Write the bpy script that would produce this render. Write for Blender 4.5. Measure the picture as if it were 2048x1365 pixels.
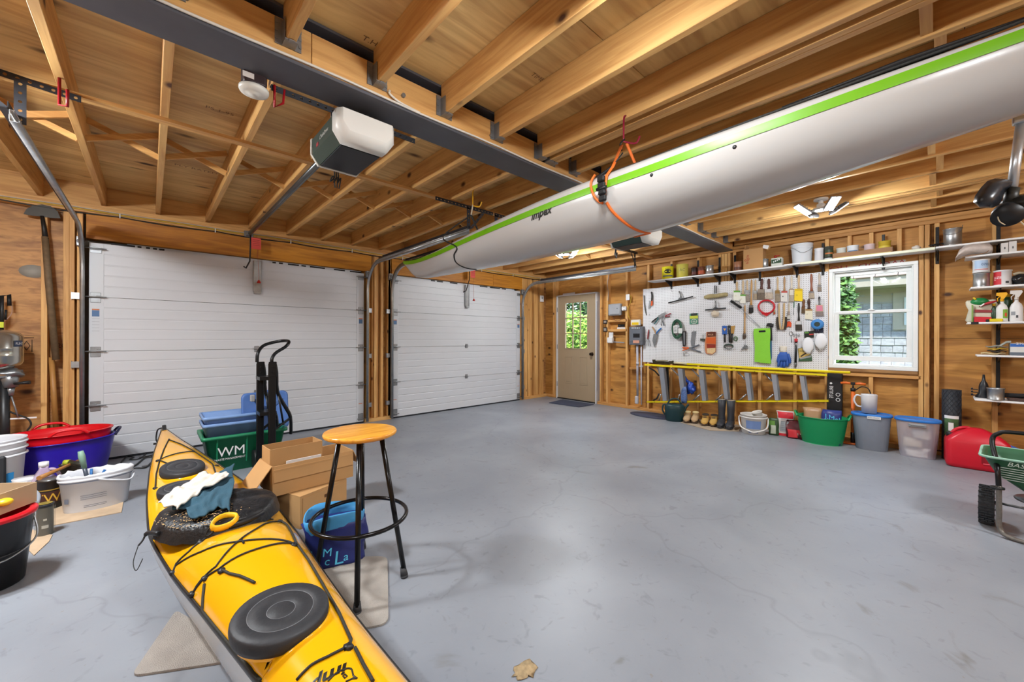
import bpy, bmesh, math, random
from mathutils import Vector, Matrix, Euler
random.seed(7)
SC = bpy.context.scene
for o in list(bpy.data.objects): bpy.data.objects.remove(o)
COL = SC.collection
PI = math.pi
# ---------------------------------------------------------------- camera
F_PX, CX, CY, YAW, ROLL, CH = 787.0, 1026.0, 676.3, 0.7455, 0.0027, 1.213
cd = bpy.data.cameras.new('camera'); cam = bpy.data.objects.new('camera', cd); COL.objects.link(cam)
cd.sensor_width = 36.0; cd.lens = F_PX*36/2048; cd.clip_start = 0.05
cd.shift_x = -(CX-1024)/2048; cd.shift_y = -(682.5-CY)/2048
cam.matrix_world = Matrix.Translation((0,0,CH)) @ Matrix.Rotation(-YAW,4,'Z') @ Matrix.Rotation(PI/2,4,'X') @ Matrix.Rotation(ROLL,4,'Z')
SC.camera = cam
# ---------------------------------------------------------------- world, sun, exposure
SC.view_settings.view_transform = 'Standard'; SC.view_settings.look = 'None'
SC.view_settings.gamma = 1.0; SC.view_settings.use_curve_mapping = False
SC.view_settings.exposure = 0.0
wd = bpy.data.worlds.new('world'); SC.world = wd; wd.use_nodes = True
wn = wd.node_tree; bg = wn.nodes['Background']
sky = wn.nodes.new('ShaderNodeTexSky'); sky.sky_type = 'NISHITA'; sky.sun_disc = False
sky.sun_elevation = math.radians(48); sky.sun_rotation = math.radians(150)
wn.links.new(sky.outputs[0], bg.inputs[0]); bg.inputs[1].default_value = 1.1
sl = bpy.data.lights.new('sun', 'SUN'); sl.energy = 7.5; sl.angle = 0.01; sl.color = (1,.95,.87)
so = bpy.data.objects.new('sun', sl); COL.objects.link(so); so.rotation_euler = Vector((.5,.25,-.83)).to_track_quat('-Z','Y').to_euler(); so.location = (12, -3, 9)
LED_W = 62.0
LED_K = (.85, .75, 1.2, 1.0, 1.1, 2.4)   # brightness of each light relative to LED_W
LED_COL = (.93,.97,1)
LED_SPOTS = [(4.53, .74, 2.40), (.96, .76, 2.43), (-1.1, -.9, 2.40), (3.4, -1.5, 2.40), (4.47, 3.70, 2.44), (-.97, 3.0, 2.36)]  # lights behind the camera and over the left bay are added unseen fill
# ---------------------------------------------------------------- photograph pixel -> point on a real plane of the room
def _ray(x, y):
    a = (x-CX)/F_PX; b = (y-CY)/F_PX; c, s = math.cos(ROLL), math.sin(ROLL)
    a, b = a*c+b*s, -a*s+b*c
    return Vector((a*math.cos(YAW)+math.sin(YAW), -a*math.sin(YAW)+math.cos(YAW), -b))
def on(x, y, ax, v):
    d = _ray(x, y); C0 = Vector((0,0,CH)); t = (v-C0[ax])/d[ax]; return C0+d*t
def WR(x, y, X=6.065): return on(x, y, 0, X)
def WD(x, y, Y=5.55): return on(x, y, 1, Y)
def FL(x, y, z=0.0): return on(x, y, 2, z)
# ---------------------------------------------------------------- materials
MATS = {}
def _new(name):
    m = bpy.data.materials.new(name); m.use_nodes = True
    return m, m.node_tree, m.node_tree.nodes['Principled BSDF']
def srgb(c):
    if isinstance(c, str):
        c = tuple(int(c[i:i+2],16)/255 for i in (0,2,4))
    return tuple((v/12.92 if v <= .04045 else ((v+.055)/1.055)**2.4) for v in c)+(1,)
def mat(col, rough=.5, metal=0, var=0.06, scale=8, bump=0, alpha=1, coat=0, trans=0, key=None, bscale=60, ior=1.45, sheen=0):
    k = key or (col, rough, metal, var, scale, bump, alpha, coat, trans, bscale)
    if k in MATS: return MATS[k]
    m, t, p = _new('m_%s' % str(col)); N, L = t.nodes, t.links
    c = srgb(col)
    tc = N.new('ShaderNodeTexCoord'); nz = N.new('ShaderNodeTexNoise'); nz.inputs['Scale'].default_value = scale; nz.inputs['Detail'].default_value = 4
    L.new(tc.outputs['Object'], nz.inputs['Vector'])
    if var:
        mx = N.new('ShaderNodeMix'); mx.data_type = 'RGBA'
        mx.inputs[6].default_value = tuple(max(0,v*(1-var*2.2)) for v in c[:3])+(1,); mx.inputs[7].default_value = tuple(min(1,v*(1+var*1.6)) for v in c[:3])+(1,)
        L.new(nz.outputs['Fac'], mx.inputs[0]); L.new(mx.outputs[2], p.inputs['Base Color'])
    else: p.inputs['Base Color'].default_value = c
    p.inputs['Roughness'].default_value = rough; p.inputs['Metallic'].default_value = metal; p.inputs['IOR'].default_value = ior
    p.inputs['Alpha'].default_value = alpha; p.inputs['Coat Weight'].default_value = coat; p.inputs['Transmission Weight'].default_value = trans
    if bump:
        n2 = N.new('ShaderNodeTexNoise'); n2.inputs['Scale'].default_value = bscale; n2.inputs['Detail'].default_value = 3; L.new(tc.outputs['Object'], n2.inputs['Vector'])
        b = N.new('ShaderNodeBump'); b.inputs['Strength'].default_value = bump; b.inputs['Distance'].default_value = .01
        L.new(n2.outputs['Fac'], b.inputs['Height']); L.new(b.outputs[0], p.inputs['Normal'])
    MATS[k] = m; return m
def emit(col, s):
    k = ('e', col, s)
    if k in MATS: return MATS[k]
    m, t, p = _new('glow'); p.inputs['Emission Color'].default_value = srgb(col); p.inputs['Emission Strength'].default_value = s
    MATS[k] = m; return m
def wood(name, c1, c2, cd_, axis=0, stretch=14, scale=2.2, knots=.5, rough=.6, ksc=3.0, stain=None, rnd=True, kstretch=3):
    """lumber / plywood: grain runs along local axis"""
    m, t, p = _new(name); N, L = t.nodes, t.links
    tc = N.new('ShaderNodeTexCoord'); mp = N.new('ShaderNodeMapping')
    sc = [scale]*3; sc[axis] = scale/stretch
    oi = N.new('ShaderNodeObjectInfo'); vm = N.new('ShaderNodeVectorMath'); vm.operation = 'MULTIPLY_ADD'
    cx = N.new('ShaderNodeCombineXYZ')
    for i in range(3):
        mm = N.new('ShaderNodeMath'); mm.operation = 'MULTIPLY'; mm.inputs[1].default_value = (37.1, 53.7, 91.3)[i] if rnd else 0
        L.new(oi.outputs['Random'], mm.inputs[0]); L.new(mm.outputs[0], cx.inputs[i])
    va = N.new('ShaderNodeVectorMath'); va.operation = 'ADD'; L.new(tc.outputs['Object'], va.inputs[0]); L.new(cx.outputs[0], va.inputs[1])
    L.new(va.outputs[0], mp.inputs['Vector']); mp.inputs['Scale'].default_value = sc
    n1 = N.new('ShaderNodeTexNoise'); n1.inputs['Scale'].default_value = 1.6; n1.inputs['Detail'].default_value = 3; n1.inputs['Distortion'].default_value = .6
    L.new(mp.outputs[0], n1.inputs['Vector'])
    n2 = N.new('ShaderNodeTexNoise'); n2.inputs['Scale'].default_value = 13; n2.inputs['Detail'].default_value = 6; n2.inputs['Distortion'].default_value = 1.0
    L.new(mp.outputs[0], n2.inputs['Vector'])
    wv = N.new('ShaderNodeMath'); wv.operation = 'MULTIPLY'; wv.inputs[1].default_value = 26
    L.new(n1.outputs['Fac'], wv.inputs[0]); sn = N.new('ShaderNodeMath'); sn.operation = 'SINE'; L.new(wv.outputs[0], sn.inputs[0])
    ad = N.new('ShaderNodeMath'); ad.operation = 'MULTIPLY_ADD'; ad.inputs[1].default_value = .13; L.new(sn.outputs[0], ad.inputs[0]); L.new(n2.outputs['Fac'], ad.inputs[2])
    cr = N.new('ShaderNodeValToRGB'); e = cr.color_ramp.elements
    e[0].position = .28; e[0].color = srgb(c2); e[1].position = .68; e[1].color = srgb(c1)
    L.new(ad.outputs[0], cr.inputs[0])
    # blotchy tone change between pieces and along them
    n3 = N.new('ShaderNodeTexNoise'); n3.inputs['Scale'].default_value = 1.1; L.new(va.outputs[0], n3.inputs['Vector'])
    hs = N.new('ShaderNodeHueSaturation'); mr = N.new('ShaderNodeMapRange'); mr.inputs[3].default_value = .80; mr.inputs[4].default_value = 1.18
    L.new(n3.outputs['Fac'], mr.inputs[0]); L.new(mr.outputs[0], hs.inputs['Value']); L.new(cr.outputs[0], hs.inputs['Color'])
    out = hs.outputs[0]
    if knots:
        mk = N.new('ShaderNodeMapping'); ks = [ksc]*3; ks[axis] = ksc/kstretch; mk.inputs['Scale'].default_value = ks; L.new(va.outputs[0], mk.inputs['Vector'])
        vo = N.new('ShaderNodeTexVoronoi'); vo.inputs['Scale'].default_value = 1.0; vo.inputs['Randomness'].default_value = 1; L.new(mk.outputs[0], vo.inputs['Vector'])
        kr = N.new('ShaderNodeValToRGB'); k = kr.color_ramp.elements
        k[0].position = .035*knots+.02; k[0].color = (1,1,1,1); k[1].position = .10*knots+.045; k[1].color = (0,0,0,1)
        L.new(vo.outputs['Distance'], kr.inputs[0])
        kx = N.new('ShaderNodeMix'); kx.data_type = 'RGBA'; kx.inputs[7].default_value = srgb(cd_)
        L.new(kr.outputs[0], kx.inputs[0]); L.new(out, kx.inputs[6]); out = kx.outputs[2]
    if stain:
        ns = N.new('ShaderNodeTexNoise'); ns.inputs['Scale'].default_value = .9; ns.inputs['Detail'].default_value = 5; L.new(mp.outputs[0], ns.inputs['Vector'])
        sr = N.new('ShaderNodeValToRGB'); s = sr.color_ramp.elements; s[0].position = .5; s[1].position = .72
        L.new(ns.outputs['Fac'], sr.inputs[0]); sx = N.new('ShaderNodeMix'); sx.data_type = 'RGBA'; sx.inputs[7].default_value = srgb(stain)
        mm = N.new('ShaderNodeMath'); mm.operation = 'MULTIPLY'; mm.inputs[1].default_value = .6; L.new(sr.outputs[0], mm.inputs[0])
        L.new(mm.outputs[0], sx.inputs[0]); L.new(out, sx.inputs[6]); out = sx.outputs[2]
    L.new(out, p.inputs['Base Color']); p.inputs['Roughness'].default_value = rough
    b = N.new('ShaderNodeBump'); b.inputs['Strength'].default_value = .15; b.inputs['Distance'].default_value = .004
    L.new(n2.outputs['Fac'], b.inputs['Height']); L.new(b.outputs[0], p.inputs['Normal'])
    return m
# ---------------------------------------------------------------- mesh builder
class B:
    def __init__(s): s.bm = bmesh.new(); s.mi = 0; s.M = Matrix.Identity(4); s.sm = []
    def _fin(s, vs, fs, smooth=False):
        for f in fs: f.material_index = s.mi; f.smooth = smooth
        for v in vs: v.co = s.M @ v.co
        return s
    def box(s, c, d, r=None, bev=0, seg=1):
        """c centre, d full size, r euler"""
        n = bmesh.ops.create_cube(s.bm, size=1)['verts']; R = Euler(r).to_matrix().to_4x4() if r else Matrix.Identity(4)
        for v in n: v.co = Vector((v.co[0]*d[0], v.co[1]*d[1], v.co[2]*d[2]))
        fs = {f for v in n for f in v.link_faces}
        if bev:
            es = {e for v in n for e in v.link_edges}
            rr = bmesh.ops.bevel(s.bm, geom=list(es), offset=min(bev, min(d)*.45), segments=seg, affect='EDGES', profile=.6)
            fs = {f for f in fs if f.is_valid} | set(rr['faces']); n = list({v for f in fs for v in f.verts})
        for v in n: v.co = Vector(c)+(R @ v.co)
        return s._fin(n, fs, bev > 0 and seg > 1)
    def box2(s, a, b, bev=0, seg=1):
        return s.box([(a[i]+b[i])/2 for i in range(3)], [abs(b[i]-a[i]) for i in range(3)], None, bev, seg)
    def cyl(s, p0, p1, r0, r1=None, n=16, caps=True, smooth=True):
        r1 = r0 if r1 is None else r1
        return s.tube([p0, p1], [r0, r1], n, caps, smooth)
    def tube(s, pts, r, n=8, caps=True, smooth=True, closed=False, flat=None, up=None):
        pts = [Vector(p) for p in pts]; m = len(pts); rs = r if isinstance(r, (list, tuple)) else [r]*m
        rings = []; ref = None
        for i, p in enumerate(pts):
            if closed: d = pts[(i+1) % m]-pts[i-1]
            else: d = pts[min(i+1, m-1)]-pts[max(i-1, 0)]
            d = d.normalized() if d.length > 1e-9 else Vector((0,0,1))
            if up is not None: ref = Vector(up)
            elif ref is None: ref = Vector((0,0,1)) if abs(d.z) < .9 else Vector((1,0,0))
            a = (ref-d*ref.dot(d)); a = a.normalized() if a.length > 1e-6 else d.orthogonal().normalized()
            b = d.cross(a)
            if up is None: ref = a
            fa, fb = flat if flat else (1, 1)
            rings.append([s.bm.verts.new(p+a*(math.cos(2*PI*k/n+PI/n)*rs[i]*fa)+b*(math.sin(2*PI*k/n+PI/n)*rs[i]*fb)) for k in range(n)])
        fs = []
        for i in range(m if closed else m-1):
            A, C = rings[i], rings[(i+1) % m]
            for k in range(n): fs.append(s.bm.faces.new((A[k], A[(k+1) % n], C[(k+1) % n], C[k])))
        cf = []
        if caps and not closed:
            cf += [s.bm.faces.new(rings[0][::-1]), s.bm.faces.new(rings[-1])]
        vs = [v for g in rings for v in g]
        s._fin([], cf); return s._fin(vs, fs, smooth)
    def lathe(s, prof, c=(0,0,0), n=24, sx=1, sy=1, smooth=True, arc=(0, 2*PI), axis=None):
        """prof: list of (r,z); closed surface of revolution"""
        A = Matrix.Identity(4) if axis is None else axis
        full = abs(arc[1]-arc[0]-2*PI) < 1e-6; k = n if full else n+1
        rings = []
        for (r, z) in prof:
            if r < 1e-6: rings.append([s.bm.verts.new(Vector(c)+(A @ Vector((0,0,z))))])
            else: rings.append([s.bm.verts.new(Vector(c)+(A @ Vector((r*sx*math.cos(arc[0]+(arc[1]-arc[0])*j/n), r*sy*math.sin(arc[0]+(arc[1]-arc[0])*j/n), z)))) for j in range(k)])
        fs = []
        for a, b in zip(rings, rings[1:]):
            for j in range(n if full else n):
                j2 = (j+1) % k
                if len(a) == 1 and len(b) == 1: continue
                if len(a) == 1: q = (a[0], b[j2], b[j])
                elif len(b) == 1: q = (a[j], a[j2], b[0])
                else: q = (a[j], a[j2], b[j2], b[j])
                fs.append(s.bm.faces.new(q))
        return s._fin([v for g in rings for v in g], fs, smooth)
    def loft(s, rings, closed=True, caps=True, smooth=True):
        R = [[s.bm.verts.new(Vector(p)) for p in g] for g in rings]; fs = []; n = len(R[0])
        for a, b in zip(R, R[1:]):
            for j in range(n if closed else n-1):
                j2 = (j+1) % n; fs.append(s.bm.faces.new((a[j], a[j2], b[j2], b[j])))
        cf = []
        if caps and closed: cf = [s.bm.faces.new(R[0][::-1]), s.bm.faces.new(R[-1])]
        s._fin([], cf, False); return s._fin([v for g in R for v in g], fs, smooth)
    def prism(s, poly, ext, smooth=False):
        """poly: 3-D points of a flat outline, ext: extrusion vector"""
        e = Vector(ext); a = [s.bm.verts.new(Vector(p)) for p in poly]; b = [s.bm.verts.new(Vector(p)+e) for p in poly]
        n = len(a); fs = [s.bm.faces.new(a[::-1]), s.bm.faces.new(b)]
        sd = [s.bm.faces.new((a[i], a[(i+1) % n], b[(i+1) % n], b[i])) for i in range(n)]
        s._fin([], fs); return s._fin(a+b, sd, smooth)
    def sphere(s, c, r, sc=(1,1,1), u=14, v=9, smooth=True):
        n = bmesh.ops.create_uvsphere(s.bm, u_segments=u, v_segments=v, radius=r)['verts']
        for q in n: q.co = Vector((q.co[0]*sc[0], q.co[1]*sc[1], q.co[2]*sc[2]))+Vector(c)
        return s._fin(n, {f for q in n for f in q.link_faces}, smooth)
    def blob(s, c, d, seed=0, amp=.12, u=24, v=16, fq=2.0, flatbot=None):
        """crumpled cloth / bag like lump, d half sizes"""
        from mathutils import noise
        n = bmesh.ops.create_uvsphere(s.bm, u_segments=u, v_segments=v, radius=1)['verts']
        for q in n:
            k = 1+amp*(noise.noise(q.co*fq+Vector((seed*3.1, seed*1.7, seed)))*1.3+.6*noise.noise(q.co*fq*2.7+Vector((seed, 5, 1))))
            p = Vector((q.co[0]*d[0]*k, q.co[1]*d[1]*k, q.co[2]*d[2]*k))
            if flatbot is not None and p.z < -d[2]*flatbot: p.z = -d[2]*flatbot
            q.co = p+Vector(c)
        return s._fin(n, {f for q in n for f in q.link_faces}, True)
    def grid(s, fn, nu, nv, smooth=True, th=0):
        g = [[s.bm.verts.new(Vector(fn(i/nu, j/nv))) for j in range(nv+1)] for i in range(nu+1)]
        fs = [s.bm.faces.new((g[i][j], g[i+1][j], g[i+1][j+1], g[i][j+1])) for i in range(nu) for j in range(nv)]
        if th:
            for f in fs: f.material_index = s.mi; f.smooth = smooth
            s.bm.normal_update()
            r = bmesh.ops.solidify(s.bm, geom=fs, thickness=th)
            nf = [e for e in r['geom'] if isinstance(e, bmesh.types.BMFace)]; fs = list(set(fs) | set(nf))
            vs = list({v for f in fs for v in f.verts}); return s._fin(vs, fs, smooth)
        return s._fin([v for r in g for v in r], fs, smooth)
    def text(s, txt, fn, size=1.0, sx=1.0, shear=0, align='LEFT', fancy=None):
        """flat lettering; fn maps (x,y) of the text to a 3-D point"""
        cu = bpy.data.curves.new('t', 'FONT'); cu.body = txt; cu.size = size; cu.shear = shear; cu.align_x = align; cu.resolution_u = 3
        if fancy: cu.offset = fancy
        ob = bpy.data.objects.new('t', cu); COL.objects.link(ob)
        dg = bpy.context.evaluated_depsgraph_get(); me = bpy.data.meshes.new_from_object(ob.evaluated_get(dg))
        vs = [s.bm.verts.new(Vector(fn(v.co.x*sx, v.co.y))) for v in me.vertices]; fs = []
        for p in me.polygons:
            try: fs.append(s.bm.faces.new([vs[i] for i in p.vertices]))
            except ValueError: pass
        bpy.data.objects.remove(ob); bpy.data.curves.remove(cu); bpy.data.meshes.remove(me)
        return s._fin(vs, fs, False)
W = {}
def _link(name, b, mats, parent, worldspace, recalc=True):
    if recalc: bmesh.ops.recalc_face_normals(b.bm, faces=b.bm.faces[:])
    me = bpy.data.meshes.new(name); 
    if worldspace and parent is not None: b.bm.transform(W[parent].inverted())
    b.bm.to_mesh(me); b.bm.free()
    for m in (mats if isinstance(mats, (list, tuple)) else [mats]): me.materials.append(m)
    o = bpy.data.objects.new(name, me); COL.objects.link(o)
    if parent is not None: o.parent = parent; W[o] = W[parent].copy()
    else: W[o] = Matrix.Identity(4)
    return o
def tag(o, label=None, cat=None, group=None, kind=None):
    if label: o['label'] = label
    if cat: o['category'] = cat
    if group: o['group'] = group
    if kind: o['kind'] = kind
    return o
class T:
    """a thing: Empty at the base, parts as children. world=True: parts are given in room coordinates"""
    def __init__(s, name, label=None, cat=None, loc=(0,0,0), rot=0, group=None, world=False, kind=None):
        s.o = bpy.data.objects.new(name, None); COL.objects.link(s.o); s.o.empty_display_size = .1
        s.o.location = loc; s.o.rotation_euler = rot if isinstance(rot, (tuple, list)) else (0,0,rot)
        W[s.o] = Matrix.LocRotScale(Vector(loc), s.o.rotation_euler, None); s.w = world
        tag(s.o, label, cat, group, kind)
    def add(s, name, b, m, to=None, label=None, kind=None, recalc=True):
        o = _link(name, b, m, to or s.o, s.w, recalc); tag(o, label, kind=kind); return o
def solo(name, b, m, label=None, cat=None, group=None, kind=None, recalc=True, local=False, loc=None, rot=0):
    """one-mesh thing; geometry in room coordinates unless local"""
    if local:
        o = _link(name, b, m, None, False, recalc); o.location = loc; o.rotation_euler = rot if isinstance(rot, (tuple, list)) else (0,0,rot)
        W[o] = Matrix.LocRotScale(Vector(loc), o.rotation_euler, None)
    else:
        b.bm.verts.ensure_lookup_table(); vs = [v.co for v in b.bm.verts]
        c = Vector(((min(v.x for v in vs)+max(v.x for v in vs))/2, (min(v.y for v in vs)+max(v.y for v in vs))/2, min(v.z for v in vs)))
        b.bm.transform(Matrix.Translation(-c)); o = _link(name, b, m, None, False, recalc); o.location = c; W[o] = Matrix.Translation(c)
    return tag(o, label, cat, group, kind)
def copytree(o, loc, rot=None, label=None, group=None):
    c = o.copy(); COL.objects.link(c); c.location = loc
    if rot is not None: c.rotation_euler = rot if isinstance(rot, (tuple, list)) else (0,0,rot)
    if label: c['label'] = label
    if group: c['group'] = group
    def rec(a, p):
        for ch in list(a.children):
            d = ch.copy(); COL.objects.link(d); d.parent = p; rec(ch, d)
    rec(o, c); return c
def cpart(o, parent, loc):
    c = o.copy(); COL.objects.link(c); c.parent = parent; c.location = loc; return c
def arc(c, r, a0, a1, n, ax='xy'):
    out = []
    for i in range(n+1):
        a = a0+(a1-a0)*i/n; u, v = r*math.cos(a), r*math.sin(a)
        out.append(Vector(c)+{'xy': Vector((u,v,0)), 'xz': Vector((u,0,v)), 'yz': Vector((0,u,v))}[ax])
    return out
def smooth_path(pts, n=6, closed=False):
    P = [Vector(p) for p in pts]; out = []; m = len(P)
    for i in range(m if closed else m-1):
        p0 = P[(i-1) % m] if (closed or i > 0) else P[i]; p1 = P[i]; p2 = P[(i+1) % m]; p3 = P[(i+2) % m] if (closed or i+2 < m) else p2
        for k in range(n):
            t = k/n; out.append(.5*((2*p1)+(p2-p0)*t+(2*p0-5*p1+4*p2-p3)*t*t+(3*p1-3*p2+p0*1-p0*2+p3)*t*t*t) if False else
                .5*(2*p1+(p2-p0)*t+(2*p0-5*p1+4*p2-p3)*t**2+(-p0+3*p1-3*p2+p3)*t**3))
    if not closed: out.append(P[-1])
    return out
# common materials
W_JOIST = wood('joist_lumber', 'dcae6c', 'c08c50', '4a2814', axis=1, stretch=16, scale=3, knots=1.0, ksc=5, kstretch=1.6)
W_STUD = wood('stud_lumber', 'd8a866', 'ba864a', '4a2814', axis=2, stretch=16, scale=3, knots=.9, ksc=6, kstretch=1.6)
W_LONGX = wood('plate_lumber', 'd8a866', 'bc884c', '47260f', axis=0, stretch=16, scale=3, knots=.45, ksc=2.8)
W_PLYC = wood('ceiling_plywood', 'e2c080', 'c29a62', '3e2412', axis=0, stretch=10, scale=1.6, knots=1.25, ksc=4.6, rnd=True, kstretch=2.4, stain='7a5530')
W_PLYR = wood('wall_plywood', 'c48e46', '9c6a30', '43240f', axis=1, stretch=8, scale=1.8, knots=1.0, ksc=5.0, kstretch=1.8)
W_PLYD = wood('plywood_dark', 'bd8a50', '90633a', '3a2010', axis=0, stretch=4, scale=2.2, knots=1.1, ksc=4.5, kstretch=1.8)
W_HEAD = wood('header_amber', 'c07f1e', '94590e', '5a3208', axis=0, stretch=12, scale=2, knots=.2, ksc=2)
M_STEEL = mat('5c5d64', .5, .3, var=.12, scale=5)
M_GALV = mat('a8abad', .35, .85, var=.14, scale=20)
M_DGALV = mat('8c8e90', .4, .6, var=.15, scale=20)
M_BLKMET = mat('1c1c1e', .35, .4, var=.1)
M_IRON = mat('3a3b40', .5, .6, var=.1, scale=30)
M_WHITE = mat('e6e6e6', .45, var=.03)
M_WPLAS = mat('dedede', .4, var=.03)
M_BLKPL = mat('1a1a1c', .45, var=.1)
M_CARD = mat('b98e5c', .8, var=.07, scale=5)
M_RED = mat('b5121c', .35, var=.05)
M_CORD = mat('1e1f1f', .6, var=.1)
# ================================================================ floor
def floor_mat():
    m, t, p = _new('painted_concrete'); N, L = t.nodes, t.links
    tc = N.new('ShaderNodeTexCoord')
    def nz(sc, det=5, dist=0):
        n = N.new('ShaderNodeTexNoise'); n.inputs['Scale'].default_value = sc; n.inputs['Detail'].default_value = det; n.inputs['Distortion'].default_value = dist
        L.new(tc.outputs['Object'], n.inputs['Vector']); return n.outputs['Fac']
    def ramp(s, a, b, ca, cb):
        r = N.new('ShaderNodeValToRGB'); e = r.color_ramp.elements; e[0].position = a; e[1].position = b; e[0].color = ca; e[1].color = cb; L.new(s, r.inputs[0]); return r.outputs[0]
    def mix(f, a, b):
        x = N.new('ShaderNodeMix'); x.data_type = 'RGBA'
        (L.new(f, x.inputs[0]) if not isinstance(f, float) else setattr(x.inputs[0], 'default_value', f))
        for s, v in ((6, a), (7, b)): (L.new(v, x.inputs[s]) if not isinstance(v, tuple) else setattr(x.inputs[s], 'default_value', v))
        return x.outputs[2]
    K, Wt = (0,0,0,1), (1,1,1,1)
    base = ramp(nz(1.4, 6, .4), .3, .7, srgb('7b7f87'), srgb('8c9097'))
    col = mix(ramp(nz(14, 6, 1.2), .60, .72, K, (.5,.5,.5,1)), base, srgb('686a70'))
    col = mix(ramp(nz(2.3, 7, 2.2), .655, .75, K, (.75,.75,.75,1)), col, srgb('6a6864'))
    col = mix(ramp(nz(38, 3, 0), .70, .76, K, (.7,.7,.7,1)), col, srgb('7d756c'))
    # hairline cracks
    v = N.new('ShaderNodeTexVoronoi'); v.feature = 'DISTANCE_TO_EDGE'; v.inputs['Scale'].default_value = .33
    wb = N.new('ShaderNodeVectorMath'); wb.operation = 'MULTIPLY_ADD'; n4 = N.new('ShaderNodeTexNoise'); n4.inputs['Scale'].default_value = 3; L.new(tc.outputs['Object'], n4.inputs['Vector'])
    wb.inputs[1].default_value = (.35,)*3; L.new(n4.outputs['Color'], wb.inputs[0]); L.new(tc.outputs['Object'], wb.inputs[2]); L.new(wb.outputs[0], v.inputs['Vector'])
    col = mix(ramp(v.outputs['Distance'], .0006, .0016, (.22,.22,.22,1), K), col, srgb('55565a'))
    L.new(col, p.inputs['Base Color'])
    rr = N.new('ShaderNodeMapRange'); rr.inputs[3].default_value = .30; rr.inputs[4].default_value = .52; L.new(nz(2.2, 5), rr.inputs[0]); L.new(rr.outputs[0], p.inputs['Roughness'])
    b = N.new('ShaderNodeBump'); b.inputs['Strength'].default_value = .12; b.inputs['Distance'].default_value = .003; L.new(nz(30, 5), b.inputs['Height']); L.new(b.outputs[0], p.inputs['Normal'])
    return m
XR, YD, ZJ, ZP = 6.065, 5.55, 2.515, 2.70
XPLY, YPLY = XR+.089, YD+.10
b = B(); b.box2((-2.9,-2.3,-.12), (XPLY+.02, YPLY+.25, 0)); FLOOR = _link('floor', b, floor_mat(), None, False); tag(FLOOR, 'grey painted concrete floor with stains and hairline cracks', kind='structure')
# ================================================================ ceiling: plywood sheets, joists, strapping, bridging, hangers
CE = T('ceiling', 'bare joists under a plywood deck', world=True, kind='structure')
ym = 2.08
xs = [-2.9, -1.55, .885, 3.325, 5.76, 6.3]
for i in range(len(xs)-1):
    for (ya, yb) in ((-2.3,-1.3),(-1.3,-.08),(-.08, 1.14),(1.14,2.36),(2.36,3.58),(3.58,4.80),(4.80,5.9)):
        b = B(); off = 1.22 if int(round(ya*10)) % 2 else 0
        b.box2((xs[i]+.002, ya+.002, ZP), (xs[i+1]-.002, yb-.002, ZP+.018)); CE.add('plywood_panel', b, W_PLYC)
def joist(x, y0, y1, w=.038, h=.184, m=None):
    b = B(); b.box2((-w/2, y0, 0), (w/2, y1, h), bev=.002); o = CE.add('joist', b, m or W_JOIST); o.location = (x, 0, ZJ); return o
CE.w = False
proto = None
LX = [-2.37,-1.97,-1.56,-1.15,-.743,-.336,.062,.478,.884,1.29,1.70,2.105,2.51,2.915,3.32,3.73,4.13,4.54,4.95,5.36,5.77]
for x in LX:
    if proto is None: proto = joist(x, ym+.01, YD+.085)
    else: cpart(proto, CE.o, (x, 0, ZJ))
proto2 = None
RX = [-2.8+.4067*k for k in range(9)]+[.865, 1.272, 1.678, 2.085, 2.165, 2.206, 2.476, 2.883, 3.29, 3.70, 4.107, 4.513, 4.92, 5.013, 5.068, 5.335, 5.74]
for x in RX:
    if proto2 is None: proto2 = joist(x, -2.3, 1.985)
    else: cpart(proto2, CE.o, (x, 0, ZJ))
# joist hangers on the ledger
hm = M_DGALV; hp = None
for x in RX[2:]:
    if hp is None:
        b = B()
        for s in (-1, 1):
            b.box((s*.024, 1.955, .045), (.003, .05, .10)); b.box((s*.038, 1.981, .052), (.03, .004, .115))
            for k in range(3): b.box((s*.047, 1.979, .02+k*.035), (.012, .006, .015))
        b.box((0, 1.952, -.003), (.05, .058, .004)); b.box((0, 1.925, -.005), (.022, .018, .004)); hp = CE.add('joist_hanger', b, hm); hp.location = (x, 0, ZJ)
    else: cpart(hp, CE.o, (x, 0, ZJ))
# strapping under the front joists and cross bridging
b = B(); b.box2((-2.9, 3.115, ZJ-.02), (2.95, 3.175, ZJ)); CE.add('strapping', b, W_LONGX)
b = B(); b.box2((4.5, 3.115, ZJ-.02), (5.9, 3.175, ZJ)); CE.add('strapping', b, W_LONGX)
bp = [None, None]
for i in range(len(LX)-1):
    for k, s in enumerate((1, -1)):
        if bp[k] is None:
            b = B(); x0, x1 = .019, .388; z0, z1 = (.02, .165) if s > 0 else (.165, .02); yy = 3.86+.05*k
            a_, c_ = Vector((x0, yy, z0)), Vector((x1, yy, z1)); d = c_-a_
            b.box(tuple((a_+c_)/2), (d.length, .019, .038), (0, -math.atan2(d.z, d.x), 0)); bp[k] = CE.add('bridging', b, W_LONGX); bp[k].location = (LX[i], 0, ZJ)
        else: cpart(bp[k], CE.o, (LX[i], 0, ZJ))
for i, x in enumerate(RX[9:-1]):
    gap = RX[9:][i+1]-x
    if gap < .15: continue
    b = B(); b.box2((x+.019, -.02+(.04 if i % 2 else 0), ZJ+.01), (x+gap-.019, .018+(.04 if i % 2 else 0), ZP-.002)); CE.add('blocking', b, W_LONGX)
b = B(); b.box2((-2.9, YD+.087, ZJ-.02), (6.3, YD+.13, ZP)); CE.add('rim_joist', b, W_LONGX)
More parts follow.
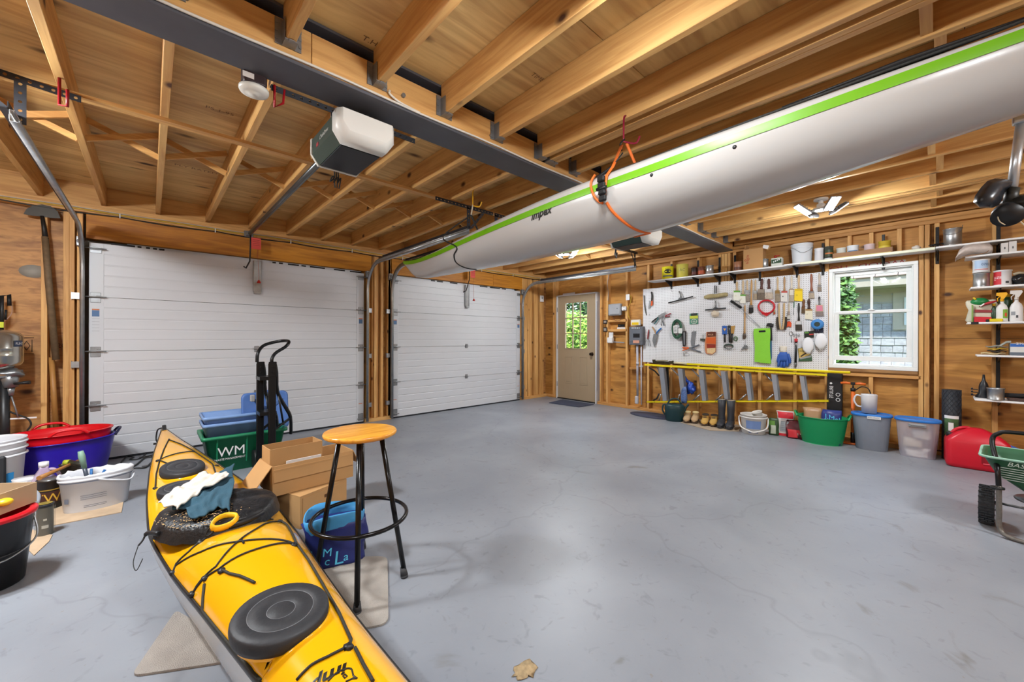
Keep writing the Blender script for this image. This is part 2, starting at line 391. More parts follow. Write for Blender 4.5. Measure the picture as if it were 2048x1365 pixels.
for tx, px, py, sz in (('T.H.R.S', 722, 78, .05), ('TIMBER', 1060, 150, .045), ('PS 1-95', 410, 215, .05), ('PLY RATED', 348, 330, .06)):
    q = FL(px, py, ZP-.002); b = B(); b.text(tx, lambda x, y: Vector((q.x+x, q.y-y, ZP-.0015)), size=sz); CE.add('grade_stamp', b, mat('7a5c40', .7), recalc=False)
# ================================================================ steel beam with bolted ledger
SB = T('steel_beam', 'dark grey steel beam with a bolted wooden ledger', world=True, kind='structure')
b = B(); b.box2((-2.9, 1.985, 2.455), (XR+.03, 2.195, 2.470)); b.box2((-2.9, 2.083, 2.47), (XR+.03, 2.097, 2.69)); b.box2((-2.9, 1.99, 2.685), (XR+.03, 2.195, 2.698)); SB.add('beam', b, M_STEEL)
for (xa, xb) in ((-2.9, .55), (.553, 2.95), (2.953, XR-.01)):
    b = B(); b.box2((xa, 1.985, 2.471), (xb, 2.083, 2.632), bev=.002); SB.add('ledger_board', b, W_LONGX)
b = B()
for x in (.02, .93, 1.55, 2.0, 3.2, 4.1, 4.9):
    for z in (2.51,): b.cyl((x+.08, 1.985, z+.02), (x+.08, 1.970, z+.02), .012, n=6)
SB.add('ledger_bolt', b, M_DGALV, kind='stuff')
# ================================================================ right wall (pegboard wall)
WRt = T('wall_right', 'open stud wall sheathed with plywood', world=True, kind='structure')
win = (.152, .91, .862, 2.03)     # y0 y1 z0 z1 window rough opening
drr = (4.30, 5.25, 0, 2.05)
def panelsX(y0, y1, z0, z1):
    b = B(); b.box2((XPLY, y0+.0015, z0), (XPLY+.015, y1-.0015, z1)); WRt.add('plywood_panel', b, W_PLYR)
for (y0, y1) in ((-2.3,-1.15),(-1.15,.06)): 
    panelsX(y0, y1, 0, 1.219); panelsX(y0, y1, 1.222, 2.44); panelsX(y0, y1, 2.443, 2.70)
panelsX(.06, win[1]+.01, 0, win[2]); panelsX(.06, win[1]+.01, win[3], 2.7); panelsX(.06, win[0], win[2], win[3])
for (y0, y1) in ((.92, 2.13), (2.13, 3.35), (3.35, 4.28)):
    panelsX(y0, y1, 0, 1.219); panelsX(y0, y1, 1.222, 2.44); panelsX(y0, y1, 2.443, 2.70)
panelsX(4.28, 5.27, 2.06, 2.7); panelsX(5.27, YPLY, 0, 2.7)
WRt.w = False
sp = None
def stud(y, z0=.05, z1=2.43, w=.038):
    global sp
    if z0 == .05 and z1 == 2.43 and w == .038:
        if sp is None:
            b = B(); b.box2((0, -w/2, z0), (.089, w/2, z1), bev=.002); sp = WRt.add('stud', b, W_STUD); sp.location = (XR, y, 0)
        else: cpart(sp, WRt.o, (XR, y, 0))
    else:
        b = B(); b.box2((0, -w/2, z0), (.089, w/2, z1), bev=.002); o = WRt.add('stud', b, W_STUD); o.location = (XR, y, 0)
for px in (1201, 1214, 1253): stud(WR(px, 700).y)
for u in (130, 360, 630, 843, 990, 1243, 1597): stud(WR(1270+u/4.995, 780).y, z1=2.43 if u != 1597 else 2.43)
for u in (912, 996, 1494): stud(WR(1640+u/4.265, 620).y)
stud(win[0]-.02, .05, 2.43); stud(win[1]+.02); stud(-1.3); stud(-1.7); stud(-2.1); stud(5.31); stud(5.352, .05, 2.43)
stud(.53, .05, win[2]-.09)
stud(.53, 2.12, 2.43); stud(.30, 2.12, 2.43); stud(.72, 2.12, 2.43)
def rail(y0, y1, z0, z1, x0=XR, x1=None, name='cross_brace'):
    b = B(); b.box2((x0, y0, z0), (x1 or XR+.089, y1, z1), bev=.002); WRt.add(name, b, W_PLATE)
W_PLATE = wood('plate_y', 'cb9656', 'ac783c', '47260f', axis=1, stretch=16, scale=3, knots=.45, ksc=2.8)
rail(-2.3, drr[0]-.03, 0, .038, XR-.01, name='bottom_plate'); rail(-2.3, drr[0]-.03, .038, .05, XR-.0, name='bottom_plate'); rail(drr[1]+.03, YD+.1, 0, .05, XR-.01, name='bottom_plate')
rail(-2.3, YD+.1, 2.432, 2.47, name='top_plate'); rail(-2.3, YD+.1, 2.471, 2.51, name='top_plate')
rail(-2.3, 1.98, 2.53, 2.69, XR+.04, name='rim_joist'); rail(2.2, YD+.1, 2.53, 2.69, XR+.04, name='rim_joist')
rail(win[0], win[1], win[2]-.045, win[2]-.005, name='window_sill_plate'); rail(win[0]-.02, win[1]+.02, win[2]-.085, win[2]-.047)
rail(win[0], win[1], win[3]+.01, win[3]+.10, XR+.03, name='window_header')
rail(WR(1259,700).y, WR(1276,700).y-.05, .68, .72); rail(1.0, 1.55, .745, .78)
rail(2.45, 2.05, 2.22, 2.26); rail(WR(1256,700).y+.02, WR(1209,700).y, 1.50, 1.545, name='cross_brace'); rail(WR(1256,700).y+.02, WR(1209,700).y, 1.33, 1.375)
# post under the steel beam
b = B()
for k in range(4): b.box2((XR+.002, 2.02+k*.04, .05), (XR+.087, 2.055+k*.04, 2.43))
o = WRt.add('beam_post', b, W_STUD)
# printed stencils on the plywood are thin flat lettering
# ================================================================ garage door wall
WF = T('wall_front', 'stud wall with two garage door openings', world=True, kind='structure')
D1, D2 = (-.43, 2.235), (2.665, 5.305)
def pbox(name, a, c, m, bev=.002, to=WF, label=None):
    b = B(); b.box2(a, c, bev=bev); return to.add(name, b, m, label=label)
for (x0, x1) in ((-2.9,-1.72),(-1.72,-.5)):
    for (z0, z1) in ((0,1.219),(1.222,2.44)): pbox('plywood_panel', (x0+.002, YPLY, z0), (x1-.002, YPLY+.015, z1), W_PLYD, 0)
pbox('plywood_panel', (2.25, YPLY, 0), (2.66, YPLY+.015, 2.44), W_PLYR, 0); pbox('plywood_panel', (5.30, YPLY, 0), (XPLY, YPLY+.015, 2.44), W_PLYD, 0)
def studF(px=None, x=None, z0=.05, z1=2.40, w=.038, dy=0):
    x = WD(px, 700).x if x is None else x
    pbox('stud', (x-w/2, YD+dy, z0), (x+w/2, YPLY-.001, z1), W_STUD)
for px in (88, 132): studF(px)
studF(142.5, dy=.005); 
for x in (-.49, -1.25, -1.65, -2.05, -2.45): studF(x=x)
for px in (751, 764): studF(px, w=.036, z1=2.395)
for x in (2.30, 2.62): studF(x=x, dy=-.0)
studF(778); studF(x=2.42, w=.10, dy=.04)
for x in (5.345, 5.385): studF(x=x, dy=0)
for x in (5.47, 5.60, 5.78, 5.95): studF(x=x, w=.12, dy=.02)
pbox('bottom_plate', (-2.9, YD-.02, 0), (D1[0]-.03, YPLY, .05), W_LONGX); pbox('bottom_plate', (D1[1]+.02, YD-.02, 0), (D2[0]-.02, YPLY, .05), W_LONGX); pbox('bottom_plate', (D2[1]+.02, YD-.02, 0), (XR, YPLY, .05), W_LONGX)
pbox('top_plate', (-2.9, YD-.01, 2.405), (XR, YPLY+.01, 2.443), W_LONGX); pbox('top_plate', (-2.9, YD, 2.445), (XR, YPLY+.01, 2.49), W_LONGX)
pbox('header', (D1[0]-.02, YD-.005, 2.16), (WD(740,540).x+.02, YPLY, 2.403), W_HEAD, label='amber laminated header board'); 
pbox('header', (WD(786,560).x-.02, YD-.005, 2.16), (4.62, YPLY, 2.403), W_HEAD); pbox('header', (4.623, YD-.005, 2.16), (5.36, YPLY, 2.403), W_HEAD)
pbox('plywood_panel', (-2.9, YPLY, 2.443), (6.2, YPLY+.015, 2.7), W_PLYD, 0)
# black and white house wrap showing above the doors
HW = mat('c9cdd2', .6, var=.02); HK = mat('16181c', .6, var=.05)
for (x0, x1) in ((D1[0]+.26, D1[1]-.02), (D2[0]+.05, D2[1]-.1)):
    b = B(); b.box2((x0, YD+.055, 2.07), (x1, YD+.057, 2.158)); WF.add('house_wrap', b, HW)
b = B()
for (px0, px1, py) in ((222,270,489),(275,283,491),(292,300,492),(306,314,493),(318,329,494),(545,552,511),(558,566,513),(576,598,517),(603,612,519),(620,650,522),(668,690,527),(700,722,536)):
    p, q = WD(px0, py, YD+.05), WD(px1, py, YD+.05); b.box2((p.x, YD+.052, 2.085), (q.x, YD+.054, 2.15))
for (px0, px1, py) in ((862,870,555),(874,886,557),(900,915,558),(960,975,567),(980,1000,569),(1004,1012,571)):
    p, q = WD(px0, py, YD+.05), WD(px1, py, YD+.05); b.box2((p.x, YD+.052, 2.085), (q.x, YD+.054, 2.15))
WF.add('wrap_print', b, HK)
# walls out of view
for nm, a, c in (('wall_left', (-2.92,-2.3,0), (-2.9, 5.9, 2.7)), ('wall_rear', (-2.9,-2.32,0), (6.2,-2.3,2.7))):
    b = B(); b.box2(a, c); tag(_link(nm, b, W_PLYR, None, False), 'plywood sheathed wall', kind='structure')
# ================================================================ sectional garage doors
GD_M = mat('c6c8cc', .42, var=.02, scale=3, bump=.05, bscale=240)
GD_P = mat('eaebed', .4, var=.02)
def gdoor(name, x0, x1, zb=.02, label=''):
    t = T(name, label, loc=((x0+x1)/2, YD, 0), world=True, kind='structure')
    zt = 2.125; n = 4; hs = (zt-zb)/n
    for k in range(n):
        b = B(); za, zc = zb+k*hs+.002, zb+(k+1)*hs-.002; y0 = YD+.0
        # ribbed face: profile in (y,z), extruded along x
        prof = [(y0+.045, za), (y0, za)]; nr = 5; st = (zc-za)/nr
        for r in range(nr):
            z = za+r*st
            if r: prof += [(y0+.0, z-.008), (y0+.003, z-.003), (y0+.003, z+.003), (y0, z+.010)]
        prof += [(y0, zc), (y0+.045, zc)]
        b.prism([(x0+.10, p[0], p[1]) for p in prof], (x1-x0-.20, 0, 0))
        b.box2((x0, y0-.004, za), (x0+.1, y0+.045, zc), bev=.002); b.box2((x1-.1, y0-.004, za), (x1, y0+.045, zc), bev=.002)
        sec = t.add('door_section', b, GD_M)
    b = B(); b.box2((x0, YD+.002, 0), (x1, YD+.04, .022)); t.add('bottom_seal', b, mat('15181e', .7))
    hz = [zb+hs*k for k in (1,2,3)]
    for s, xe in ((1, x0), (-1, x1)):
        for z in hz:
            b = B(); b.box((xe+s*.045, YD-.008, z-.03), (.07, .006, .05), bev=.002); b.box((xe+s*.045, YD-.008, z+.028), (.07, .006, .03), bev=.002)
            b.box((xe+s*.03, YD-.02, z+.005), (.045, .025, .02)); b.cyl((xe-s*.03, YD-.03, z), (xe+s*.12, YD-.03, z), .006, n=8); b.cyl((xe-s*.045, YD-.03, z), (xe-s*.03, YD-.03, z), .022, n=14)
            t.add('roller_hinge', b, M_DGALV)
        b = B(); b.box((xe+s*.045, YD-.008, zt-.07), (.08, .006, .06), bev=.002); b.box((xe+s*.045, YD-.02, zt-.06), (.08, .02, .02)); b.cyl((xe-s*.03, YD-.045, zt-.06), (xe+s*.12, YD-.045, zt-.06), .006, n=8); b.cyl((xe-s*.045, YD-.045, zt-.06), (xe-s*.03, YD-.045, zt-.06), .022, n=14); t.add('top_roller_bracket', b, M_DGALV)
        b = B(); b.box((xe+s*.045, YD-.008, .09), (.07, .012, .10), bev=.003); b.cyl((xe-s*.03, YD-.03, .07), (xe+s*.10, YD-.03, .07), .006, n=8); t.add('bottom_roller_bracket', b, M_DGALV)
    for f in (.515, .555) if False else (.535,):
        for z in hz[:2]:
            b = B(); xx = x0+(x1-x0)*.515; b.box((xx, YD-.008, z-.02), (.05, .008, .03), bev=.002); b.box((xx, YD-.008, z+.02), (.05, .008, .03), bev=.002); b.cyl((xx-.03, YD-.012, z), (xx+.03, YD-.012, z), .007, n=8); t.add('centre_hinge', b, M_DGALV)
    # opener bracket strut at the top centre
    xx = x0+(x1-x0)*.515
    b = B(); b.box((xx, YD-.02, 1.94), (.085, .03, .37), bev=.004)
    for dx in (-.03, .03): b.box((xx+dx, YD-.037, 1.94), (.008, .012, .37))
    b.box((xx, YD-.025, 1.745), (.07, .04, .03), bev=.004); t.add('opener_strut', b, M_GALV)
    for s, xe in ((1, x0), (-1, x1)):
        b = B(); b.box((xe+s*.045, YD-.0055, 1.44), (.05, .002, .06)); t.add('warning_label', b, mat('4b6d96', .5))
        b = B(); b.box((xe+s*.045, YD-.0055, 1.478), (.05, .002, .012)); b.box((xe+s*.045, YD-.0055, .28), (.05,.002,.008)); t.add('warning_stripe', b, mat('c8682c', .5))
        b = B(); 
        for q in range(5): b.box((xe+s*.045, YD-.0055, 1.39-q*.03), (.05, .0015, .004))
        t.add('warning_print', b, mat('a9abb0', .5))
    return t
gdoor('door_1', D1[0], D1[1], label='white ribbed sectional garage door on the left')
gdoor('door_2', D2[0], D2[1], label='white ribbed sectional garage door on the right')
# ================================================================ door tracks
def track(x, s, label, y_end, ztop=2.25, sh=None):
    """s: +1 track sits left of the door (channel opens to +x)"""
    t = T('garage_door_track', label, 'track', loc=(x, YD-.04, 0), group='garage door tracks', world=True)
    R = .38; path = [(x, YD-.045, .02), (x, YD-.045, ztop-R)]
    path += [(x, YD-.045-R+R*math.cos(a), ztop-R+R*math.sin(a)) for a in [PI/2*k/8 for k in range(1, 8)]]
    path += [(x, YD-.045-R, ztop), (x, y_end, ztop)]
    # J shaped channel: web + two lips
    def strip(off_a, off_b, b, th=.002):
        pv = []
        for i, p in enumerate(path):
            q = Vector(path[min(i+1, len(path)-1)])-Vector(path[max(i-1, 0)]); q.normalize()
            nrm = Vector((0, q.z, -q.y))      # inward/outward normal in yz plane
            pv.append((Vector(p)+nrm*off_a[1]+Vector((off_a[0],0,0)), Vector(p)+nrm*off_b[1]+Vector((off_b[0],0,0))))
        for (a0, a1), (b0, b1) in zip(pv, pv[1:]):
            vs = [b.bm.verts.new(v) for v in (a0, a1, b1, b0)]; f = b.bm.faces.new(vs); f.smooth = True
    b = B()
    strip((0,-.027), (0,.027), b); strip((0,-.027), (s*.032,-.027), b); strip((0,.027), (s*.016,.027), b); strip((s*.032,-.027), (s*.032,-.018), b); strip((s*.016,.027), (s*.016,.018), b)
    bmesh.ops.remove_doubles(b.bm, verts=b.bm.verts[:], dist=1e-5)
    o = t.add('rail', b, M_GALV); md = o.modifiers.new('s', 'SOLIDIFY'); md.thickness = .003
    for z in (.25, .95, 1.6):
        b = B(); b.box((x-s*.03, YD-.03, z), (.05, .004, .06)); b.box((x-s*.055, YD-.01, z), (.004, .05, .07)); b.cyl((x-s*.03, YD-.036, z), (x-s*.03, YD-.028, z), .008, n=6); t.add('wall_bracket', b, M_GALV)
    # angle iron stiffener along the horizontal run
    b = B(); y0, y1 = YD-.5, y_end
    b.box2((x-s*.002, y1, ztop+.03), (x-s*.034, y0, ztop+.034)); b.box2((x-s*.002, y1, ztop+.03), (x-s*.006, y0, ztop+.062)); t.add('angle_iron', b, M_IRON)
    b = B(); b.box2((x-.025, YD-.06, 2.07), (x+.025, YD-.0, 2.16), bev=.004); b.cyl((x, YD-.03, 2.13), (x, YD-.09, 2.11), .02, n=12); t.add('flag_bracket', b, M_DGALV)
    return t
def perf_iron(b, p0, p1, wdir, w=.034, th=.003, pitch=.038):
    """perforated angle: flat strips with round holes (built as short webs around each hole)"""
    p0, p1, wdir = Vector(p0), Vector(p1), Vector(wdir).normalized(); d = (p1-p0); L_ = d.length; d.normalize(); n = max(1, int(L_/pitch)); nv = d.cross(wdir)*th
    pit = L_/n; r = .0075
    for i in range(n):
        c = p0+d*pit*(i+.5); outer = []; inner = []
        for k in range(8):
            a = 2*PI*k/8; dx, dy = math.cos(a), math.sin(a)
            outer.append(c+d*(round(dx*1.2)*pit/2)+wdir*(round(dy*1.2)*w/2)); inner.append(c+d*(dx*r)+wdir*(dy*r))
        for k in range(8):
            q = [outer[k], outer[(k+1)%8], inner[(k+1)%8], inner[k]]
            vs = [b.bm.verts.new(v) for v in q]+[b.bm.verts.new(v+nv) for v in q]
            b.bm.faces.new(vs[:4]); b.bm.faces.new(vs[4:][::-1]); b.bm.faces.new((vs[2], vs[3], vs[7], vs[6]))
    return b
t1 = track(D1[0]-.055, 1, 'steel track with perforated hanger at the far left, beside the left door', 2.95)
b = B(); perf_iron(b, (-.62, 3.10, 2.505), (-.27, 3.10, 2.475), (0,0,1)); t1.add('perforated_hanger', b, M_IRON)
b = B(); perf_iron(b, (-.475, 3.10, 2.49), (-.475, 3.10, 2.27), (1,0,0), w=.04); perf_iron(b, (-.62, 3.11, 2.42), (-.475, 3.11, 2.29), (0,0,1)); t1.add('perforated_hanger', b, M_IRON)
t2 = track(D1[1]+.045, -1, 'steel track between the doors, serving the left door', 3.1)
b = B(); perf_iron(b, (1.90, 3.10, 2.48), (2.575, 3.10, 2.48), (0,0,1)); t2.add('perforated_hanger', b, M_IRON)
b = B(); perf_iron(b, (2.27, 3.10, 2.48), (2.27, 3.10, 2.27), (1,0,0), w=.04); perf_iron(b, (2.29, 3.08, 2.28), (2.45, 3.08, 2.47), (1,0,0)); t2.add('perforated_hanger', b, M_IRON)
t3 = track(D2[0]-.045, 1, 'steel track between the doors, serving the right door', 3.1)
b = B(); perf_iron(b, (2.60, 3.10, 2.48), (2.86, 3.10, 2.48), (0,0,1)); perf_iron(b, (2.62, 3.10, 2.48), (2.62, 3.10, 2.27), (1,0,0), w=.04); t3.add('perforated_hanger', b, M_IRON)
t4 = track(D2[1]+.045, -1, 'steel track at the right end, running past the entry door', 3.08)
b = B(); perf_iron(b, (4.75, 3.10, 2.50), (5.42, 3.10, 2.50), (0,0,1)); t4.add('perforated_hanger', b, M_IRON)
b = B(); perf_iron(b, (5.345, 3.10, 2.49), (5.345, 3.10, 2.27), (1,0,0), w=.04); perf_iron(b, (5.20, 3.08, 2.47), (5.345, 3.08, 2.30), (0,0,1)); t4.add('perforated_hanger', b, M_IRON)
# ================================================================ LED work lights under the joists, some added unseen as fill
def led(x, y, z, label, rot, kk=1):
    t = T('led_work_light', label, 'light', loc=(x, y, z), rot=rot, group=None)
    b = B(); b.cyl((0,0,.0), (0,0,.05), .032, n=16); b.cyl((0,0,.05), (0,0,.085), .02, .016, n=12); b.lathe([(0,-.005),(.06,-.005),(.065,.0),(.06,.012),(0,.012)], n=24); t.add('driver_hub', b, M_WHITE)
    b = B(); b.lathe([(0,.085),(.055,.085),(.055,.10),(0,.11)], n=20); t.add('lamp_socket', b, M_WPLAS)
    b = B(); b.lathe([(0,-.008),(.045,-.008),(.045,-.005)], n=20); t.add('centre_lens', b, emit('ffffff', 25))
    for k in range(4):
        a = k*PI/2+.3; M = Matrix.Rotation(a, 4, 'Z') @ Matrix.Translation((.155,0,.0)) @ Matrix.Rotation(math.radians(-36), 4, 'Y')
        b = B(); b.M = M; b.box((0,0,.008), (.15,.085,.014), bev=.004)
        for q in range(6): b.box((-.06+q*.024,0,.02), (.004,.075,.012))
        w = t.add('light_wing', b, mat('8a8c90', .4, .7))
        for s in (-1, 1):
            b = B(); b.M = M; b.box((0, s*.021, -.001), (.135,.030,.006), bev=.002); t.add('lens_strip', b, emit('ffffff', 25), to=w)
    for k in range(4):
        a = k*PI/2+.3; M = Matrix.Rotation(a, 4, 'Z') @ Matrix.Translation((.155,0,.0)) @ Matrix.Rotation(math.radians(-36), 4, 'Y') @ Matrix.Translation((0,0,-.0065))
        l = bpy.data.lights.new('led_panel', 'AREA'); l.shape = 'RECTANGLE'; l.size = .135; l.size_y = .074; l.energy = LED_W*kk/4; l.color = LED_COL
        o = bpy.data.objects.new('led_panel', l); COL.objects.link(o); o.parent = t.o; o.matrix_local = M
    return t
LL = ['four-winged led light glowing under the joists right of the white kayak', 'four-winged led light glowing at the top edge near the steel beam', None, None, None, None]
for i, (x, y, z) in enumerate(LED_SPOTS):
    led(x, y, z, LL[i] or 'four-winged led light '+['', '', 'added as unseen fill over the back left corner behind the camera', 'added as unseen fill over the back wall behind the camera', 'under the joists near the right garage door, behind the white kayak', 'added out of view to brighten the left garage bay'][i], .4+i, LED_K[i])
# ================================================================ unseen outer shell and roof deck, added to keep daylight out
b = B(); b.box2((-3.1,-2.5,2.73), (6.5, 6.1, 2.80)); tag(_link('daylight_block_1', b, mat('6a5a4a', .8), None, False), 'unseen roof deck added over the joists to keep daylight out', kind='structure')
SH = T('daylight_block_2', 'unseen outer siding added to keep daylight out', world=True, kind='structure')
def sh(a, c): b = B(); b.box2(a, c); SH.add('siding', b, mat('8a857c', .8))
xo = XPLY+.016
sh((xo,-2.4,-.1), (xo+.02, win[0], 2.8)); sh((xo, win[0],-.1), (xo+.02, win[1], win[2])); sh((xo, win[0], win[3]), (xo+.02, win[1], 2.8)); sh((xo, win[1],-.1), (xo+.02, drr[0], 2.8)); sh((xo, drr[0], drr[3]+.02), (xo+.02, drr[1], 2.8)); sh((xo, drr[1]+.0,-.1), (xo+.02, 6.0, 2.8))
sh((-3.1, YPLY+.04,-.1), (xo+.02, YPLY+.06, 2.8)); sh((-3.12,-2.5,-.1), (-3.1, 6.0, 2.8)); sh((-3.1,-2.5,-.1), (xo+.02,-2.48, 2.8))
# ================================================================ helpers in room coordinates
def dep(P): return P[0]*math.sin(YAW)+P[1]*math.cos(YAW)
def cosax(P): r = math.hypot(P[0], P[1]); return dep(P)/r
def msz(px, P): return px*dep(P)/F_PX
def rad(px, P): return px/2*dep(P)/F_PX*cosax(P)
def htat(P, x, y):
    """height of what is seen at pixel y above/below the upright through P"""
    d = _ray(x, y); t = math.hypot(P[0], P[1])/math.hypot(d[0], d[1]); return CH+d[2]*t
def face(P): return math.atan2(-P[1], -P[0])     # heading from P to the camera
# ================================================================ window_1 : double hung window
def glassmat():
    m, t, p = _new('window_glass'); N, L = t.nodes, t.links
    g = N.new('ShaderNodeBsdfGlossy'); g.inputs[1].default_value = .02; tr = N.new('ShaderNodeBsdfTransparent'); tr.inputs[0].default_value = (.93,.96,.95,1)
    mx = N.new('ShaderNodeMixShader'); mx.inputs[0].default_value = .035; L.new(tr.outputs[0], mx.inputs[1]); L.new(g.outputs[0], mx.inputs[2])
    L.new(mx.outputs[0], N['Material Output'].inputs[0]); return m
M_GLASS = glassmat()
M_VINYL = mat('e2e5e4', .4, var=.02)
zw = lambda u, v, X=XR: on(1620+u/5.25, 500+v/5.25, 0, X)
WT = T('window_1', 'white double-hung window with four panes, lower sash slightly raised', loc=(XR, .53, .86), world=True, kind='structure')
yL, yR = zw(200,700).y, zw(1137,700).y; zT, zB = zw(1137,115).z, zw(1135,1278).z
def fr(name, t, y0, y1, z0, z1, w, x0, x1, m, bev=.003, wb=None, wt=None):
    wb = w if wb is None else wb; wt = w if wt is None else wt; b = B()
    b.box2((x0, y0, z0), (x1, y1, z0+wb), bev); b.box2((x0, y0, z1-wt), (x1, y1, z1), bev); b.box2((x0, y0, z0+wb), (x1, y0+w, z1-wt), bev); b.box2((x0, y1-w, z0+wb), (x1, y1, z1-wt), bev)
    return t.add(name, b, m)
fr('casing', WT, yR, yL, zB, zT, .038, XR-.022, XPLY+.03, M_VINYL)
yi0, yi1, zi0, zi1 = yR+.038, yL-.038, zB+.038, zT-.038
fr('jamb', WT, yi0, yi1, zi0, zi1, .012, XR+.0, XPLY+.03, M_VINYL)
zm = zw(640, 655, XR+.03).z
us = fr('upper_sash', WT, yi0+.012, yi1-.012, zm-.02, zi1-.012, .045, XR+.055, XR+.085, M_VINYL)
zs0 = zi0+.055
ls = fr('lower_sash', WT, yi0+.008, yi1-.008, zs0, zm+.018, .045, XR+.018, XR+.048, M_VINYL, wt=.03, wb=.055)
ymid = (yi0+yi1)/2
for s, x0, z0, z1 in ((us, XR+.063, zm+.02, zi1-.05), (ls, XR+.026, zs0+.055, zm-.01)):
    b = B(); b.box2((x0, ymid-.011, z0), (x0+.016, ymid+.011, z1)); WT.add('muntin', b, M_VINYL, to=s)
    for a, c in ((yi0+.05, ymid-.011), (ymid+.011, yi1-.05)):
        b = B(); b.box2((x0+.006, a, z0), (x0+.009, c, z1)); WT.add('pane', b, M_GLASS, to=s)
b = B(); b.box2((XR+.0, ymid-.03, zm+.018), (XR+.03, ymid+.03, zm+.03), .004); b.box2((XR-.0, ymid-.012, zm+.028), (XR+.015, ymid+.02, zm+.036), .003); WT.add('sash_lock', b, M_VINYL)
b = B(); b.box2((XR-.02, yR+.0, zB-.035), (XPLY, yL-.0, zB-.002), .003); WT.add('rough_sill', b, wood('sill_wood', 'a57a48', '7d5630', '3a2212', axis=1, stretch=10, scale=3, knots=0))
# white flashing membrane sticking out around the window
pts = [(1140,230),(1180,245),(1195,300),(1178,420),(1195,560),(1185,700),(1198,820),(1180,900),(1190,1050),(1175,1190),(1150,1215),(1140,1225)]
b = B(); b.prism([zw(u, v, XR+.045) for u, v in [(1120,230)]+pts+[(1120,1225)]], (.002,0,0)); WT.add('flashing', b, mat('c6c8cc', .5))
b = B(); b.prism([zw(u, v, XR+.02) for u, v in [(420,1290),(560,1292),(800,1305),(1040,1325),(980,1345),(900,1352),(700,1340),(520,1320)]], (.002,0,0)); WT.add('flashing', b, mat('c6c8cc', .5))
# house-wrap strip with upside-down red letters over the window
b = B(); b.prism([zw(u, v, XR-.004) for u, v in [(320,188),(700,140),(1000,100),(1010,112),(990,128),(560,178)]], (.002,0,0)); WT.add('wrap_strip', b, mat('b6b3ac', .6))
b = B(); c0 = zw(1010, 100, XR-.006); b.text('WOOD  TIO', lambda x, y: Vector((XR-.006, c0.y+x, c0.z+.002-y)), size=.075, sx=1.55); 
bmesh.ops.delete(b.bm, geom=[f for f in b.bm.faces if f.calc_center_median().z > c0.z+.06], context='FACES'); WT.add('wrap_lettering', b, mat('9c3a3a', .6), recalc=False)
# ================================================================ door_3 : entry door
DT = T('door_3', 'tan entry door with nine small panes over two panels', loc=(XR, 4.65, 0), world=True, kind='structure')
zd = lambda u, v, X=XR: on(1040+u/4.55, 540+v/4.55, 0, X)
M_TAN = mat('a8957a', .45, var=.02, bump=.05, bscale=200); M_JAMB = mat('d4d4d6', .4, var=.03)
y1, y0 = zd(340,700).y, zd(688,700).y; z1 = zd(520,228).z; z0 = .02
gl = (zd(608,500).y, zd(405,500).y, zd(500,718).z, zd(500,296).z)
b = B(); xa, xb = XR+.02, XR+.062
b.box2((xa, y0, z0), (xb, y1, gl[2])); b.box2((xa, y0, gl[3]), (xb, y1, z1)); b.box2((xa, y0, gl[2]), (xb, gl[0], gl[3])); b.box2((xa, gl[1], gl[2]), (xb, y1, gl[3]))
slab = DT.add('door_slab', b, M_TAN)
for u0, u1, v0, v1 in ((405,470,788,1038),(535,608,792,1058)):
    a = zd(u1, v1), zd(u0, v0); b = B(); yy0, yy1, zz0, zz1 = a[0].y, a[1].y, a[0].z, a[1].z
    for (p, q) in (((yy0,zz0),(yy1,zz0+.014)), ((yy0,zz1-.014),(yy1,zz1)), ((yy0,zz0),(yy0+.014,zz1)), ((yy1-.014,zz0),(yy1,zz1))): b.box2((xa-.006, p[0], p[1]), (xa+.001, q[0], q[1]), .003)
    b.box2((xa-.005, yy0+.035, zz0+.035), (xa+.001, yy1-.035, zz1-.035), .004); DT.add('raised_panel', b, M_TAN, to=slab)
b = B(); gy = [gl[0]+(gl[1]-gl[0])*k/3 for k in range(4)]; gz = [gl[2]+(gl[3]-gl[2])*k/3 for k in range(4)]
for k in (1, 2): b.box2((xa+.006, gy[k]-.009, gl[2]), (xb-.01, gy[k]+.009, gl[3])); b.box2((xa+.006, gl[0], gz[k]-.009), (xb-.01, gl[1], gz[k]+.009))
for p, q in (((gl[0]-.012, gl[2]-.012),(gl[1]+.012, gl[2]+.006)), ((gl[0]-.012, gl[3]-.006),(gl[1]+.012, gl[3]+.012)), ((gl[0]-.012, gl[2]),(gl[0]+.006, gl[3])), ((gl[1]-.006, gl[2]),(gl[1]+.012, gl[3]))): b.box2((xa-.008, p[0], p[1]), (xa+.004, q[0], q[1]), .003)
mu = DT.add('glazing_frame', b, M_TAN)
for i in range(3):
    for j in range(3): b = B(); b.box2((xa+.018, gy[i]+.009, gz[j]+.009), (xa+.022, gy[i+1]-.009, gz[j+1]-.009)); DT.add('pane', b, M_GLASS, to=mu)
k = zd(645, 768, xa-.05); b = B(); b.lathe([(0,-.03),(.02,-.03),(.028,-.018),(.026,-.004),(.012,.006),(.012,.03),(.032,.032),(.032,.04),(0,.04)], c=tuple(k), n=18, axis=Matrix.Rotation(PI/2, 4, 'Y')); DT.add('door_knob', b, mat('2a1d14', .3, .7))
b = B(); b.box2((XR-.012, y1, 0), (XPLY+.03, y1+.022, z1+.022), .002); b.box2((XR-.012, y0-.022, 0), (XPLY+.03, y0, z1+.022), .002); b.box2((XR-.012, y0-.022, z1), (XPLY+.03, y1+.022, z1+.022), .002); DT.add('jamb', b, M_JAMB)
b = B(); b.box2((XR-.0, y0, 0), (XPLY+.03, y1, .02)); DT.add('threshold', b, mat('1c1d20', .5, .3))
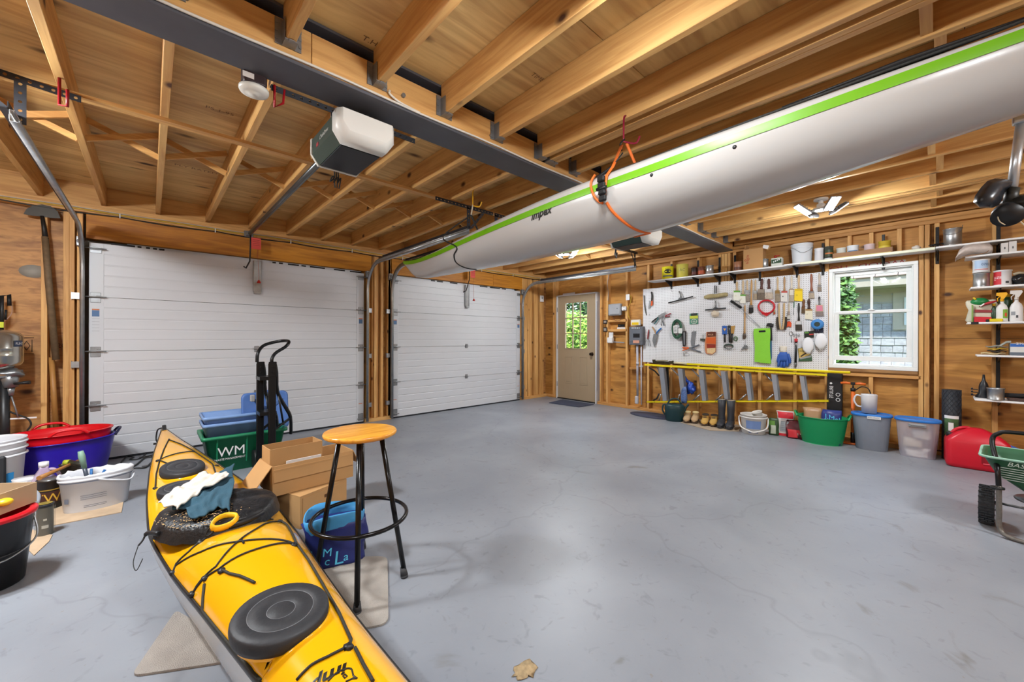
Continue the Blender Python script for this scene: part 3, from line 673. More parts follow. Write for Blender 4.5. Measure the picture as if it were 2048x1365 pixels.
for v in (365, 700, 1035): b = B(); p = zd(338, v); b.cyl((XR-.006, y1-.002, p.z-.045), (XR-.006, y1-.002, p.z+.045), .007, n=10); b.box((XR-.004, y1+.014, p.z), (.004, .024, .09)); DT.add('hinge', b, M_DGALV)
b = B(); b.box2((XR-.002, y0-.036, .25), (XR+.0, y0-.024, z1-.15)); b.box2((XR-.002, y1+.024, .45), (XR, y1+.036, z1-.1)); DT.add('flashing_tape', b, mat('9a9aa4', .5))
p, q = zd(375, 222), zd(500, 205); b = B(); b.prism([zd(390,217,XR-.003), zd(500,205,XR-.003), zd(500,218,XR-.003), zd(390,230,XR-.003)], (.002,0,0)); DT.add('paper_strip', b, mat('c9cacc', .6))
b = B(); p = zd(645,183,XR-.004); b.text('2X6 DOOR-9', lambda x, y: Vector((XR-.004, p.y+x, p.z-y*1.0-.0)), size=.05, sx=.72); DT.add('wrap_lettering', b, mat('b4605a', .6), recalc=False)
b = B(); b.grid(lambda s, t_: (5.30+.45*s, 4.22+.80*t_, .012-.004*math.sin(s*9)*0), 1, 1, th=.0); 
b = B(); c = [FL(1098,807), FL(1158,815.5), FL(1188,810.5), FL(1125,800.5)]; b.prism([Vector((v.x, v.y, .001)) for v in c], (0,0,.012)); solo('door_mat', b, mat('3d4356', .9, bump=.5, bscale=300), 'dark blue-grey mat in front of the tan entry door', 'mat')
# ================================================================ neighbouring house seen through the window
NH = T('neighbour_house', 'grey shingled house with pale roof outside the window', 'house', loc=(10.3, 0, 0), world=True)
XH = 10.3; ze = on(1750, 577, 0, XH).z
SHW = wood('cedar_shingle', 'b4b3b6', '9a999e', '4a4a52', axis=1, stretch=2, scale=3, knots=0)
nrow = 34; rh = .135; zt0 = ze-.02
for r in range(nrow):
    z = zt0-(r+1)*rh
    if z < -.6: break
    b = B(); y = -4.2+random.random()*.1
    while y < 3.4:
        w = random.uniform(.10, .2); xf = XH-.028-random.random()*.006; zl = z+random.random()*.006; b.prism([(xf, y, zl), (xf+.016, y, z+rh+.02), (XH+.012, y, z+rh+.02), (XH+.012, y, zl)], (0,w-.005,0)); y += w
    NH.add('shingle_course', b, SHW, kind='stuff')
b = B(); b.box2((XH+.01,-4.5,-1), (XH+.2, 3.4, ze+.3)); NH.add('wall', b, mat('6c6d72', .9))
b = B(); b.box2((XH-.56,-4.6, ze-.02), (XH+.2, 3.5, ze+.0)); b.box2((XH-.58,-4.6, ze-.02), (XH-.54, 3.5, ze+.15), .004); b.box2((XH-.03,-4.5, ze-.30), (XH+.0, 3.4, ze-.02)); NH.add('eave', b, mat('b7aa98', .6))
def shg():
    for k in range(26):
        a = Vector((XH-.62+k*.12, 0, ze+.15+k*.075)); b = B(); y = -4.6+(k % 2)*.15
        while y < 3.5:
            b.box2((a.x, y, a.z), (a.x+.14, y+.29, a.z+.012+random.random()*.004)); y += .3
        for v in b.bm.verts: v.co.z += (v.co.x-a.x)*.62
        NH.add('roof_course', b, mat('b39c8e', .85, var=.18, scale=4), kind='stuff')
shg()
p, q = on(1800, 596, 0, XH), on(1800, 654, 0, XH)
b = B(); b.box2((XH-.05, -3.3, q.z-.06), (XH-.0, on(1786,620,0,XH).y, p.z+.10), .004); b2 = NH.add('window_casing', b, mat('b9ae9e', .6))
b = B(); yy = on(1788,620,0,XH).y-.14; b.box2((XH-.07, yy-1.0, q.z+.03), (XH-.045, yy, p.z+.0)); NH.add('window_frame', b, mat('dfe2e4', .5), to=b2)
b = B(); b.box2((XH-.074, yy-.93, q.z+.09), (XH-.068, yy-.07, p.z-.06)); NH.add('window_glass', b, mat('30363c', .08, var=0), to=b2)
b = B(); b.box2((6.3,-9,-.35), (16, 9.5,-.3)); tag(_link('ground', b, mat('5f7a3c', .95, var=.2, scale=3), None, False), 'grass outside', kind='structure')
# foliage: an evergreen by the window, leafy bushes past the entry door
def foliage(name, label, c, d, n, cols, leaf=.05, seed=1, conic=False, trunk=True):
    rnd = random.Random(seed); t = T(name, label, name.split('_')[-1], loc=(c[0], c[1], 0-.3), world=True, group=None)
    mats = [mat(k, .6, var=.15, scale=2, key=('leaf', k)) for k in cols]; b = B()
    for i in range(n):
        while True:
            p = Vector((rnd.uniform(-1,1), rnd.uniform(-1,1), rnd.uniform(-1,1)))
            if .35 < p.length < 1: break
        if conic: k = (1-p.z)/2*.9+.12; p.x *= k; p.y *= k
        q = Vector((c[0]+p.x*d[0], c[1]+p.y*d[1], c[2]+p.z*d[2])); u = Vector((rnd.gauss(0,1), rnd.gauss(0,1), rnd.gauss(0,.6))).normalized(); v = u.orthogonal().normalized(); l = leaf*rnd.uniform(.6, 1.4)
        vs = [b.bm.verts.new(q+x) for x in (u*l, v*l*.42, -u*l, -v*l*.42)]; f = b.bm.faces.new(vs); f.material_index = rnd.randrange(len(cols))
    t.add('leaves', b, mats, kind='stuff', recalc=False)
    if trunk: b = B(); b.cyl((c[0], c[1],-.3), (c[0], c[1], c[2]+d[2]*.5), .06, .03, n=8); t.add('trunk', b, mat('4c3a2a', .9))
    return t
p = on(1668, 640, 0, 8.6)
foliage('evergreen_shrub', 'feathery green evergreen at the left edge of the window view', (8.6, p.y+.10, 1.3), (.5,.42, 1.7), 9000, ('4f7a34','6f9a45','3a5c2a'), .055, 3, trunk=True)
p = on(1150, 640, 0, 8.0)
foliage('leafy_bush', 'bright green leafy bush outside the entry door', (8.2, p.y+.35, 1.0), (.6, 1.0, .95), 5000, ('8fb834','a9cc4a','5f8a26','c4dc72'), .07, 5)
foliage('leafy_tree', 'dark green tree beyond the bush outside the entry door', (11.5, p.y+3.2, 2.2), (1.4, 2.6, 2.4), 9000, ('3c5a2a','4f7436','6d9444','2c4422'), .11, 6)
# ================================================================ mudded electrical fittings near the entry door
def plate(t, name, u0, v0, u1, v1, th, m, X=XR, bev=.002, Z=zd, label=None):
    a, c = Z(u0, v1, X-th), Z(u1, v0, X-th); b = B(); b.box2((X-th, min(a.y,c.y), min(a.z,c.z)), (X, max(a.y,c.y), max(a.z,c.z)), bev); return t.add(name, b, m, label=label)
def thing_at(name, label, cat, u, v, Z=zd, X=XR, group=None): p = Z(u, v, X); return T(name, label, cat, loc=tuple(p), world=True, group=group)
t = thing_at('control_box', 'grey plastic sprinkler control box on the studs right of the entry door', 'box', 860, 360)
plate(t, 'housing', 800, 305, 912, 418, .07, mat('94979c', .45), bev=.012); plate(t, 'cover', 812, 312, 905, 410, .082, mat('9a9da2', .4), bev=.01)
b = B(); p = zd(884, 352, XR-.083); b.cyl(p, p+Vector((-.006,0,0)), .009, n=10); t.add('latch', b, mat('55575b', .4))
t = thing_at('outlet_box', 'white outlet box beside the grey control box', 'outlet', 940, 352); plate(t, 'body', 922, 332, 960, 372, .05, M_WPLAS, bev=.01)
for v in (340, 362): plate(t, 'socket', 936, v-6, 950, v+6, .053, mat('c9c9c9', .4), bev=.001)
t = thing_at('wall_switch', 'white switch on the stud above the grey control box', 'switch', 978, 250); plate(t, 'plate', 962, 222, 995, 278, .02, M_WPLAS, bev=.004); plate(t, 'toggle', 974, 240, 983, 256, .028, M_WPLAS, bev=.002)
t = thing_at('opener_button', 'white wall button on the corner boards left of the entry door', 'switch', 200, 262, Z=lambda u, v, X=0: on(1040+u/4.55, 540+v/4.55, 1, YD+.02))
for nm, (u0, v0, u1, v1), th, mm in (('plate', (187,236,217,290), .02, M_WPLAS), ('button', (197,250,207,264), .026, mat('8a8c8e', .4))):
    a, c = on(1040+u0/4.55, 540+v1/4.55, 1, YD-.02), on(1040+u1/4.55, 540+v0/4.55, 1, YD-.02); b = B(); b.box2((a.x, YD-.02-th+.02, a.z), (c.x, YD+.0, c.z), .002); t.add(nm, b, mm)
for i, (v0, v1, lb) in enumerate(((455,493,'upper of two dark double switches right of the entry door'),(523,565,'lower of two dark double switches right of the entry door'))):
    t = thing_at('double_switch', lb, 'switch', 772, v0+20); plate(t, 'plate', 755, v0, 790, v1, .02, mat('2b211c', .4), bev=.003)
    for k in (763, 777): plate(t, 'rocker', k, v0+10, k+6, v1-10, .026, mat('c9c4bc', .4), bev=.001)
t = thing_at('timer_panel', 'white door-opener control with black display on the plywood', 'control', 918, 530, X=XPLY); plate(t, 'base', 883, 522, 955, 560, .02, M_WPLAS, X=XPLY, bev=.003); plate(t, 'display', 890, 497, 948, 521, .024, mat('17181a', .25), X=XPLY, bev=.003)
b = B(); p = zd(897, 512, XPLY-.026); b.text('00:0', lambda x, y: Vector((p.x, p.y-x, p.z+y)), size=.02); t.add('display_text', b, mat('8a9096', .4), recalc=False)
t = thing_at('outlet_box', 'white outlet with a plugged-in adapter at waist height right of the entry door', 'outlet', 820, 620); plate(t, 'plate', 808, 570, 845, 640, .02, M_WPLAS, bev=.004); plate(t, 'adapter', 788, 616, 836, 668, .07, M_WPLAS, bev=.012)
t = thing_at('grey_pipe', 'short grey conduit running sideways from the white adapter', 'pipe', 890, 660); b = B(); p, q = zd(836, 656, XR-.02), zd(948, 664, XR-.02); b.cyl(p, q, .011, n=10); t.add('pipe', b, mat('8b8d95', .5)); b = B(); b.cyl(p, p+(q-p)*.08, .016, n=10); t.add('coupling', b, mat('8b8d95', .5))
t = thing_at('breaker_panel', 'dark grey electrical panel left of the pegboard', 'panel', 1055, 600)
plate(t, 'cabinet', 992, 515, 1115, 684, .085, mat('5d6168', .4), bev=.006); plate(t, 'door', 1003, 545, 1104, 650, .092, mat('656a72', .4), bev=.004); plate(t, 'breaker_window', 1028, 580, 1088, 618, .096, mat('23262b', .3), bev=.002)
for k in range(5): plate(t, 'status_light', 1015+k*16, 524, 1025+k*16, 536, .088, mat('b9bdc2', .4), bev=.001)
for k in range(4): plate(t, 'breaker', 1040+k*11, 590, 1048+k*11, 608, .10, mat('101114', .4), bev=.001)
plate(t, 'warning_label', 1028, 642, 1084, 668, .0935, mat('c9937c', .5), bev=0)
t = thing_at('indicator_box', 'white and yellow plastic box on top of the electrical panel', 'box', 1045, 480); plate(t, 'body', 1008, 452, 1090, 508, .05, mat('d8d6cc', .4), X=XR-.02, bev=.006); plate(t, 'yellow_label', 1016, 478, 1078, 503, .052, mat('d9b616', .4), X=XR-.02, bev=0)
def pipe(label, pts, r, col, name='conduit', fit=None, cat='pipe'):
    t = T(name, label, cat, loc=tuple(pts[-1]), world=True); b = B(); b.tube(pts, r, 12); t.add('pipe', b, mat(col, .45)); return t
t = pipe('thick grey conduit dropping from the electrical panel to a fitting near the floor', [zd(1068,684,XR-.03), zd(1070,1150,XR-.03)], .019, 'a9a9b4')
b = B(); p = zd(1063,1185,XR-.04); b.box(p, (.05,.055,.13), bev=.01); t.add('conduit_body', b, mat('b9bac2', .4)); b = B(); p = zd(1070,868,XR-.03); b.cyl(p, p+Vector((0,0,.05)), .024, n=12); t.add('coupling', b, mat('b0b0b8', .4))
t = pipe('thin white conduit dropping beside the left edge of the pegboard', [zd(1103,686,XR-.03), zd(1104,1228,XR-.03)], .011, 'c9c9d2'); b = B(); p = zd(1104,880,XR-.03); b.box(p, (.03,.05,.03), bev=.005); t.add('strap', b, mat('b9bac2', .4))
t = T('power_cable', 'grey-white cable hanging along the stud above the control box', 'cable', loc=tuple(zd(800,280)), world=True); b = B(); b.tube(smooth_path([zd(808,0,XR-.01), zd(806,60,XR-.01), zd(795,130,XR-.012), zd(803,200,XR-.01), zd(800,280,XR-.012)], 5), .006, 8); t.add('cable', b, mat('b5aea6', .5))
t = T('power_cable', 'yellow cable curving from the white switch down to the electrical panel', 'cable', loc=tuple(zd(990,400)), world=True); b = B(); b.tube(smooth_path([zd(996,232,XR-.012), zd(1012,250,XR-.03), zd(1005,300,XR-.02), zd(985,350,XR-.012), zd(985,410,XR-.012), zd(1003,455,XR-.012)], 5), .005, 8); t.add('cable', b, mat('b59a2c', .5))
t = T('power_cable', 'thin cable looping under the grey control box', 'cable', loc=tuple(zd(880,450)), world=True); b = B(); b.tube(smooth_path([zd(845,420,XR-.02), zd(860,455,XR-.03), zd(900,462,XR-.03), zd(935,430,XR-.02), zd(905,418,XR-.02)], 5), .004, 8); t.add('cable', b, mat('5a3b2a', .6))
# cables stapled along the top of the door wall
for k, (col, z, y, lb) in enumerate((('c2a02a', 2.425, YD-.02, 'yellow cable stapled along the top plate over the garage doors'), ('17181a', 2.405, YD-.016, 'black cable sagging between staples over the garage doors'), ('b9b4a8', 2.44, YD-.02, 'pale cable stapled above the yellow one over the garage doors'))):
    t = T('wall_cable', lb, 'cable', loc=(2.4, y, z), world=True); b = B(); pts = []
    for i in range(0, 90):
        x = -2.5+i*.095; pts.append((x, y, z+(-.014*abs(math.sin(i*PI/8)) if k == 1 else .003*math.sin(i*.7))))
    b.tube(pts, .006 if k != 2 else .0045, 6); t.add('cable', b, mat(col, .45))
    if k == 1:
        for i in range(0, 90, 8): b = B(); b.box((-2.5+i*.095, y-.008, z+.008), (.008,.008,.045)); t.add('staple', b, M_WPLAS)
t = T('wall_cable', 'white cable stapled along the bottom edge of the steel beam ledger', 'cable', loc=(3, 1.98, 2.47), world=True); b = B(); b.tube([(-2.5+i*.2, 1.977, 2.474+.004*math.sin(i*1.3)) for i in range(42)], .006, 6); t.add('cable', b, mat('d8d3c8', .5))
p = Vector((.93, 1.975, 2.52)); b = B(); b.tube(smooth_path([p+Vector((0,0,.0)), p+Vector((.0,-.005,-.02)), p+Vector((.06,-.003,-.04)), p+Vector((.18,.002,-.046))], 5), .006, 8); t.add('cable_loop', b, mat('d8d3c8', .5))
# ================================================================ pegboard
def pegmat():
    m, t, p = _new('pegboard_white'); N, L = t.nodes, t.links; tc = N.new('ShaderNodeTexCoord'); sp_ = N.new('ShaderNodeSeparateXYZ'); L.new(tc.outputs['Object'], sp_.inputs[0]); prev = []
    for i in (1, 2):
        a = N.new('ShaderNodeMath'); a.operation = 'MULTIPLY'; a.inputs[1].default_value = 1/.0254; L.new(sp_.outputs[i], a.inputs[0]); f = N.new('ShaderNodeMath'); f.operation = 'FRACT'; L.new(a.outputs[0], f.inputs[0])
        s = N.new('ShaderNodeMath'); s.operation = 'SUBTRACT'; s.inputs[1].default_value = .5; L.new(f.outputs[0], s.inputs[0]); q = N.new('ShaderNodeMath'); q.operation = 'POWER'; q.inputs[1].default_value = 2; L.new(s.outputs[0], q.inputs[0]); prev.append(q)
    ad = N.new('ShaderNodeMath'); ad.operation = 'ADD'; L.new(prev[0].outputs[0], ad.inputs[0]); L.new(prev[1].outputs[0], ad.inputs[1]); lt = N.new('ShaderNodeMath'); lt.operation = 'LESS_THAN'; lt.inputs[1].default_value = .022; L.new(ad.outputs[0], lt.inputs[0])
    mx = N.new('ShaderNodeMix'); mx.data_type = 'RGBA'; mx.inputs[6].default_value = srgb('d6d7da'); mx.inputs[7].default_value = srgb('2c2724'); L.new(lt.outputs[0], mx.inputs[0]); L.new(mx.outputs[2], p.inputs['Base Color']); p.inputs['Roughness'].default_value = .4; return m
zp = lambda u, v, X=XR-.008: on(1270+u/4.551, 440+v/4.551, 0, X)
pgl, pgr = WR(1286,650,XR-.006).y, WR(1656,650,XR-.006).y; pgb, pgt = WR(1285.4,724.6,XR-.006).z, WR(1286.5,578.9,XR-.006).z
b = B(); b.box2((XR-.006, pgr, pgb), (XR-.0005, pgl, pgt)); solo('pegboard', b, pegmat(), 'white perforated pegboard hung with brushes and garden tools', 'pegboard')
XP = XR-.008
def hook(t, u, v, l=.035, m=None):
    p = zp(u, v, XP); b = B(); b.tube([p, p+Vector((-l*.8,0,0)), p+Vector((-l,0,.003)), p+Vector((-l,0,.012))], .002, 6); return t.add('peg_hook', b, m or M_DGALV)
def slab(b, pts, th, X=XP-.002): b.prism([zp(u, v, X) for u, v in pts], (-th,0,0))
for u, v, lb in ((343,655,'bare metal hook near the top left of the pegboard'),(603,632,'bare metal hook left of the fluffy window washer'),(138,868,'bare metal hook above the pruners at the pegboard edge')):
    t = thing_at('peg_hook', lb, 'hook', u, v, Z=zp); p = zp(u, v, XP); b = B(); b.tube([p, p+Vector((-.03,0,0)), p+Vector((-.035,0,.02))], .0025, 6); t.add('wire', b, M_DGALV)
def brush(label, top, bot, hw, bw, vh, vf, ch, cf, cb, sleeve=None, band=None, txt=None, name='paintbrush', cat='brush', tip=0, group=None):
    """top/bot (u,v), vh end of handle, vf end of ferrule, widths in zoom units"""
    t = thing_at(name, label, cat, top[0], bot[1], Z=zp); X = XP-.012; (ut, vt), (ub, vb) = top, bot
    U = lambda v: ut+(ub-ut)*(v-vt)/(vb-vt)
    b = B(); n = 7; pts = []; rs = []
    for i in range(n+1):
        f = i/n; v = vt+(vh-vt)*f; pts.append(zp(U(v), v, X)); w = hw*(.75+.45*math.sin(PI*min(1, f*1.6))*(f < .62)+(.6*(f-.62)/.38 if f >= .62 else 0)); rs.append(w*.00070)
    b.tube(pts, rs, 10, up=(1,0,0), flat=(.75, 1)); t.add('handle', b, mat(ch, .4, var=.12, scale=30))
    b = B(); slab(b, [(U(vt)-3, vt-1), (U(vt)+3, vt-1), (U(vt)+3, vt+6), (U(vt)-3, vt+6)], .012, XP); t.add('peg_hook', b, M_DGALV)
    if sleeve:
        b = B(); w = bw/2; slab(b, [(U(vh)-w*.92, vh), (U(vh)+w*.92, vh), (U(vb)+w, vb), (U(vb)-w, vb-6)], .018); t.add('sleeve', b, mat(sleeve, .5, var=.04))
        if band: b = B(); slab(b, [(U(vh)-w*.93, vh), (U(vh)+w*.93, vh), (U(vh)+w*.95, vh+(vb-vh)*.16), (U(vh)-w*.95, vh+(vb-vh)*.16)], .001, XP-.0202); t.add('sleeve_band', b, mat(band, .5))
        if txt: b = B(); p = zp(U(vb)-w*.7, vb-(vb-vh)*.45, XP-.0212); b.text(txt[0], lambda x, y: Vector((p.x, p.y-x, p.z+y)), size=.022, sx=.8); t.add('sleeve_print', b, mat(txt[1], .5), recalc=False)
        return t
    b = B(); w = bw/2; slab(b, [(U(vh)-w*.8, vh), (U(vh)+w*.8, vh), (U(vf)+w*.9, vf), (U(vf)-w*.9, vf)], .016, XP-.003); t.add('ferrule', b, mat(cf, .3, .8 if cf in ('b5b6b8','8f8f90','9c9c9c') else 0, var=.15, scale=40))
    if band: b = B(); slab(b, [(U(vh)-w*.7, vh+4), (U(vh)+w*.7, vh+4), (U(vf)+w*.8, vf-3), (U(vf)-w*.8, vf-3)], .001, XP-.0195); t.add('brush_label', b, mat(band, .5))
    b = B(); slab(b, [(U(vf)-w*.9, vf), (U(vf)+w*.9, vf), (U(vb)+w, vb-tip), (U(vb)+w*.4, vb), (U(vb)-w*.9, vb)], .013, XP-.004); t.add('bristles', b, mat(cb, .8, var=.3, scale=60)); return t
LW, TN, DB = 'c2a883', 'b98d52', '4a241c'
brush('paintbrush with pale handle in a white and green sleeve, first in the top row', (927,562),(930,740), 18, 64, 645, 0, LW, 0, 0, sleeve='dfe0d4', band='5f9a3c', txt=('2.5','b89a2a'))
brush('paintbrush in a lower-hanging white and green sleeve, second in the top row', (983,550),(984,765), 17, 54, 680, 0, LW, 0, 0, sleeve='dfe0d4', band='5f9a3c', txt=('2','b89a2a'))
brush('narrow silver-grey paintbrush between the lower green sleeve and the long amber brush', (1020,550),(1025,745), 15, 40, 640, 680, LW, '9c9c9c', '8c8278')
brush('long amber-handled brush with slanted black bristles', (1061,546),(1057,852), 15, 42, 775, 800, TN, '9c9c9c', '24211f', tip=12)
brush('short pale-handled brush with tan bristles right of the long amber brush', (1097,546),(1095,728), 14, 34, 645, 672, LW, '9c9c9c', 'a08f78')
brush('wide brush with flared dark brown handle and grey-brown bristles, left of its pair', (1157,540),(1145,725), 22, 68, 632, 665, DB, '8a7d6e', '6b5f52')
brush('wide brush with flared dark brown handle and pale worn ferrule, right of its pair', (1217,538),(1221,722), 22, 82, 630, 662, DB, 'b5b6b8', 'b7aa9a')
brush('pale-handled brush with brown paper label on its bristles', (1298,522),(1298,748), 15, 48, 643, 672, LW, '8a6a38', '8d7f6c', band='8a6a38')
brush('brush in a white sleeve with red top and dark round emblem', (1360,520),(1360,750), 15, 58, 648, 0, 'a8835a', 0, 0, sleeve='d2cfca', band='a8443c', txt=('\u25cf','2b2b2b'))
brush('off-white handled brush with brown and white label left of the yellow sleeve', (1425,508),(1425,746), 15, 50, 632, 690, 'cfc4b0', '8a6a38', 'a59a8a', band='cfc9ba')
brush('paintbrush in a bright yellow sleeve', (1491,503),(1490,742), 17, 76, 630, 0, LW, 0, 0, sleeve='e4c51c', band='caa812', txt=('2\u00bd','2a2410'))
brush('brush with reddish-brown handle and pale worn bristles near the window', (1605,494),(1608,716), 17, 54, 650, 668, '8a5138', '8f8f90', 'a79a88')
brush('paint-spattered white-handled brush closest to the window in the top row', (1678,488),(1680,650), 16, 38, 595, 612, 'b5aa9c', '8f8f90', '8a7d6e')
brush('long tan-handled brush with small bent dark bristle head', (1001,776),(997,1086), 14, 32, 1036, 1052, 'b98f5c', '8f8f90', '4c4036', tip=18)
brush('small white-handled brush beside the red strainer', (1270,768),(1270,860), 9, 16, 825, 840, 'cfc6b8', 'a89060', 'a8502c')
brush('white-handled brush with bright metal ferrule above the orange scraper', (1402,753),(1400,905), 14, 30, 838, 870, 'b8ad9c', 'b5b6b8', 'c9c5bc')
brush('brush with black lower handle and wide black bristles', (1490,758),(1491,1008), 15, 64, 920, 955, '2a2826', 'b5b6b8', '3a332c', band='c2c3c4')
brush('short brown-handled stubby brush below the yellow sleeve', (1536,725),(1533,852), 20, 36, 795, 815, '6b4426', '6b4a2e', '5a4630')
brush('dark-handled brush in a cream sleeve', (1582,722),(1585,910), 20, 68, 812, 0, '3a211a', 0, 0, sleeve='d6d0ba', band='9a7a4a', txt=('2"','4a3a2a'))
t = brush('black-handled brush in clear packaging with pink and yellow band', (1677,700),(1680,876), 15, 76, 775, 835, '1f1f20', 'c9a83c', '5a3c22', band='d0507a')
b = B(); slab(b, [(1634,728),(1724,722),(1728,878),(1636,882)], .03); t.add('clear_pack', b, mat('e8e8ea', .15, var=0, alpha=.18))
# scrub brush on a twisted wire
t = thing_at('bottle_brush', 'black cylindrical scrub brush on a long twisted wire handle', 'brush', 950, 800, Z=zp); b = B(); rnd = random.Random(3); p, q = zp(872,738,XP-.035), zp(968,802,XP-.035)
for i in range(420):
    c = p.lerp(q, rnd.random()); a = rnd.random()*2*PI; u = (q-p).normalized(); v = u.orthogonal().normalized(); w = u.cross(v); d = (v*math.cos(a)+w*math.sin(a))*.026; e = u*.0015
    f = [b.bm.verts.new(c-e), b.bm.verts.new(c+e), b.bm.verts.new(c+d)]; b.bm.faces.new(f)
b.cyl(p, q, .015, n=10); t.add('bristles', b, mat('16171a', .8), kind='stuff'); b = B(); b.tube([q, zp(1040,880,XP-.03), zp(1140,978,XP-.01)], .0022, 6); b.tube([q+Vector((0,0,-.01)), zp(1045,892,XP-.03), zp(1130,978,XP-.01)], .0022, 6); t.add('wire_handle', b, M_DGALV)
t = thing_at('red_strainer', 'red plastic ring-shaped paint strainer hanging from the pegboard', 'strainer', 1195, 870, Z=zp); b = B()
out = [(1200+74*math.cos(a), 787-55*math.sin(a)) for a in [PI*k/10 for k in range(11)]]+[(1130,830),(1205,876),(1262,830)][0:0]
ring = [zp(1197+72*math.cos(a), 790+(56 if math.sin(a) < 0 else 62)*math.sin(a), XP-.02) for a in [2*PI*k/28 for k in range(28)]]
b.tube(ring, .011, 8, closed=True, flat=(2.0, 1), up=(1,0,0)); slab(b, [(1135,820),(1175,850),(1200,856),(1235,845),(1258,818),(1240,850),(1203,878),(1160,858)], .03); t.add('body', b, mat('c2202c', .35)); hook(t, 1205, 733)
t = thing_at('wire_brush', 'left of two curved wooden-handled wire brushes under the yellow sleeve', 'brush', 1312, 1005, Z=zp)
for k, (uu, lb) in enumerate(((0, None), (1, 'right of two curved wooden-handled wire brushes under the yellow sleeve'))):
    if k: t = thing_at('wire_brush', lb, 'brush', 1350, 1005, Z=zp)
    s = 1 if k == 0 else -1; c = 1312 if k == 0 else 1358
    b = B(); b.tube(smooth_path([zp(c,758,XP-.03), zp(c,850,XP-.03), zp(c+s*4,930,XP-.03), zp(c+s*14,1000,XP-.03)], 5), .011, 8, up=(1,0,0), flat=(.7,1)); t.add('handle', b, mat('c2a57a', .6, var=.15))
    b = B(); b.tube(smooth_path([zp(c-s*12,885,XP-.02), zp(c-s*14,940,XP-.02), zp(c-s*2,1000,XP-.02)], 5), .017, 7, up=(1,0,0)); t.add('bristles', b, mat('4a4238', .8, var=.4, scale=80, bump=1, bscale=300))
t = thing_at('scraper', 'orange-red plastic scraper under the bright metal ferrule brush', 'scraper', 1400, 980, Z=zp); b = B(); slab(b, [(1382,940),(1392,925),(1415,925),(1426,945),(1422,980),(1404,968),(1380,980)], .015); t.add('blade', b, mat('d2522e', .4)); hook(t, 1403, 926)
t = thing_at('thin_file', 'thin green-handled tool between the sleeves', 'tool', 1445, 865, Z=zp); b = B(); b.tube([zp(1448,745,XP-.008), zp(1446,800,XP-.008)], .006, 8); t.add('handle', b, mat('4f7a64', .4)); b = B(); b.tube([zp(1446,800,XP-.008), zp(1441,866,XP-.008)], .003, 6); t.add('shaft', b, M_DGALV)
t = thing_at('masking_tape', 'roll of blue masking tape with a dark core card', 'tape', 1665, 1030, Z=zp); b = B(); c = zp(1660,952,XP-.035); b.lathe([(.030,-.025),(.062,-.025),(.064,0),(.062,.025),(.030,.025),(.030,-.025)], c=tuple(c), n=26, axis=Matrix.Rotation(PI/2,4,'Y')); t.add('roll', b, mat('3c7fc0', .5)); b = B(); b.lathe([(.0,.0),(.030,.0)], c=tuple(c+Vector((-.018,0,0))), n=20, axis=Matrix.Rotation(PI/2,4,'Y')); t.add('core_card', b, mat('2c3a34', .5)); b = B(); slab(b, [(1630,985),(1714,985),(1716,1028),(1632,1030)], .006); t.add('header_card', b, mat('262a3c', .5))
b = B(); p = zp(1645,1012,XP-.0095); b.text('2 3', lambda x, y: Vector((p.x, p.y-x, p.z+y)), size=.025); t.add('card_print', b, mat('8a9cc0', .5), recalc=False)
t = thing_at('cotter_key', 'grey wire ring tool left of the red-capped caulking tool', 'tool', 1425, 1115, Z=zp); b = B(); b.tube([zp(1421+16*math.cos(a), 1035+17*math.sin(a), XP-.01) for a in [2*PI*k/16 for k in range(16)]], .003, 6, closed=True); b.tube([zp(1423,1050,XP-.01), zp(1426,1115,XP-.01)], .005, 6); t.add('wire', b, M_DGALV)
t = thing_at('caulking_gun', 'slim dark caulking tool with a red cap', 'tool', 1465, 1345, Z=zp); b = B(); b.tube([zp(1467,1105,XP-.02), zp(1462,1300,XP-.02)], .013, 12); t.add('barrel', b, mat('26272a', .35, .3)); b = B(); b.cyl(zp(1467,1082,XP-.02), zp(1466,1112,XP-.02), .018, n=14); t.add('red_cap', b, mat('c02a30', .4)); b = B(); b.tube([zp(1467,1085,XP-.02), zp(1470,1040,XP-.02)], .004, 8); b.tube([zp(1440,1042,XP-.02), zp(1455,1055,XP-.02), zp(1485,1055,XP-.02), zp(1500,1046,XP-.02)], .004, 8); b.tube([zp(1440,1042,XP-.02), zp(1500,1042,XP-.02)], .003, 8); t.add('wire_handle', b, M_DGALV)
b = B(); b.tube([zp(1462,1295,XP-.02), zp(1458,1345,XP-.02)], .009, 8); b.box(zp(1466,1315,XP-.02), (.014,.02,.035)); t.add('trigger', b, mat('6b6c6e', .4, .6)); b = B(); b.cyl(zp(1466,1125,XP-.02), zp(1466,1140,XP-.02), .0145, n=12); t.add('chrome_band', b, M_GALV)
t = thing_at('dust_mask', 'left white cup dust mask hanging by the blue tape', 'mask', 1582, 1215, Z=zp)
for k, (cu, cv, ru, rv, lb) in enumerate(((1575,1142,42,72,None),(1690,1105,42,70,'right white cup dust mask below the blue tape'))):
    if k: t = thing_at('dust_mask', lb, 'mask', 1682, 1200, Z=zp)
    c = zp(cu, cv, XP-.034); rr = ru*.00137; b = B(); b.sphere(c, 1, sc=(.03, rr*1.05, rv*.0014), u=22, v=14); t.add('cup', b, mat('dcdde0', .75, var=.02, bump=.1)); b = B(); b.tube([c+Vector((-.01, rr*.95*math.cos(a), rv*.00142*math.sin(a)*1.0)) for a in [PI+PI*q/12 for q in range(13)]], .002, 6); b.tube(smooth_path([c+Vector((-.02,-rr*.8,-.05)), c+Vector((-.02,-rr*.2,-.11)), c+Vector((-.02,rr*.7,-.06))], 5), .002, 6); t.add('elastic', b, mat('b9b6ae', .7))
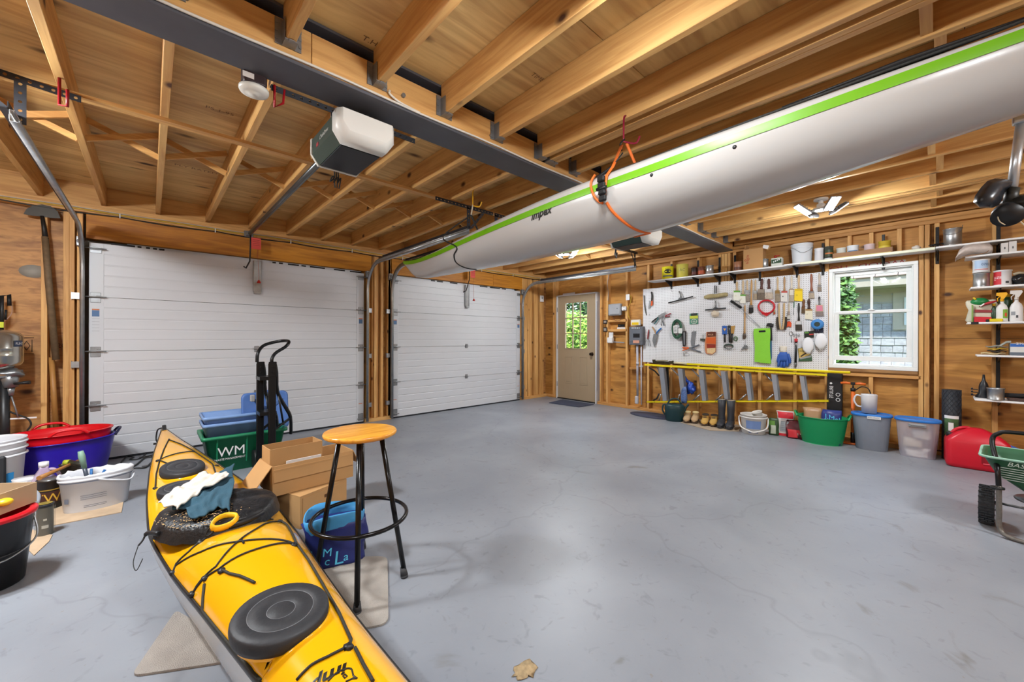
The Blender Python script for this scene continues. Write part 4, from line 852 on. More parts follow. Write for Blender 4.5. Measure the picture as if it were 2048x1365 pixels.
t = thing_at('picture_hanger_pack', 'black and green card pack behind the left dust mask', 'packet', 1585, 1075, Z=zp); b = B(); slab(b, [(1540,1018),(1628,1010),(1630,1072),(1542,1078)], .008); t.add('card', b, mat('20241e', .5)); b = B(); slab(b, [(1545,1022),(1580,1018),(1582,1032),(1546,1036)], .001, XP-.011); t.add('green_print', b, mat('5a8a3c', .5)); b = B(); slab(b, [(1585,1040),(1625,1036),(1626,1046),(1586,1050)], .001, XP-.011); t.add('red_print', b, mat('b23a34', .5))
t = thing_at('blade_pack', 'green and yellow card pack of blades tilted under the dust mask', 'packet', 1545, 1290, Z=zp); b = B(); slab(b, [(1482,1172),(1530,1162),(1610,1240),(1614,1286),(1488,1290),(1495,1262)], .006); t.add('card', b, mat('35543a', .5)); b = B(); slab(b, [(1486,1175),(1528,1166),(1600,1226),(1496,1262)], .001, XP-.0085); t.add('yellow_panel', b, mat('c9a95c', .5)); b = B(); slab(b, [(1505,1240),(1560,1205),(1566,1214),(1512,1250)], .003, XP-.0095); t.add('blade', b, mat('2a2622', .5)); b = B(); slab(b, [(1500,1258),(1602,1232),(1606,1250),(1504,1272)], .001, XP-.0095); t.add('grey_panel', b, mat('8f9494', .5))
b = B(); p = zp(1492,1200,XP-.0105); b.text('GOLD', lambda x, y: Vector((p.x, p.y-x, p.z+y)), size=.03, sx=.8); t.add('card_print', b, mat('2c4430', .5), recalc=False)
# blue work glove hanging by its cuff
t = thing_at('work_glove', 'pair of blue rubber-coated work gloves hanging by a white cuff', 'glove', 1355, 1345, Z=zp); b = B(); X = XP-.03
b.loft([[zp(1350+w*math.cos(a), v, X-.022*math.sin(a)) for a in [2*PI*k/12 for k in range(12)]] for v, w in ((1205,34),(1235,42),(1265,50),(1290,50))]); 
for (u0,v0,u1,v1,u2,v2,r) in ((1318,1280,1308,1310,1304,1338,.014),(1340,1285,1334,1320,1332,1343,.014),(1362,1285,1360,1320,1358,1345,.014),(1384,1280,1388,1312,1386,1338,.013),(1392,1235,1410,1275,1408,1310,.013),(1312,1240,1300,1275,1300,1300,.012)): b.tube(smooth_path([zp(u0,v0-15,X), zp(u1,v1,X-.006), zp(u2,v2,X)], 4), [r*1.1]*6+[r]*2+[r*.55], 8)
t.add('palm', b, mat('2f58a8', .55, bump=.3, bscale=80)); b = B(); b.loft([[zp(1350+w*math.cos(a), v+4*math.cos(a), X-.02*math.sin(a)) for a in [2*PI*k/12 for k in range(12)]] for v, w in ((1150,36),(1165,34),(1190,30),(1207,34))]); t.add('cuff', b, mat('d6cfc0', .8, bump=.3)); hook(t, 1350, 1152)
# green kneeling pad
t = thing_at('kneeling_pad', 'lime green foam kneeling pad with a slot handle', 'pad', 1163, 1312, Z=zp); b = B(); XK = XP-.006
o_ = [(1100,992),(1225,988),(1236,1000),(1238,1040),(1232,1150),(1240,1290),(1228,1308),(1110,1294),(1094,1280),(1096,1150),(1085,1040),(1088,1005)]
s_ = [(1130,1008),(1186,1006),(1190,1016),(1186,1024),(1130,1026),(1125,1017)]
ov = [zp(u, v, XK) for u, v in smooth_path([(u, v, 0) for u, v in o_], 3, True) for u, v in [(u, v)]] if False else [zp(p.x, p.y, XK) for p in smooth_path([(u, v, 0) for u, v in o_], 4, True)]
b.prism(ov, (-.028,0,0)); t.add('foam', b, mat('86cc3c', .85, var=.05, bump=.5, bscale=120)); b = B(); b.prism([zp(u, v, XK-.0285) for u, v in s_], (-.001,0,0)); t.add('slot', b, mat('15171a', .8)); hook(t, 1158, 990)
b = B(); slab(b, [(1225,988),(1240,1000),(1246,1120),(1246,1260),(1238,1290)], .018, XP); t.add('blue_backing', b, mat('2d5f88', .6))
t = thing_at('spray_nozzle', 'black hose nozzle hooked behind the kneeling pad', 'nozzle', 1230, 1000, Z=zp); b = B(); b.tube([zp(1200,960,XP-.03), zp(1258,962,XP-.03)], [.016,.022], 10); b.tube(smooth_path([zp(1235,965,XP-.03), zp(1240,1000,XP-.03), zp(1243,1100,XP-.03)], 5), .010, 8); t.add('body', b, mat('1b1c1e', .45)); b = B(); b.box(zp(1225,945,XP-.03), (.02,.05,.012)); t.add('lever', b, mat('2a2b2d', .4))
t = thing_at('hose_fittings', 'small metal fittings hooked under the long tan-handled brush', 'fittings', 995, 1185, Z=zp); b = B()
for u, v, r in ((985,1165,.013),(1008,1150,.016),(1015,1165,.013),(972,1178,.010)): b.cyl(zp(u,v,XP-.01), zp(u+8,v+5,XP-.035), r, n=10)
t.add('fitting', b, M_DGALV); b = B(); b.tube([zp(1003,1100,XP-.01), zp(1003,1130,XP-.02), zp(992,1160,XP-.02)], .003, 6); t.add('wire', b, M_DGALV)
t = thing_at('small_pulley', 'small dark bracket tool left of the orange seed packet', 'tool', 615, 1100, Z=zp); b = B(); slab(b, [(596,1080),(636,1082),(638,1102),(600,1102)], .02); b.tube([zp(618,1045,XP-.01), zp(622,1085,XP-.012)], .003, 6); t.add('bracket', b, mat('4a4e48', .5, .4))
for i, (u0, u1, v0, v1, cc, tl, lb) in enumerate(((795,838,965,1045,'2f5fae','26282c','tool on a blue header card, left of three'),(846,872,962,1040,'2a3138','c9cdd4','tool on a dark header card, middle of three'))):
    t = thing_at('carded_tool', lb, 'tool', (u0+u1)/2, 1120, Z=zp); b = B(); slab(b, [(u0,v0),(u1,v0),(u1,v1),(u0,v1)], .005); t.add('card', b, mat(cc, .5)); b = B(); b.tube([zp((u0+u1)/2,v1-5,XP-.014), zp((u0+u1)/2+2,1118,XP-.014)], .011, 8); t.add('handle', b, mat('17181a', .45)); hook(t, (u0+u1)/2, v0-3)
    b = B(); slab(b, [(u0+8,v0+25),(u1-8,v0+25),((u0+u1)/2,v0+48)], .001, XP-.0075); t.add('card_emblem', b, mat('e8b04a' if i == 0 else '8f98a4', .5))
t = thing_at('putty_knife', 'tan-bladed putty knife right of the carded tools', 'knife', 885, 1120, Z=zp); b = B(); slab(b, [(870,970),(912,962),(900,1040),(876,1042)], .003); t.add('blade', b, mat('b08a4c', .4)); b = B(); b.tube([zp(884,1035,XP-.014), zp(880,1120,XP-.014)], .012, 8, flat=(.7,1), up=(1,0,0)); t.add('handle', b, mat('1d1e20', .45))
b = B(); t = thing_at('wire_coil', 'coil of dark green garden wire at the foot of the carded tools', 'wire', 850, 1180, Z=zp)
for k in range(7): b.tube([zp(852+(44-k)*math.cos(a), 1152+(22-k*.6)*math.sin(a)+k, XP-.012-k*.003) for a in [2*PI*q/20 for q in range(20)]], .003, 5, closed=True)
t.add('coil', b, mat('2f4036', .5)); b = B(); b.tube([zp(808,1168,XP-.01), zp(830,1158,XP-.02)], .003, 5); t.add('loose_end', b, mat('2f4036', .5))
t = thing_at('wire_coil', 'small ring of green wire right of the putty knife', 'wire', 917, 1105, Z=zp); b = B()
for k in range(4): b.tube([zp(917+(19-k*2)*math.cos(a), 1083+(22-k*2)*math.sin(a), XP-.01-k*.003) for a in [2*PI*q/16 for q in range(16)]], .0025, 5, closed=True)
t.add('coil', b, mat('5c7a5a', .5))
t = thing_at('seed_packet', 'orange and brown bag of bulbs hanging from the pegboard', 'packet', 690, 1228, Z=zp); b = B(); slab(b, [(655,1022),(736,1020),(737,1060),(738,1180),(735,1205),(705,1226),(650,1218),(642,1185),(640,1110),(652,1070)], .02); t.add('bag', b, mat('c07a52', .5, var=.1)); b = B(); slab(b, [(657,1024),(734,1022),(734,1062),(658,1066)], .001, XP-.0225); t.add('brown_header', b, mat('5c2c1c', .5)); b = B(); slab(b, [(650,1075),(735,1072),(735,1130),(648,1125)], .001, XP-.0225); t.add('orange_print', b, mat('cc5a20', .5)); b = B(); slab(b, [(652,1130),(734,1134),(732,1165),(655,1168)], .001, XP-.0225); t.add('red_print', b, mat('8a2818', .5)); b = B(); slab(b, [(655,1170),(733,1166),(730,1200),(704,1220),(655,1212)], .001, XP-.0225); t.add('cream_bulbs', b, mat('d6b98a', .6, var=.15, scale=60)); hook(t, 700, 1020)
b = B(); p = zp(665,1052,XP-.0245); b.text('BULB', lambda x, y: Vector((p.x, p.y-x, p.z+y)), size=.028, sx=1.1); t.add('bag_print', b, mat('e2b48a', .5), recalc=False)
t = thing_at('tape_dispenser', 'black slotted metal strip tool above the orange pruners', 'tool', 450, 1150, Z=zp); b = B(); slab(b, [(430,1018),(466,1014),(464,1148),(442,1152)], .03); t.add('body', b, mat('2c2d30', .4, .3)); b = B(); slab(b, [(440,1025),(455,1025),(453,1140),(445,1140)], .002, XP-.0325); t.add('slot', b, mat('8d9096', .4, .5))
t = thing_at('spade_blade', 'grey flat blade hanging right of the black strip tool', 'blade', 530, 1150, Z=zp); b = B(); slab(b, [(520,1018),(556,1014),(552,1060),(540,1148),(514,1150),(508,1110)], .006); t.add('blade', b, mat('8a8d92', .45, .5, var=.15)); hook(t, 540, 1016)
def pruner(label, piv, g1, g2, tip, col, col2=None, r=.010, name='pruning_shears'):
    t = thing_at(name, label, 'shears', piv[0], max(g1[1], g2[1]), Z=zp); X = XP-.02
    for k, (g, cc) in enumerate(((g1, col), (g2, col2 or col))):
        mx = ((piv[0]+g[0])/2+(8 if k else -8)*.6, (piv[1]+g[1])/2); b = B(); b.tube(smooth_path([zp(*piv, X-.004*k), zp(*mx, X-.004*k), zp(*g, X-.004*k)], 4), [r*.7]+[r]*7+[r*.8], 8); t.add('handle', b, mat(cc, .45))
    dx, dy = tip[0]-piv[0], tip[1]-piv[1]; b = B(); slab(b, [(piv[0]-dy*.16, piv[1]+dx*.16), (piv[0]+dx*.5-dy*.18, piv[1]+dy*.5+dx*.18), tip, (piv[0]+dx*.4+dy*.1, piv[1]+dy*.4-dx*.1), (piv[0]+dy*.14, piv[1]-dx*.14)], .005, X-.0); t.add('blade', b, M_DGALV)
    b = B(); b.cyl(zp(*piv, X+.008), zp(*piv, X-.014), .008, n=10); t.add('pivot_bolt', b, M_GALV); return t
pruner('black and teal shears pointing right, upper of the pruners at the left edge', (215,885), (150,935), (175,950), (285,835), '232528', '3c6a70')
pruner('red-handled shears pointing right beside the black and teal pair', (270,880), (325,853), (318,880), (245,905), '9c2c34', '7a2430', r=.008)
pruner('grey and white snips hanging below the red-handled shears', (245,915), (230,955), (262,965), (260,880), 'c4c6c8', '5d6064', r=.008)
pruner('blue-handled shears hanging point down', (190,1040), (240,985), (155,975), (175,1165), '2c6ab0', 'b08a60', r=.011)
pruner('orange-handled grafting pruners with grey grips', (495,1165), (432,1165), (432,1190), (560,1190), 'd0602c', 'd0602c', r=.010)
t = thing_at('lopper_grips', 'grey rubber grips of a small lopper beside the orange pruners', 'shears', 560, 1210, Z=zp); b = B(); b.tube([zp(515,1165,XP-.02), zp(585,1138,XP-.02)], .011, 8); t.add('handle', b, mat('6a6e78', .5)); b = B(); b.tube([zp(520,1175,XP-.02), zp(598,1205,XP-.02)], .011, 8); t.add('handle', b, mat('6a6e78', .5)); b = B(); b.tube(smooth_path([zp(440,1205,XP-.01), zp(450,1235,XP-.01), zp(495,1232,XP-.01), zp(465,1208,XP-.01), zp(440,1240,XP-.01)], 5), .003, 5); t.add('wire_loop', b, M_DGALV)
t = thing_at('hand_cultivator', 'three-pronged hand cultivator with a red handle', 'cultivator', 118, 1150, Z=zp); b = B(); b.tube([zp(124,1000,XP-.02), zp(121,1030,XP-.02), zp(116,1085,XP-.02)], [.007,.012,.009], 10); t.add('handle', b, mat('8f2c30', .4)); b = B()
for k in range(4): b.tube(smooth_path([zp(116,1085,XP-.02), zp(100+k*11,1105,XP-.03), zp(94+k*15,1135,XP-.02), zp(92+k*17,1150,XP-.01)], 4), .0035, 6)
t.add('prongs', b, M_DGALV)
t = thing_at('garden_hose', 'coiled green hose with white paper labels', 'hose', 380, 1085, Z=zp); b = B()
for k in range(6): b.tube([zp(382+(45-k*2.6)*math.cos(a), 995+(86-k*4)*math.sin(a), XP-.03+(k % 3)*.016-.01) for a in [2*PI*q/30 for q in range(30)]], .009, 7, closed=True)
t.add('coil', b, mat('2f5a44', .4)); b = B(); slab(b, [(348,965),(385,955),(388,1030),(352,1035)], .002, XP-.05); slab(b, [(392,990),(430,985),(430,1035),(395,1035)], .002, XP-.05); t.add('paper_label', b, mat('d4d6d4', .6))
b = B()
for q in range(5): slab(b, [(356,975+q*11),(378,973+q*11),(378,977+q*11),(356,979+q*11)], .001, XP-.0525)
t.add('label_print', b, mat('55585a', .6))
t = thing_at('twine_card', 'card of green plant tie in yellow and teal packaging', 'packet', 536, 952, Z=zp); b = B(); slab(b, [(498,855),(573,850),(574,948),(500,952)], .008); t.add('card', b, mat('4a8a72', .5)); b = B(); slab(b, [(500,876),(573,872),(573,898),(500,902)], .001, XP-.0105); t.add('yellow_band', b, mat('b9c43c', .5)); b = B(); slab(b, [(510,853),(565,850),(565,872),(510,876)], .001, XP-.0105); t.add('dark_header', b, mat('22302c', .5)); b = B()
b.tube([zp(537+26*math.cos(a), 925+20*math.sin(a), XP-.014) for a in [2*PI*q/18 for q in range(18)]], .004, 6, closed=True)
for q in range(6): b.tube([zp(537,925,XP-.014), zp(537+24*math.cos(q), 925+19*math.sin(q), XP-.014)], .002, 5)
t.add('reel', b, mat('cfd8cc', .5)); hook(t, 536, 850)
t = thing_at('pruning_saw', 'curved bare saw blade at the left edge of the pegboard', 'saw', 95, 870, Z=zp); b = B(); slab(b, [(78,685),(93,690),(94,760),(102,820),(110,868),(102,872),(88,820),(80,750)], .004); t.add('blade', b, mat('5c5a56', .4, .6))
t = thing_at('pruning_saw', 'folding saw with black and orange handle', 'saw', 140, 815, Z=zp); b = B(); b.tube(smooth_path([zp(148,655,XP-.02), zp(155,690,XP-.02), zp(152,740,XP-.02)], 4), [.010]+[.014]*7+[.014], 8, flat=(.7,1), up=(1,0,0)); t.add('grip', b, mat('26231f', .5)); b = B(); b.tube(smooth_path([zp(153,738,XP-.02), zp(155,760,XP-.02), zp(148,782,XP-.02)], 4), [.0145]*8+[.012], 8, flat=(.7,1), up=(1,0,0)); t.add('orange_grip', b, mat('df5c24', .45)); b = B(); slab(b, [(130,735),(142,740),(140,790),(126,815),(122,808)], .003, XP-.018); t.add('blade', b, M_DGALV)
def squeegee(label, a, c, h0, h1, colb='26272a', bar=.010):
    t = thing_at('squeegee', label, 'squeegee', (a[0]+c[0])/2, max(a[1], c[1]), Z=zp); b = B(); b.tube([zp(*a, XP-.035), zp(*c, XP-.035)], bar, 8, up=(1,0,0), flat=(.7,1)); t.add('blade_bar', b, mat(colb, .4, .3)); b = B(); b.tube([zp(*h0, XP-.02), zp((h0[0]+h1[0])/2+3, (h0[1]+h1[1])/2, XP-.03), zp(*h1, XP-.035)], [.011,.009,.012], 10); t.add('handle', b, mat('8f9090', .35, .6)); b = B(); m_ = ((a[0]+c[0])/2, (a[1]+c[1])/2); b.prism([zp(m_[0]-25, m_[1]-2, XP-.03), zp(h1[0], h1[1]-4, XP-.03), zp(m_[0]+25, m_[1]-8, XP-.03)], (-.008,0,0)); t.add('yoke', b, mat('55575a', .4, .5)); return t
squeegee('squeegee hanging tilted with a grey handle, left of the window washers', (303,757), (528,698), (402,652), (418,702))
squeegee('squeegee hanging level under the fluffy washer', (638,821), (828,804), (733,738), (735,795))
t = thing_at('window_washer', 'fluffy beige window-washing sleeve on a black T handle', 'washer', 735, 725, Z=zp); b = B(); rnd = random.Random(8); p, q = zp(642,706,XP-.04), zp(830,680,XP-.04)
b.tube(smooth_path([zp(632,705,XP-.04), zp(690,698,XP-.04), zp(740,695,XP-.04), zp(790,685,XP-.04), zp(842,680,XP-.04)], 4), [.018]+[.030]*15+[.018], 12); 
for v in b.bm.verts: v.co += Vector((rnd.uniform(-1,1), rnd.uniform(-1,1), rnd.uniform(-1,1)))*.006
t.add('fleece_sleeve', b, mat('b8a87a', .95, var=.2, bump=1, bscale=150)); b = B()
for du in (-7, 7): b.tube([zp(733+du,600,XP-.02), zp(735+du,670,XP-.03)], .006, 8)
t.add('handle', b, mat('17181a', .4)); hook(t, 733, 598)
t = thing_at('cleaning_cloth', 'crumpled cream cloth hanging under the level squeegee', 'cloth', 730, 885, Z=zp); b = B(); b.blob(zp(732,858,XP-.025), (.022,.055,.040), 4, .35); t.add('cloth', b, mat('cfc2ae', .9, bump=.3))
# ================================================================ generic upright objects
def cyl_thing(name, label, cat, P, r, h, body, top=None, label_col=None, lab=(.12,.88), rim=True, handle=False, text=None, taper=1.0, group=None, metal=False, tcol='f0f0ec', open_top=False, n=26):
    """can / pail standing at P; text faces the camera"""
    t = T(name, label, cat, loc=tuple(P), rot=face(P), group=group); rt, rb = r, r*taper; e = min(.004, r*.08)
    pr = [(0,0),(rb-e,0),(rb,e)]+([(rb,e),(rb+e*.8,e*2),(rb,e*3)] if rim and metal else [])+[(rt,h-e*3)]
    if open_top: pr += [(rt+e,h-e*2),(rt+e*1.2,h),(rt-e,h),(rt-e*1.5,h-e*4),(rb-e*2,e*3),(0,e*3)]
    elif rim: pr += [(rt+e,h-e*2),(rt+e,h),(rt-e,h),(rt-e*2,h-e),(0,h-e)]
    else: pr += [(rt,h-e),(rt-e,h),(0,h)]
    b = B(); b.lathe(pr, n=n); t.add('body', b, M_GALV if body == 'tin' else mat(body, .4, .0, var=.05))
    if top: b = B(); b.lathe([(0,h-e*.5),(rt-e*2.2,h-e*.5),(rt-e*2.4,h+e*.3),(0,h+e*.3)], n=n); t.add('lid', b, M_GALV if top == 'tin' else mat(top, .4))
    if label_col:
        for i, (c, z0, z1, a) in enumerate([(label_col,)+lab+(PI,)] if isinstance(label_col, str) else label_col):
            rr = lambda z: rb+(rt-rb)*z+.0008+i*.0006; b = B(); b.lathe([(rr(z0),h*z0),(rr(z1),h*z1)], n=20, arc=(-a, a)); t.add('paper_label', b, mat(c, .5), recalc=False)
    if text:
        b = B(); s = text[1]; tx, ty = text[3] if len(text) > 3 else (0, .5); rr = r*max(1, taper)*.5+r*min(1, taper)*.5+.003
        b.text(text[0], lambda x, y: Vector((rr*math.cos((x+tx)/rr), rr*math.sin((x+tx)/rr), h*ty+y-s*.35)), size=s, align='CENTER'); t.add('label_print', b, mat(text[2], .5), recalc=False)
    if handle: b = B(); k = handle if isinstance(handle, float) else -.6; b.tube([Vector((abs(math.sin(a))*r*1.08 if k < 0 else r*.1, math.cos(a)*(r+.004), h*.86+math.sin(a)*r*k)) for a in [PI*q/14 for q in range(15)]], .0022, 6); [b.sphere((0, s_*(r+.003), h*.86), .007, u=8, v=6) for s_ in (-1, 1)]; t.add('bail_handle', b, M_DGALV)
    return t
def pxcan(name, label, cat, Z, u0, u1, vt, X, zb, body, **k):
    um = (u0+u1)/2; s = abs(u1-u0); P = Z(um, vt, X); px = s/ZS[Z]; r = rad(px, P); P2 = Vector((X, P.y, zb)); return cyl_thing(name, label, cat, P2, r, max(.03, P.z-zb), body, **k)
z3 = lambda u, v, X=XR: on(1640+u/4.265, 440+v/4.265, 0, X)
z9 = lambda u, v, X=XR: on(1900+u/5.054, 560+v/5.054, 0, X)
ZS = {zp: 4.551, z3: 4.265, z9: 5.054}
def boxthing(name, label, cat, P, d, col, rot=None, bev=.003, parts=None, group=None):
    t = T(name, label, cat, loc=tuple(P), rot=rot if rot is not None else 0, group=group); b = B(); b.box((0,0,d[2]/2), d, bev=bev); t.add('body', b, mat(col, .5) if isinstance(col, str) else col); return t
# ================================================================ long wall shelf and its standards
XS = 5.83
zsh = lambda u, v, Z=zp: Z(u, v, XS).z
st = T('storage_shelf', 'long white shelf above the pegboard and window on black brackets', 'shelf', loc=(XR, 1.6, 2.1), world=True)
def board(t, ya, yb, z, x0=XS, th=.018, m=M_WHITE, name='shelf_board', lip=None):
    b = B(); b.box2((x0, yb, z), (XR-.012, ya, z+th), .003); t.add(name, b, m)
zA = zsh(115,565); zB_ = zsh(1000,473); zC = z3(400,332,XS).z
board(st, zp(115,565,XS).y, zp(835,480,XS).y, zA); board(st, zp(840,480,XS).y, zp(1380,430,XS).y, zA+.004); board(st, zp(1352,420,XS).y, z3(985,250,XS).y, zA+.012); board(st, z3(988,250,XS).y, -1.2, zA+.016)
b = B(); b.box2((XS-.004, z3(985,250,XS).y, zA+.004), (XS+.012, zp(1500,420,XS).y, zA+.034), .006); st.add('front_edge', b, mat('dcdfc8', .35))
for (Z, u) in ((zp,330),(zp,572),(zp,768),(zp,908),(zp,1135),(zp,1475),(zp,1710),(z3,540),(z3,1000),(z3,1522)):
    y = Z(u, 400, XR-.02).y; b = B(); b.box2((XR-.018, y-.013, 1.99 if Z is zp or u == 540 else (2.0 if u == 1000 else .62)), (XR-.001, y+.013, 2.385), .002)
    for q in range(5): b.box((XR-.019, y, 2.35-q*.06), (.004,.006,.012))
    s_ = st.add('standard', b, mat('141416', .45, .3))
    if u == 1135: continue
    b = B(); b.prism([(XR-.016, y-.004, zA-.001), (XS+.02, y-.004, zA-.001), (XS+.02, y-.004, zA-.012), (XR-.06, y-.004, zA-.075), (XR-.016, y-.004, zA-.085)], (0,.008,0)); b.box2((XS+.02, y-.012, zA-.004), (XR-.016, y+.012, zA-.001)); st.add('bracket', b, mat('141416', .45, .3))
zt_ = zA+.018
C = lambda *a, **k: pxcan(*a, **k)
yc = C('paint_can', 'bright yellow can with black oval emblem, leftmost on the long shelf', 'can', zp, 245,352,432, 5.93, zt_, 'e2d81c', top='tin', rim=True, metal=True, text=('THRO','%s' and .03,'17180f',(0,.78)))
b = B(); r_ = rad(107/4.551, yc.o.location)+.002
b.lathe([(0,0),(1,0)], n=24)
for v in b.bm.verts: a = v.co.x*.055/r_; v.co = Vector((r_*math.cos(a)+.0008, r_*math.sin(a), .115+v.co.y*.032))
yc.add('oval_emblem', b, mat('23240f', .5), recalc=False); b = B(); b.lathe([(r_,.035),(r_,.055)], n=16, arc=(-.9,.9)); yc.add('blue_band', b, mat('5a6470', .5), recalc=False)
C('paint_can', 'pale yellow can with worn label, second on the long shelf', 'can', zp, 377,485,408, 5.93, zt_, 'c9bf52', top='tin', metal=True, text=('AC','.' and .06,'8a8a3c',(0,.55)))
C('stain_can', 'small dark brown can, first of the three little cans left of the post', 'can', zp, 512,567,438, 5.93, zt_, '2c1a18', top='tin', metal=True, label_col='5a2a24', lab=(.2,.5))
C('stain_can', 'small copper and orange can, middle of the three little cans', 'can', zp, 572,636,430, 5.93, zt_, '6a3a24', top='tin', metal=True, label_col=[('b0502c',.15,.55,PI)])
C('stain_can', 'small silver can with worn print, last of the three little cans', 'can', zp, 643,716,418, 5.93, zt_, 'tin', top='tin', metal=True, label_col=[('8a7f7a',.12,.4,1.2)])
C('stain_can', 'copper-coloured can standing left of the tall cardboard box', 'can', zp, 898,973,384, 5.93, zt_, '9c6a4c', top='tin', metal=True, label_col=[('5c3426',.15,.45,PI)])
p0, p1, p2 = zp(985,455,5.88), zp(1078,255,5.88), zp(1150,260,XR-.05); b = B(); tb = T('cardboard_box', 'tall cardboard box with open flap on the long shelf', 'box', loc=(5.95, (p0.y+p1.y)/2, zt_), world=True); b.box2((5.88, p1.y-.11, zt_), (6.03, p0.y, p1.z-.01), .002); tb.add('carton', b, M_CARD)
b = B(); b.box(((5.88+6.03)/2+.02, p0.y-.015, p1.z+.02), (.15,.004,.075), (.25,0,0)); b.box((5.9, p1.y-.16, p1.z-.02), (.02,.05,.06), (.5,.3,0)); tb.add('flap', b, M_CARD); b = B(); b.box((5.885, p1.y-.14, p1.z-.01), (.004,.065,.045), (.35,0,0)); tb.add('white_tag', b, M_WHITE)
b = B(); q = zp(1035,400,5.878); b.text('fragile', lambda x, y: Vector((5.8785, q.y+y, q.z+x)), size=.05); b.lathe([(.008,0),(.014,0)], c=(5.8785, q.y+.04, q.z+.05), n=12, axis=Matrix.Rotation(PI/2,4,'Y')); tb.add('red_print', b, mat('a8402c', .6), recalc=False)
C('tin_can', 'plain silver can right of the tall cardboard box', 'can', zp, 1140,1216,360, 5.93, zt_, 'tin', top='tin', metal=True)
t = T('fuel_tin', 'flat green and white tin with a red cap on the long shelf', 'tin', loc=(5.93, zp(1293,400,5.93).y, zt_), world=True); y = zp(1293,400,5.93).y; hh = zp(1293,347,5.93).z
b = B(); b.box2((5.90, y-.062, zt_), (5.97, y+.062, hh), .008); t.add('body', b, mat('ccd0c8', .4)); b = B(); b.box2((5.8985, y-.055, zt_+.05), (5.90, y+.055, hh-.02)); t.add('green_print', b, mat('2c4a34', .5)); b = B()
for k in range(4): b.box((5.898, y+.03-k*.02, zt_+.07+k*.008), (.001,.012,.018))
t.add('white_print', b, M_WHITE); b = B(); b.cyl((5.935, y+.02, hh), (5.935, y+.02, hh+.035), .016, n=12); b.box((5.935, y-.0, hh+.028), (.02,.05,.01)); t.add('red_cap', b, mat('9a2a1c', .5))
t = C('pail', 'white plastic pail with drooping wire handle on the long shelf', 'pail', zp, 1418,1620,225, 5.935, zt_+.01, 'cfd3d8', taper=.86, open_top=True)
b = B(); r_ = rad(200/4.551, t.o.location); b.lathe([(r_*1.0,.22),(r_*1.03,.225),(r_*1.03,.235),(r_*.995,.24)], n=28); b.lathe([(r_*1.0,.185),(r_*1.03,.19),(r_*1.03,.198),(r_*.995,.2)], n=28); t.add('collar', b, mat('cfd3d8', .4)); b = B(); b.tube(smooth_path([(.01,r_*1.03,.21),(r_*.8,r_*.7,.15),(r_*1.06,-.0,.12),(r_*.8,-r_*.7,.18),(.01,-r_*1.03,.21)], 5), .002, 6); t.add('bail_handle', b, M_DGALV)
C('plastic_jar', 'white cylinder can right of the white pail', 'can', zp, 1633,1717,262, 5.93, zt_+.01, 'd8d8da', label_col=[('c2c2c6',.1,.8,1.0)])
C('spray_tin', 'dark can with green and orange label and grey lid', 'can', zp, 1724,1806,245, 5.93, zt_+.01, '3a3c34', label_col=[('2c3a22',.3,.75,PI),('b0642c',.45,.55,1.0),('c9cfd2',.02,.18,PI)], top='6a6e72')
a, c = z3(105,338,5.86), z3(625,225,5.86); t = T('cardboard_tray', 'long shallow brown cardboard tray on the shelf over the window', 'tray', loc=(5.93,(a.y+c.y)/2, zt_+.012), world=True); zb = zt_+.012; b = B(); y0, y1 = c.y, a.y; zq = zb+.062
b.box2((5.85, y0, zb), (6.0, y1, zb+.004)); b.box2((5.85, y0, zb), (5.854, y1, zq)); b.box2((5.996, y0, zb), (6.0, y1, zq)); b.box2((5.85, y0, zb), (6.0, y0+.004, zq)); b.box2((5.85, y1-.004, zb), (6.0, y1, zq)); t.add('tray', b, mat('8f6c4e', .8))
b = B(); b.box2((5.849, y0+.02, zb+.0), (5.8495, y1-.02, zb+.012)); t.add('yellow_edge', b, mat('c9b86a', .6))
for (u0,u1,v,cc,lb,ex) in ((140,222,243,'c9cac2','squat white tub, leftmost in the cardboard tray',{}),(230,330,222,'d3d8dc','squat white tub with blue label in the cardboard tray',dict(label_col=[('3f6a96',.2,.55,.9)])),(375,470,210,'c9b4b6','squat pale pink tub in the cardboard tray',{}),(498,605,184,'b59a2c','squat yellow tub at the right end of the cardboard tray',dict(label_col=[('c9b43c',.2,.6,PI)]))): C('paste_tub', lb, 'tub', z3, u0,u1,v, 5.925, zb+.006, cc, top='tin' if cc == 'b59a2c' else None, **ex)
t = C('metal_pail', 'shiny steel pail with bail handle at the right of the long shelf', 'pail', z3, 1050,1213,78, 5.92, zt_+.014, 'tin', open_top=True, metal=True); r_ = rad(165/4.265, t.o.location); b = B(); b.tube(smooth_path([(0,r_*1.03,.2),(r_*.75,r_*.75,.13),(r_*1.06,0,.11),(r_*.75,-r_*.75,.12),(0,-r_*1.03,.15)], 5), .0025, 6); t.add('bail_handle', b, M_DGALV)
t = T('shackle_hardware', 'tangle of dark metal shackles beside the steel pail', 'hardware', loc=tuple(z3(1000,225,5.9)), world=True); b = B(); rnd = random.Random(2)
for k in range(7): p = Vector((5.88+rnd.random()*.06, z3(950+k*15,230,5.9).y, zt_+.03+rnd.random()*.015)); b.tube([p+Vector((rnd.uniform(-.02,.02), .02*math.cos(a), .012*math.sin(a))) for a in (0,1,2,3,4)], .005, 6)
t.add('shackles', b, mat('2f3032', .35, .7), kind='stuff')
t = T('screw_bag', 'small white crumpled packet on the shelf over the window', 'packet', loc=tuple(z3(820,240,5.9)), world=True); b = B(); b.blob(z3(820,236,5.9), (.02,.032,.022), 3, .3, 14, 10); t.add('packet', b, mat('c9c4bc', .7))
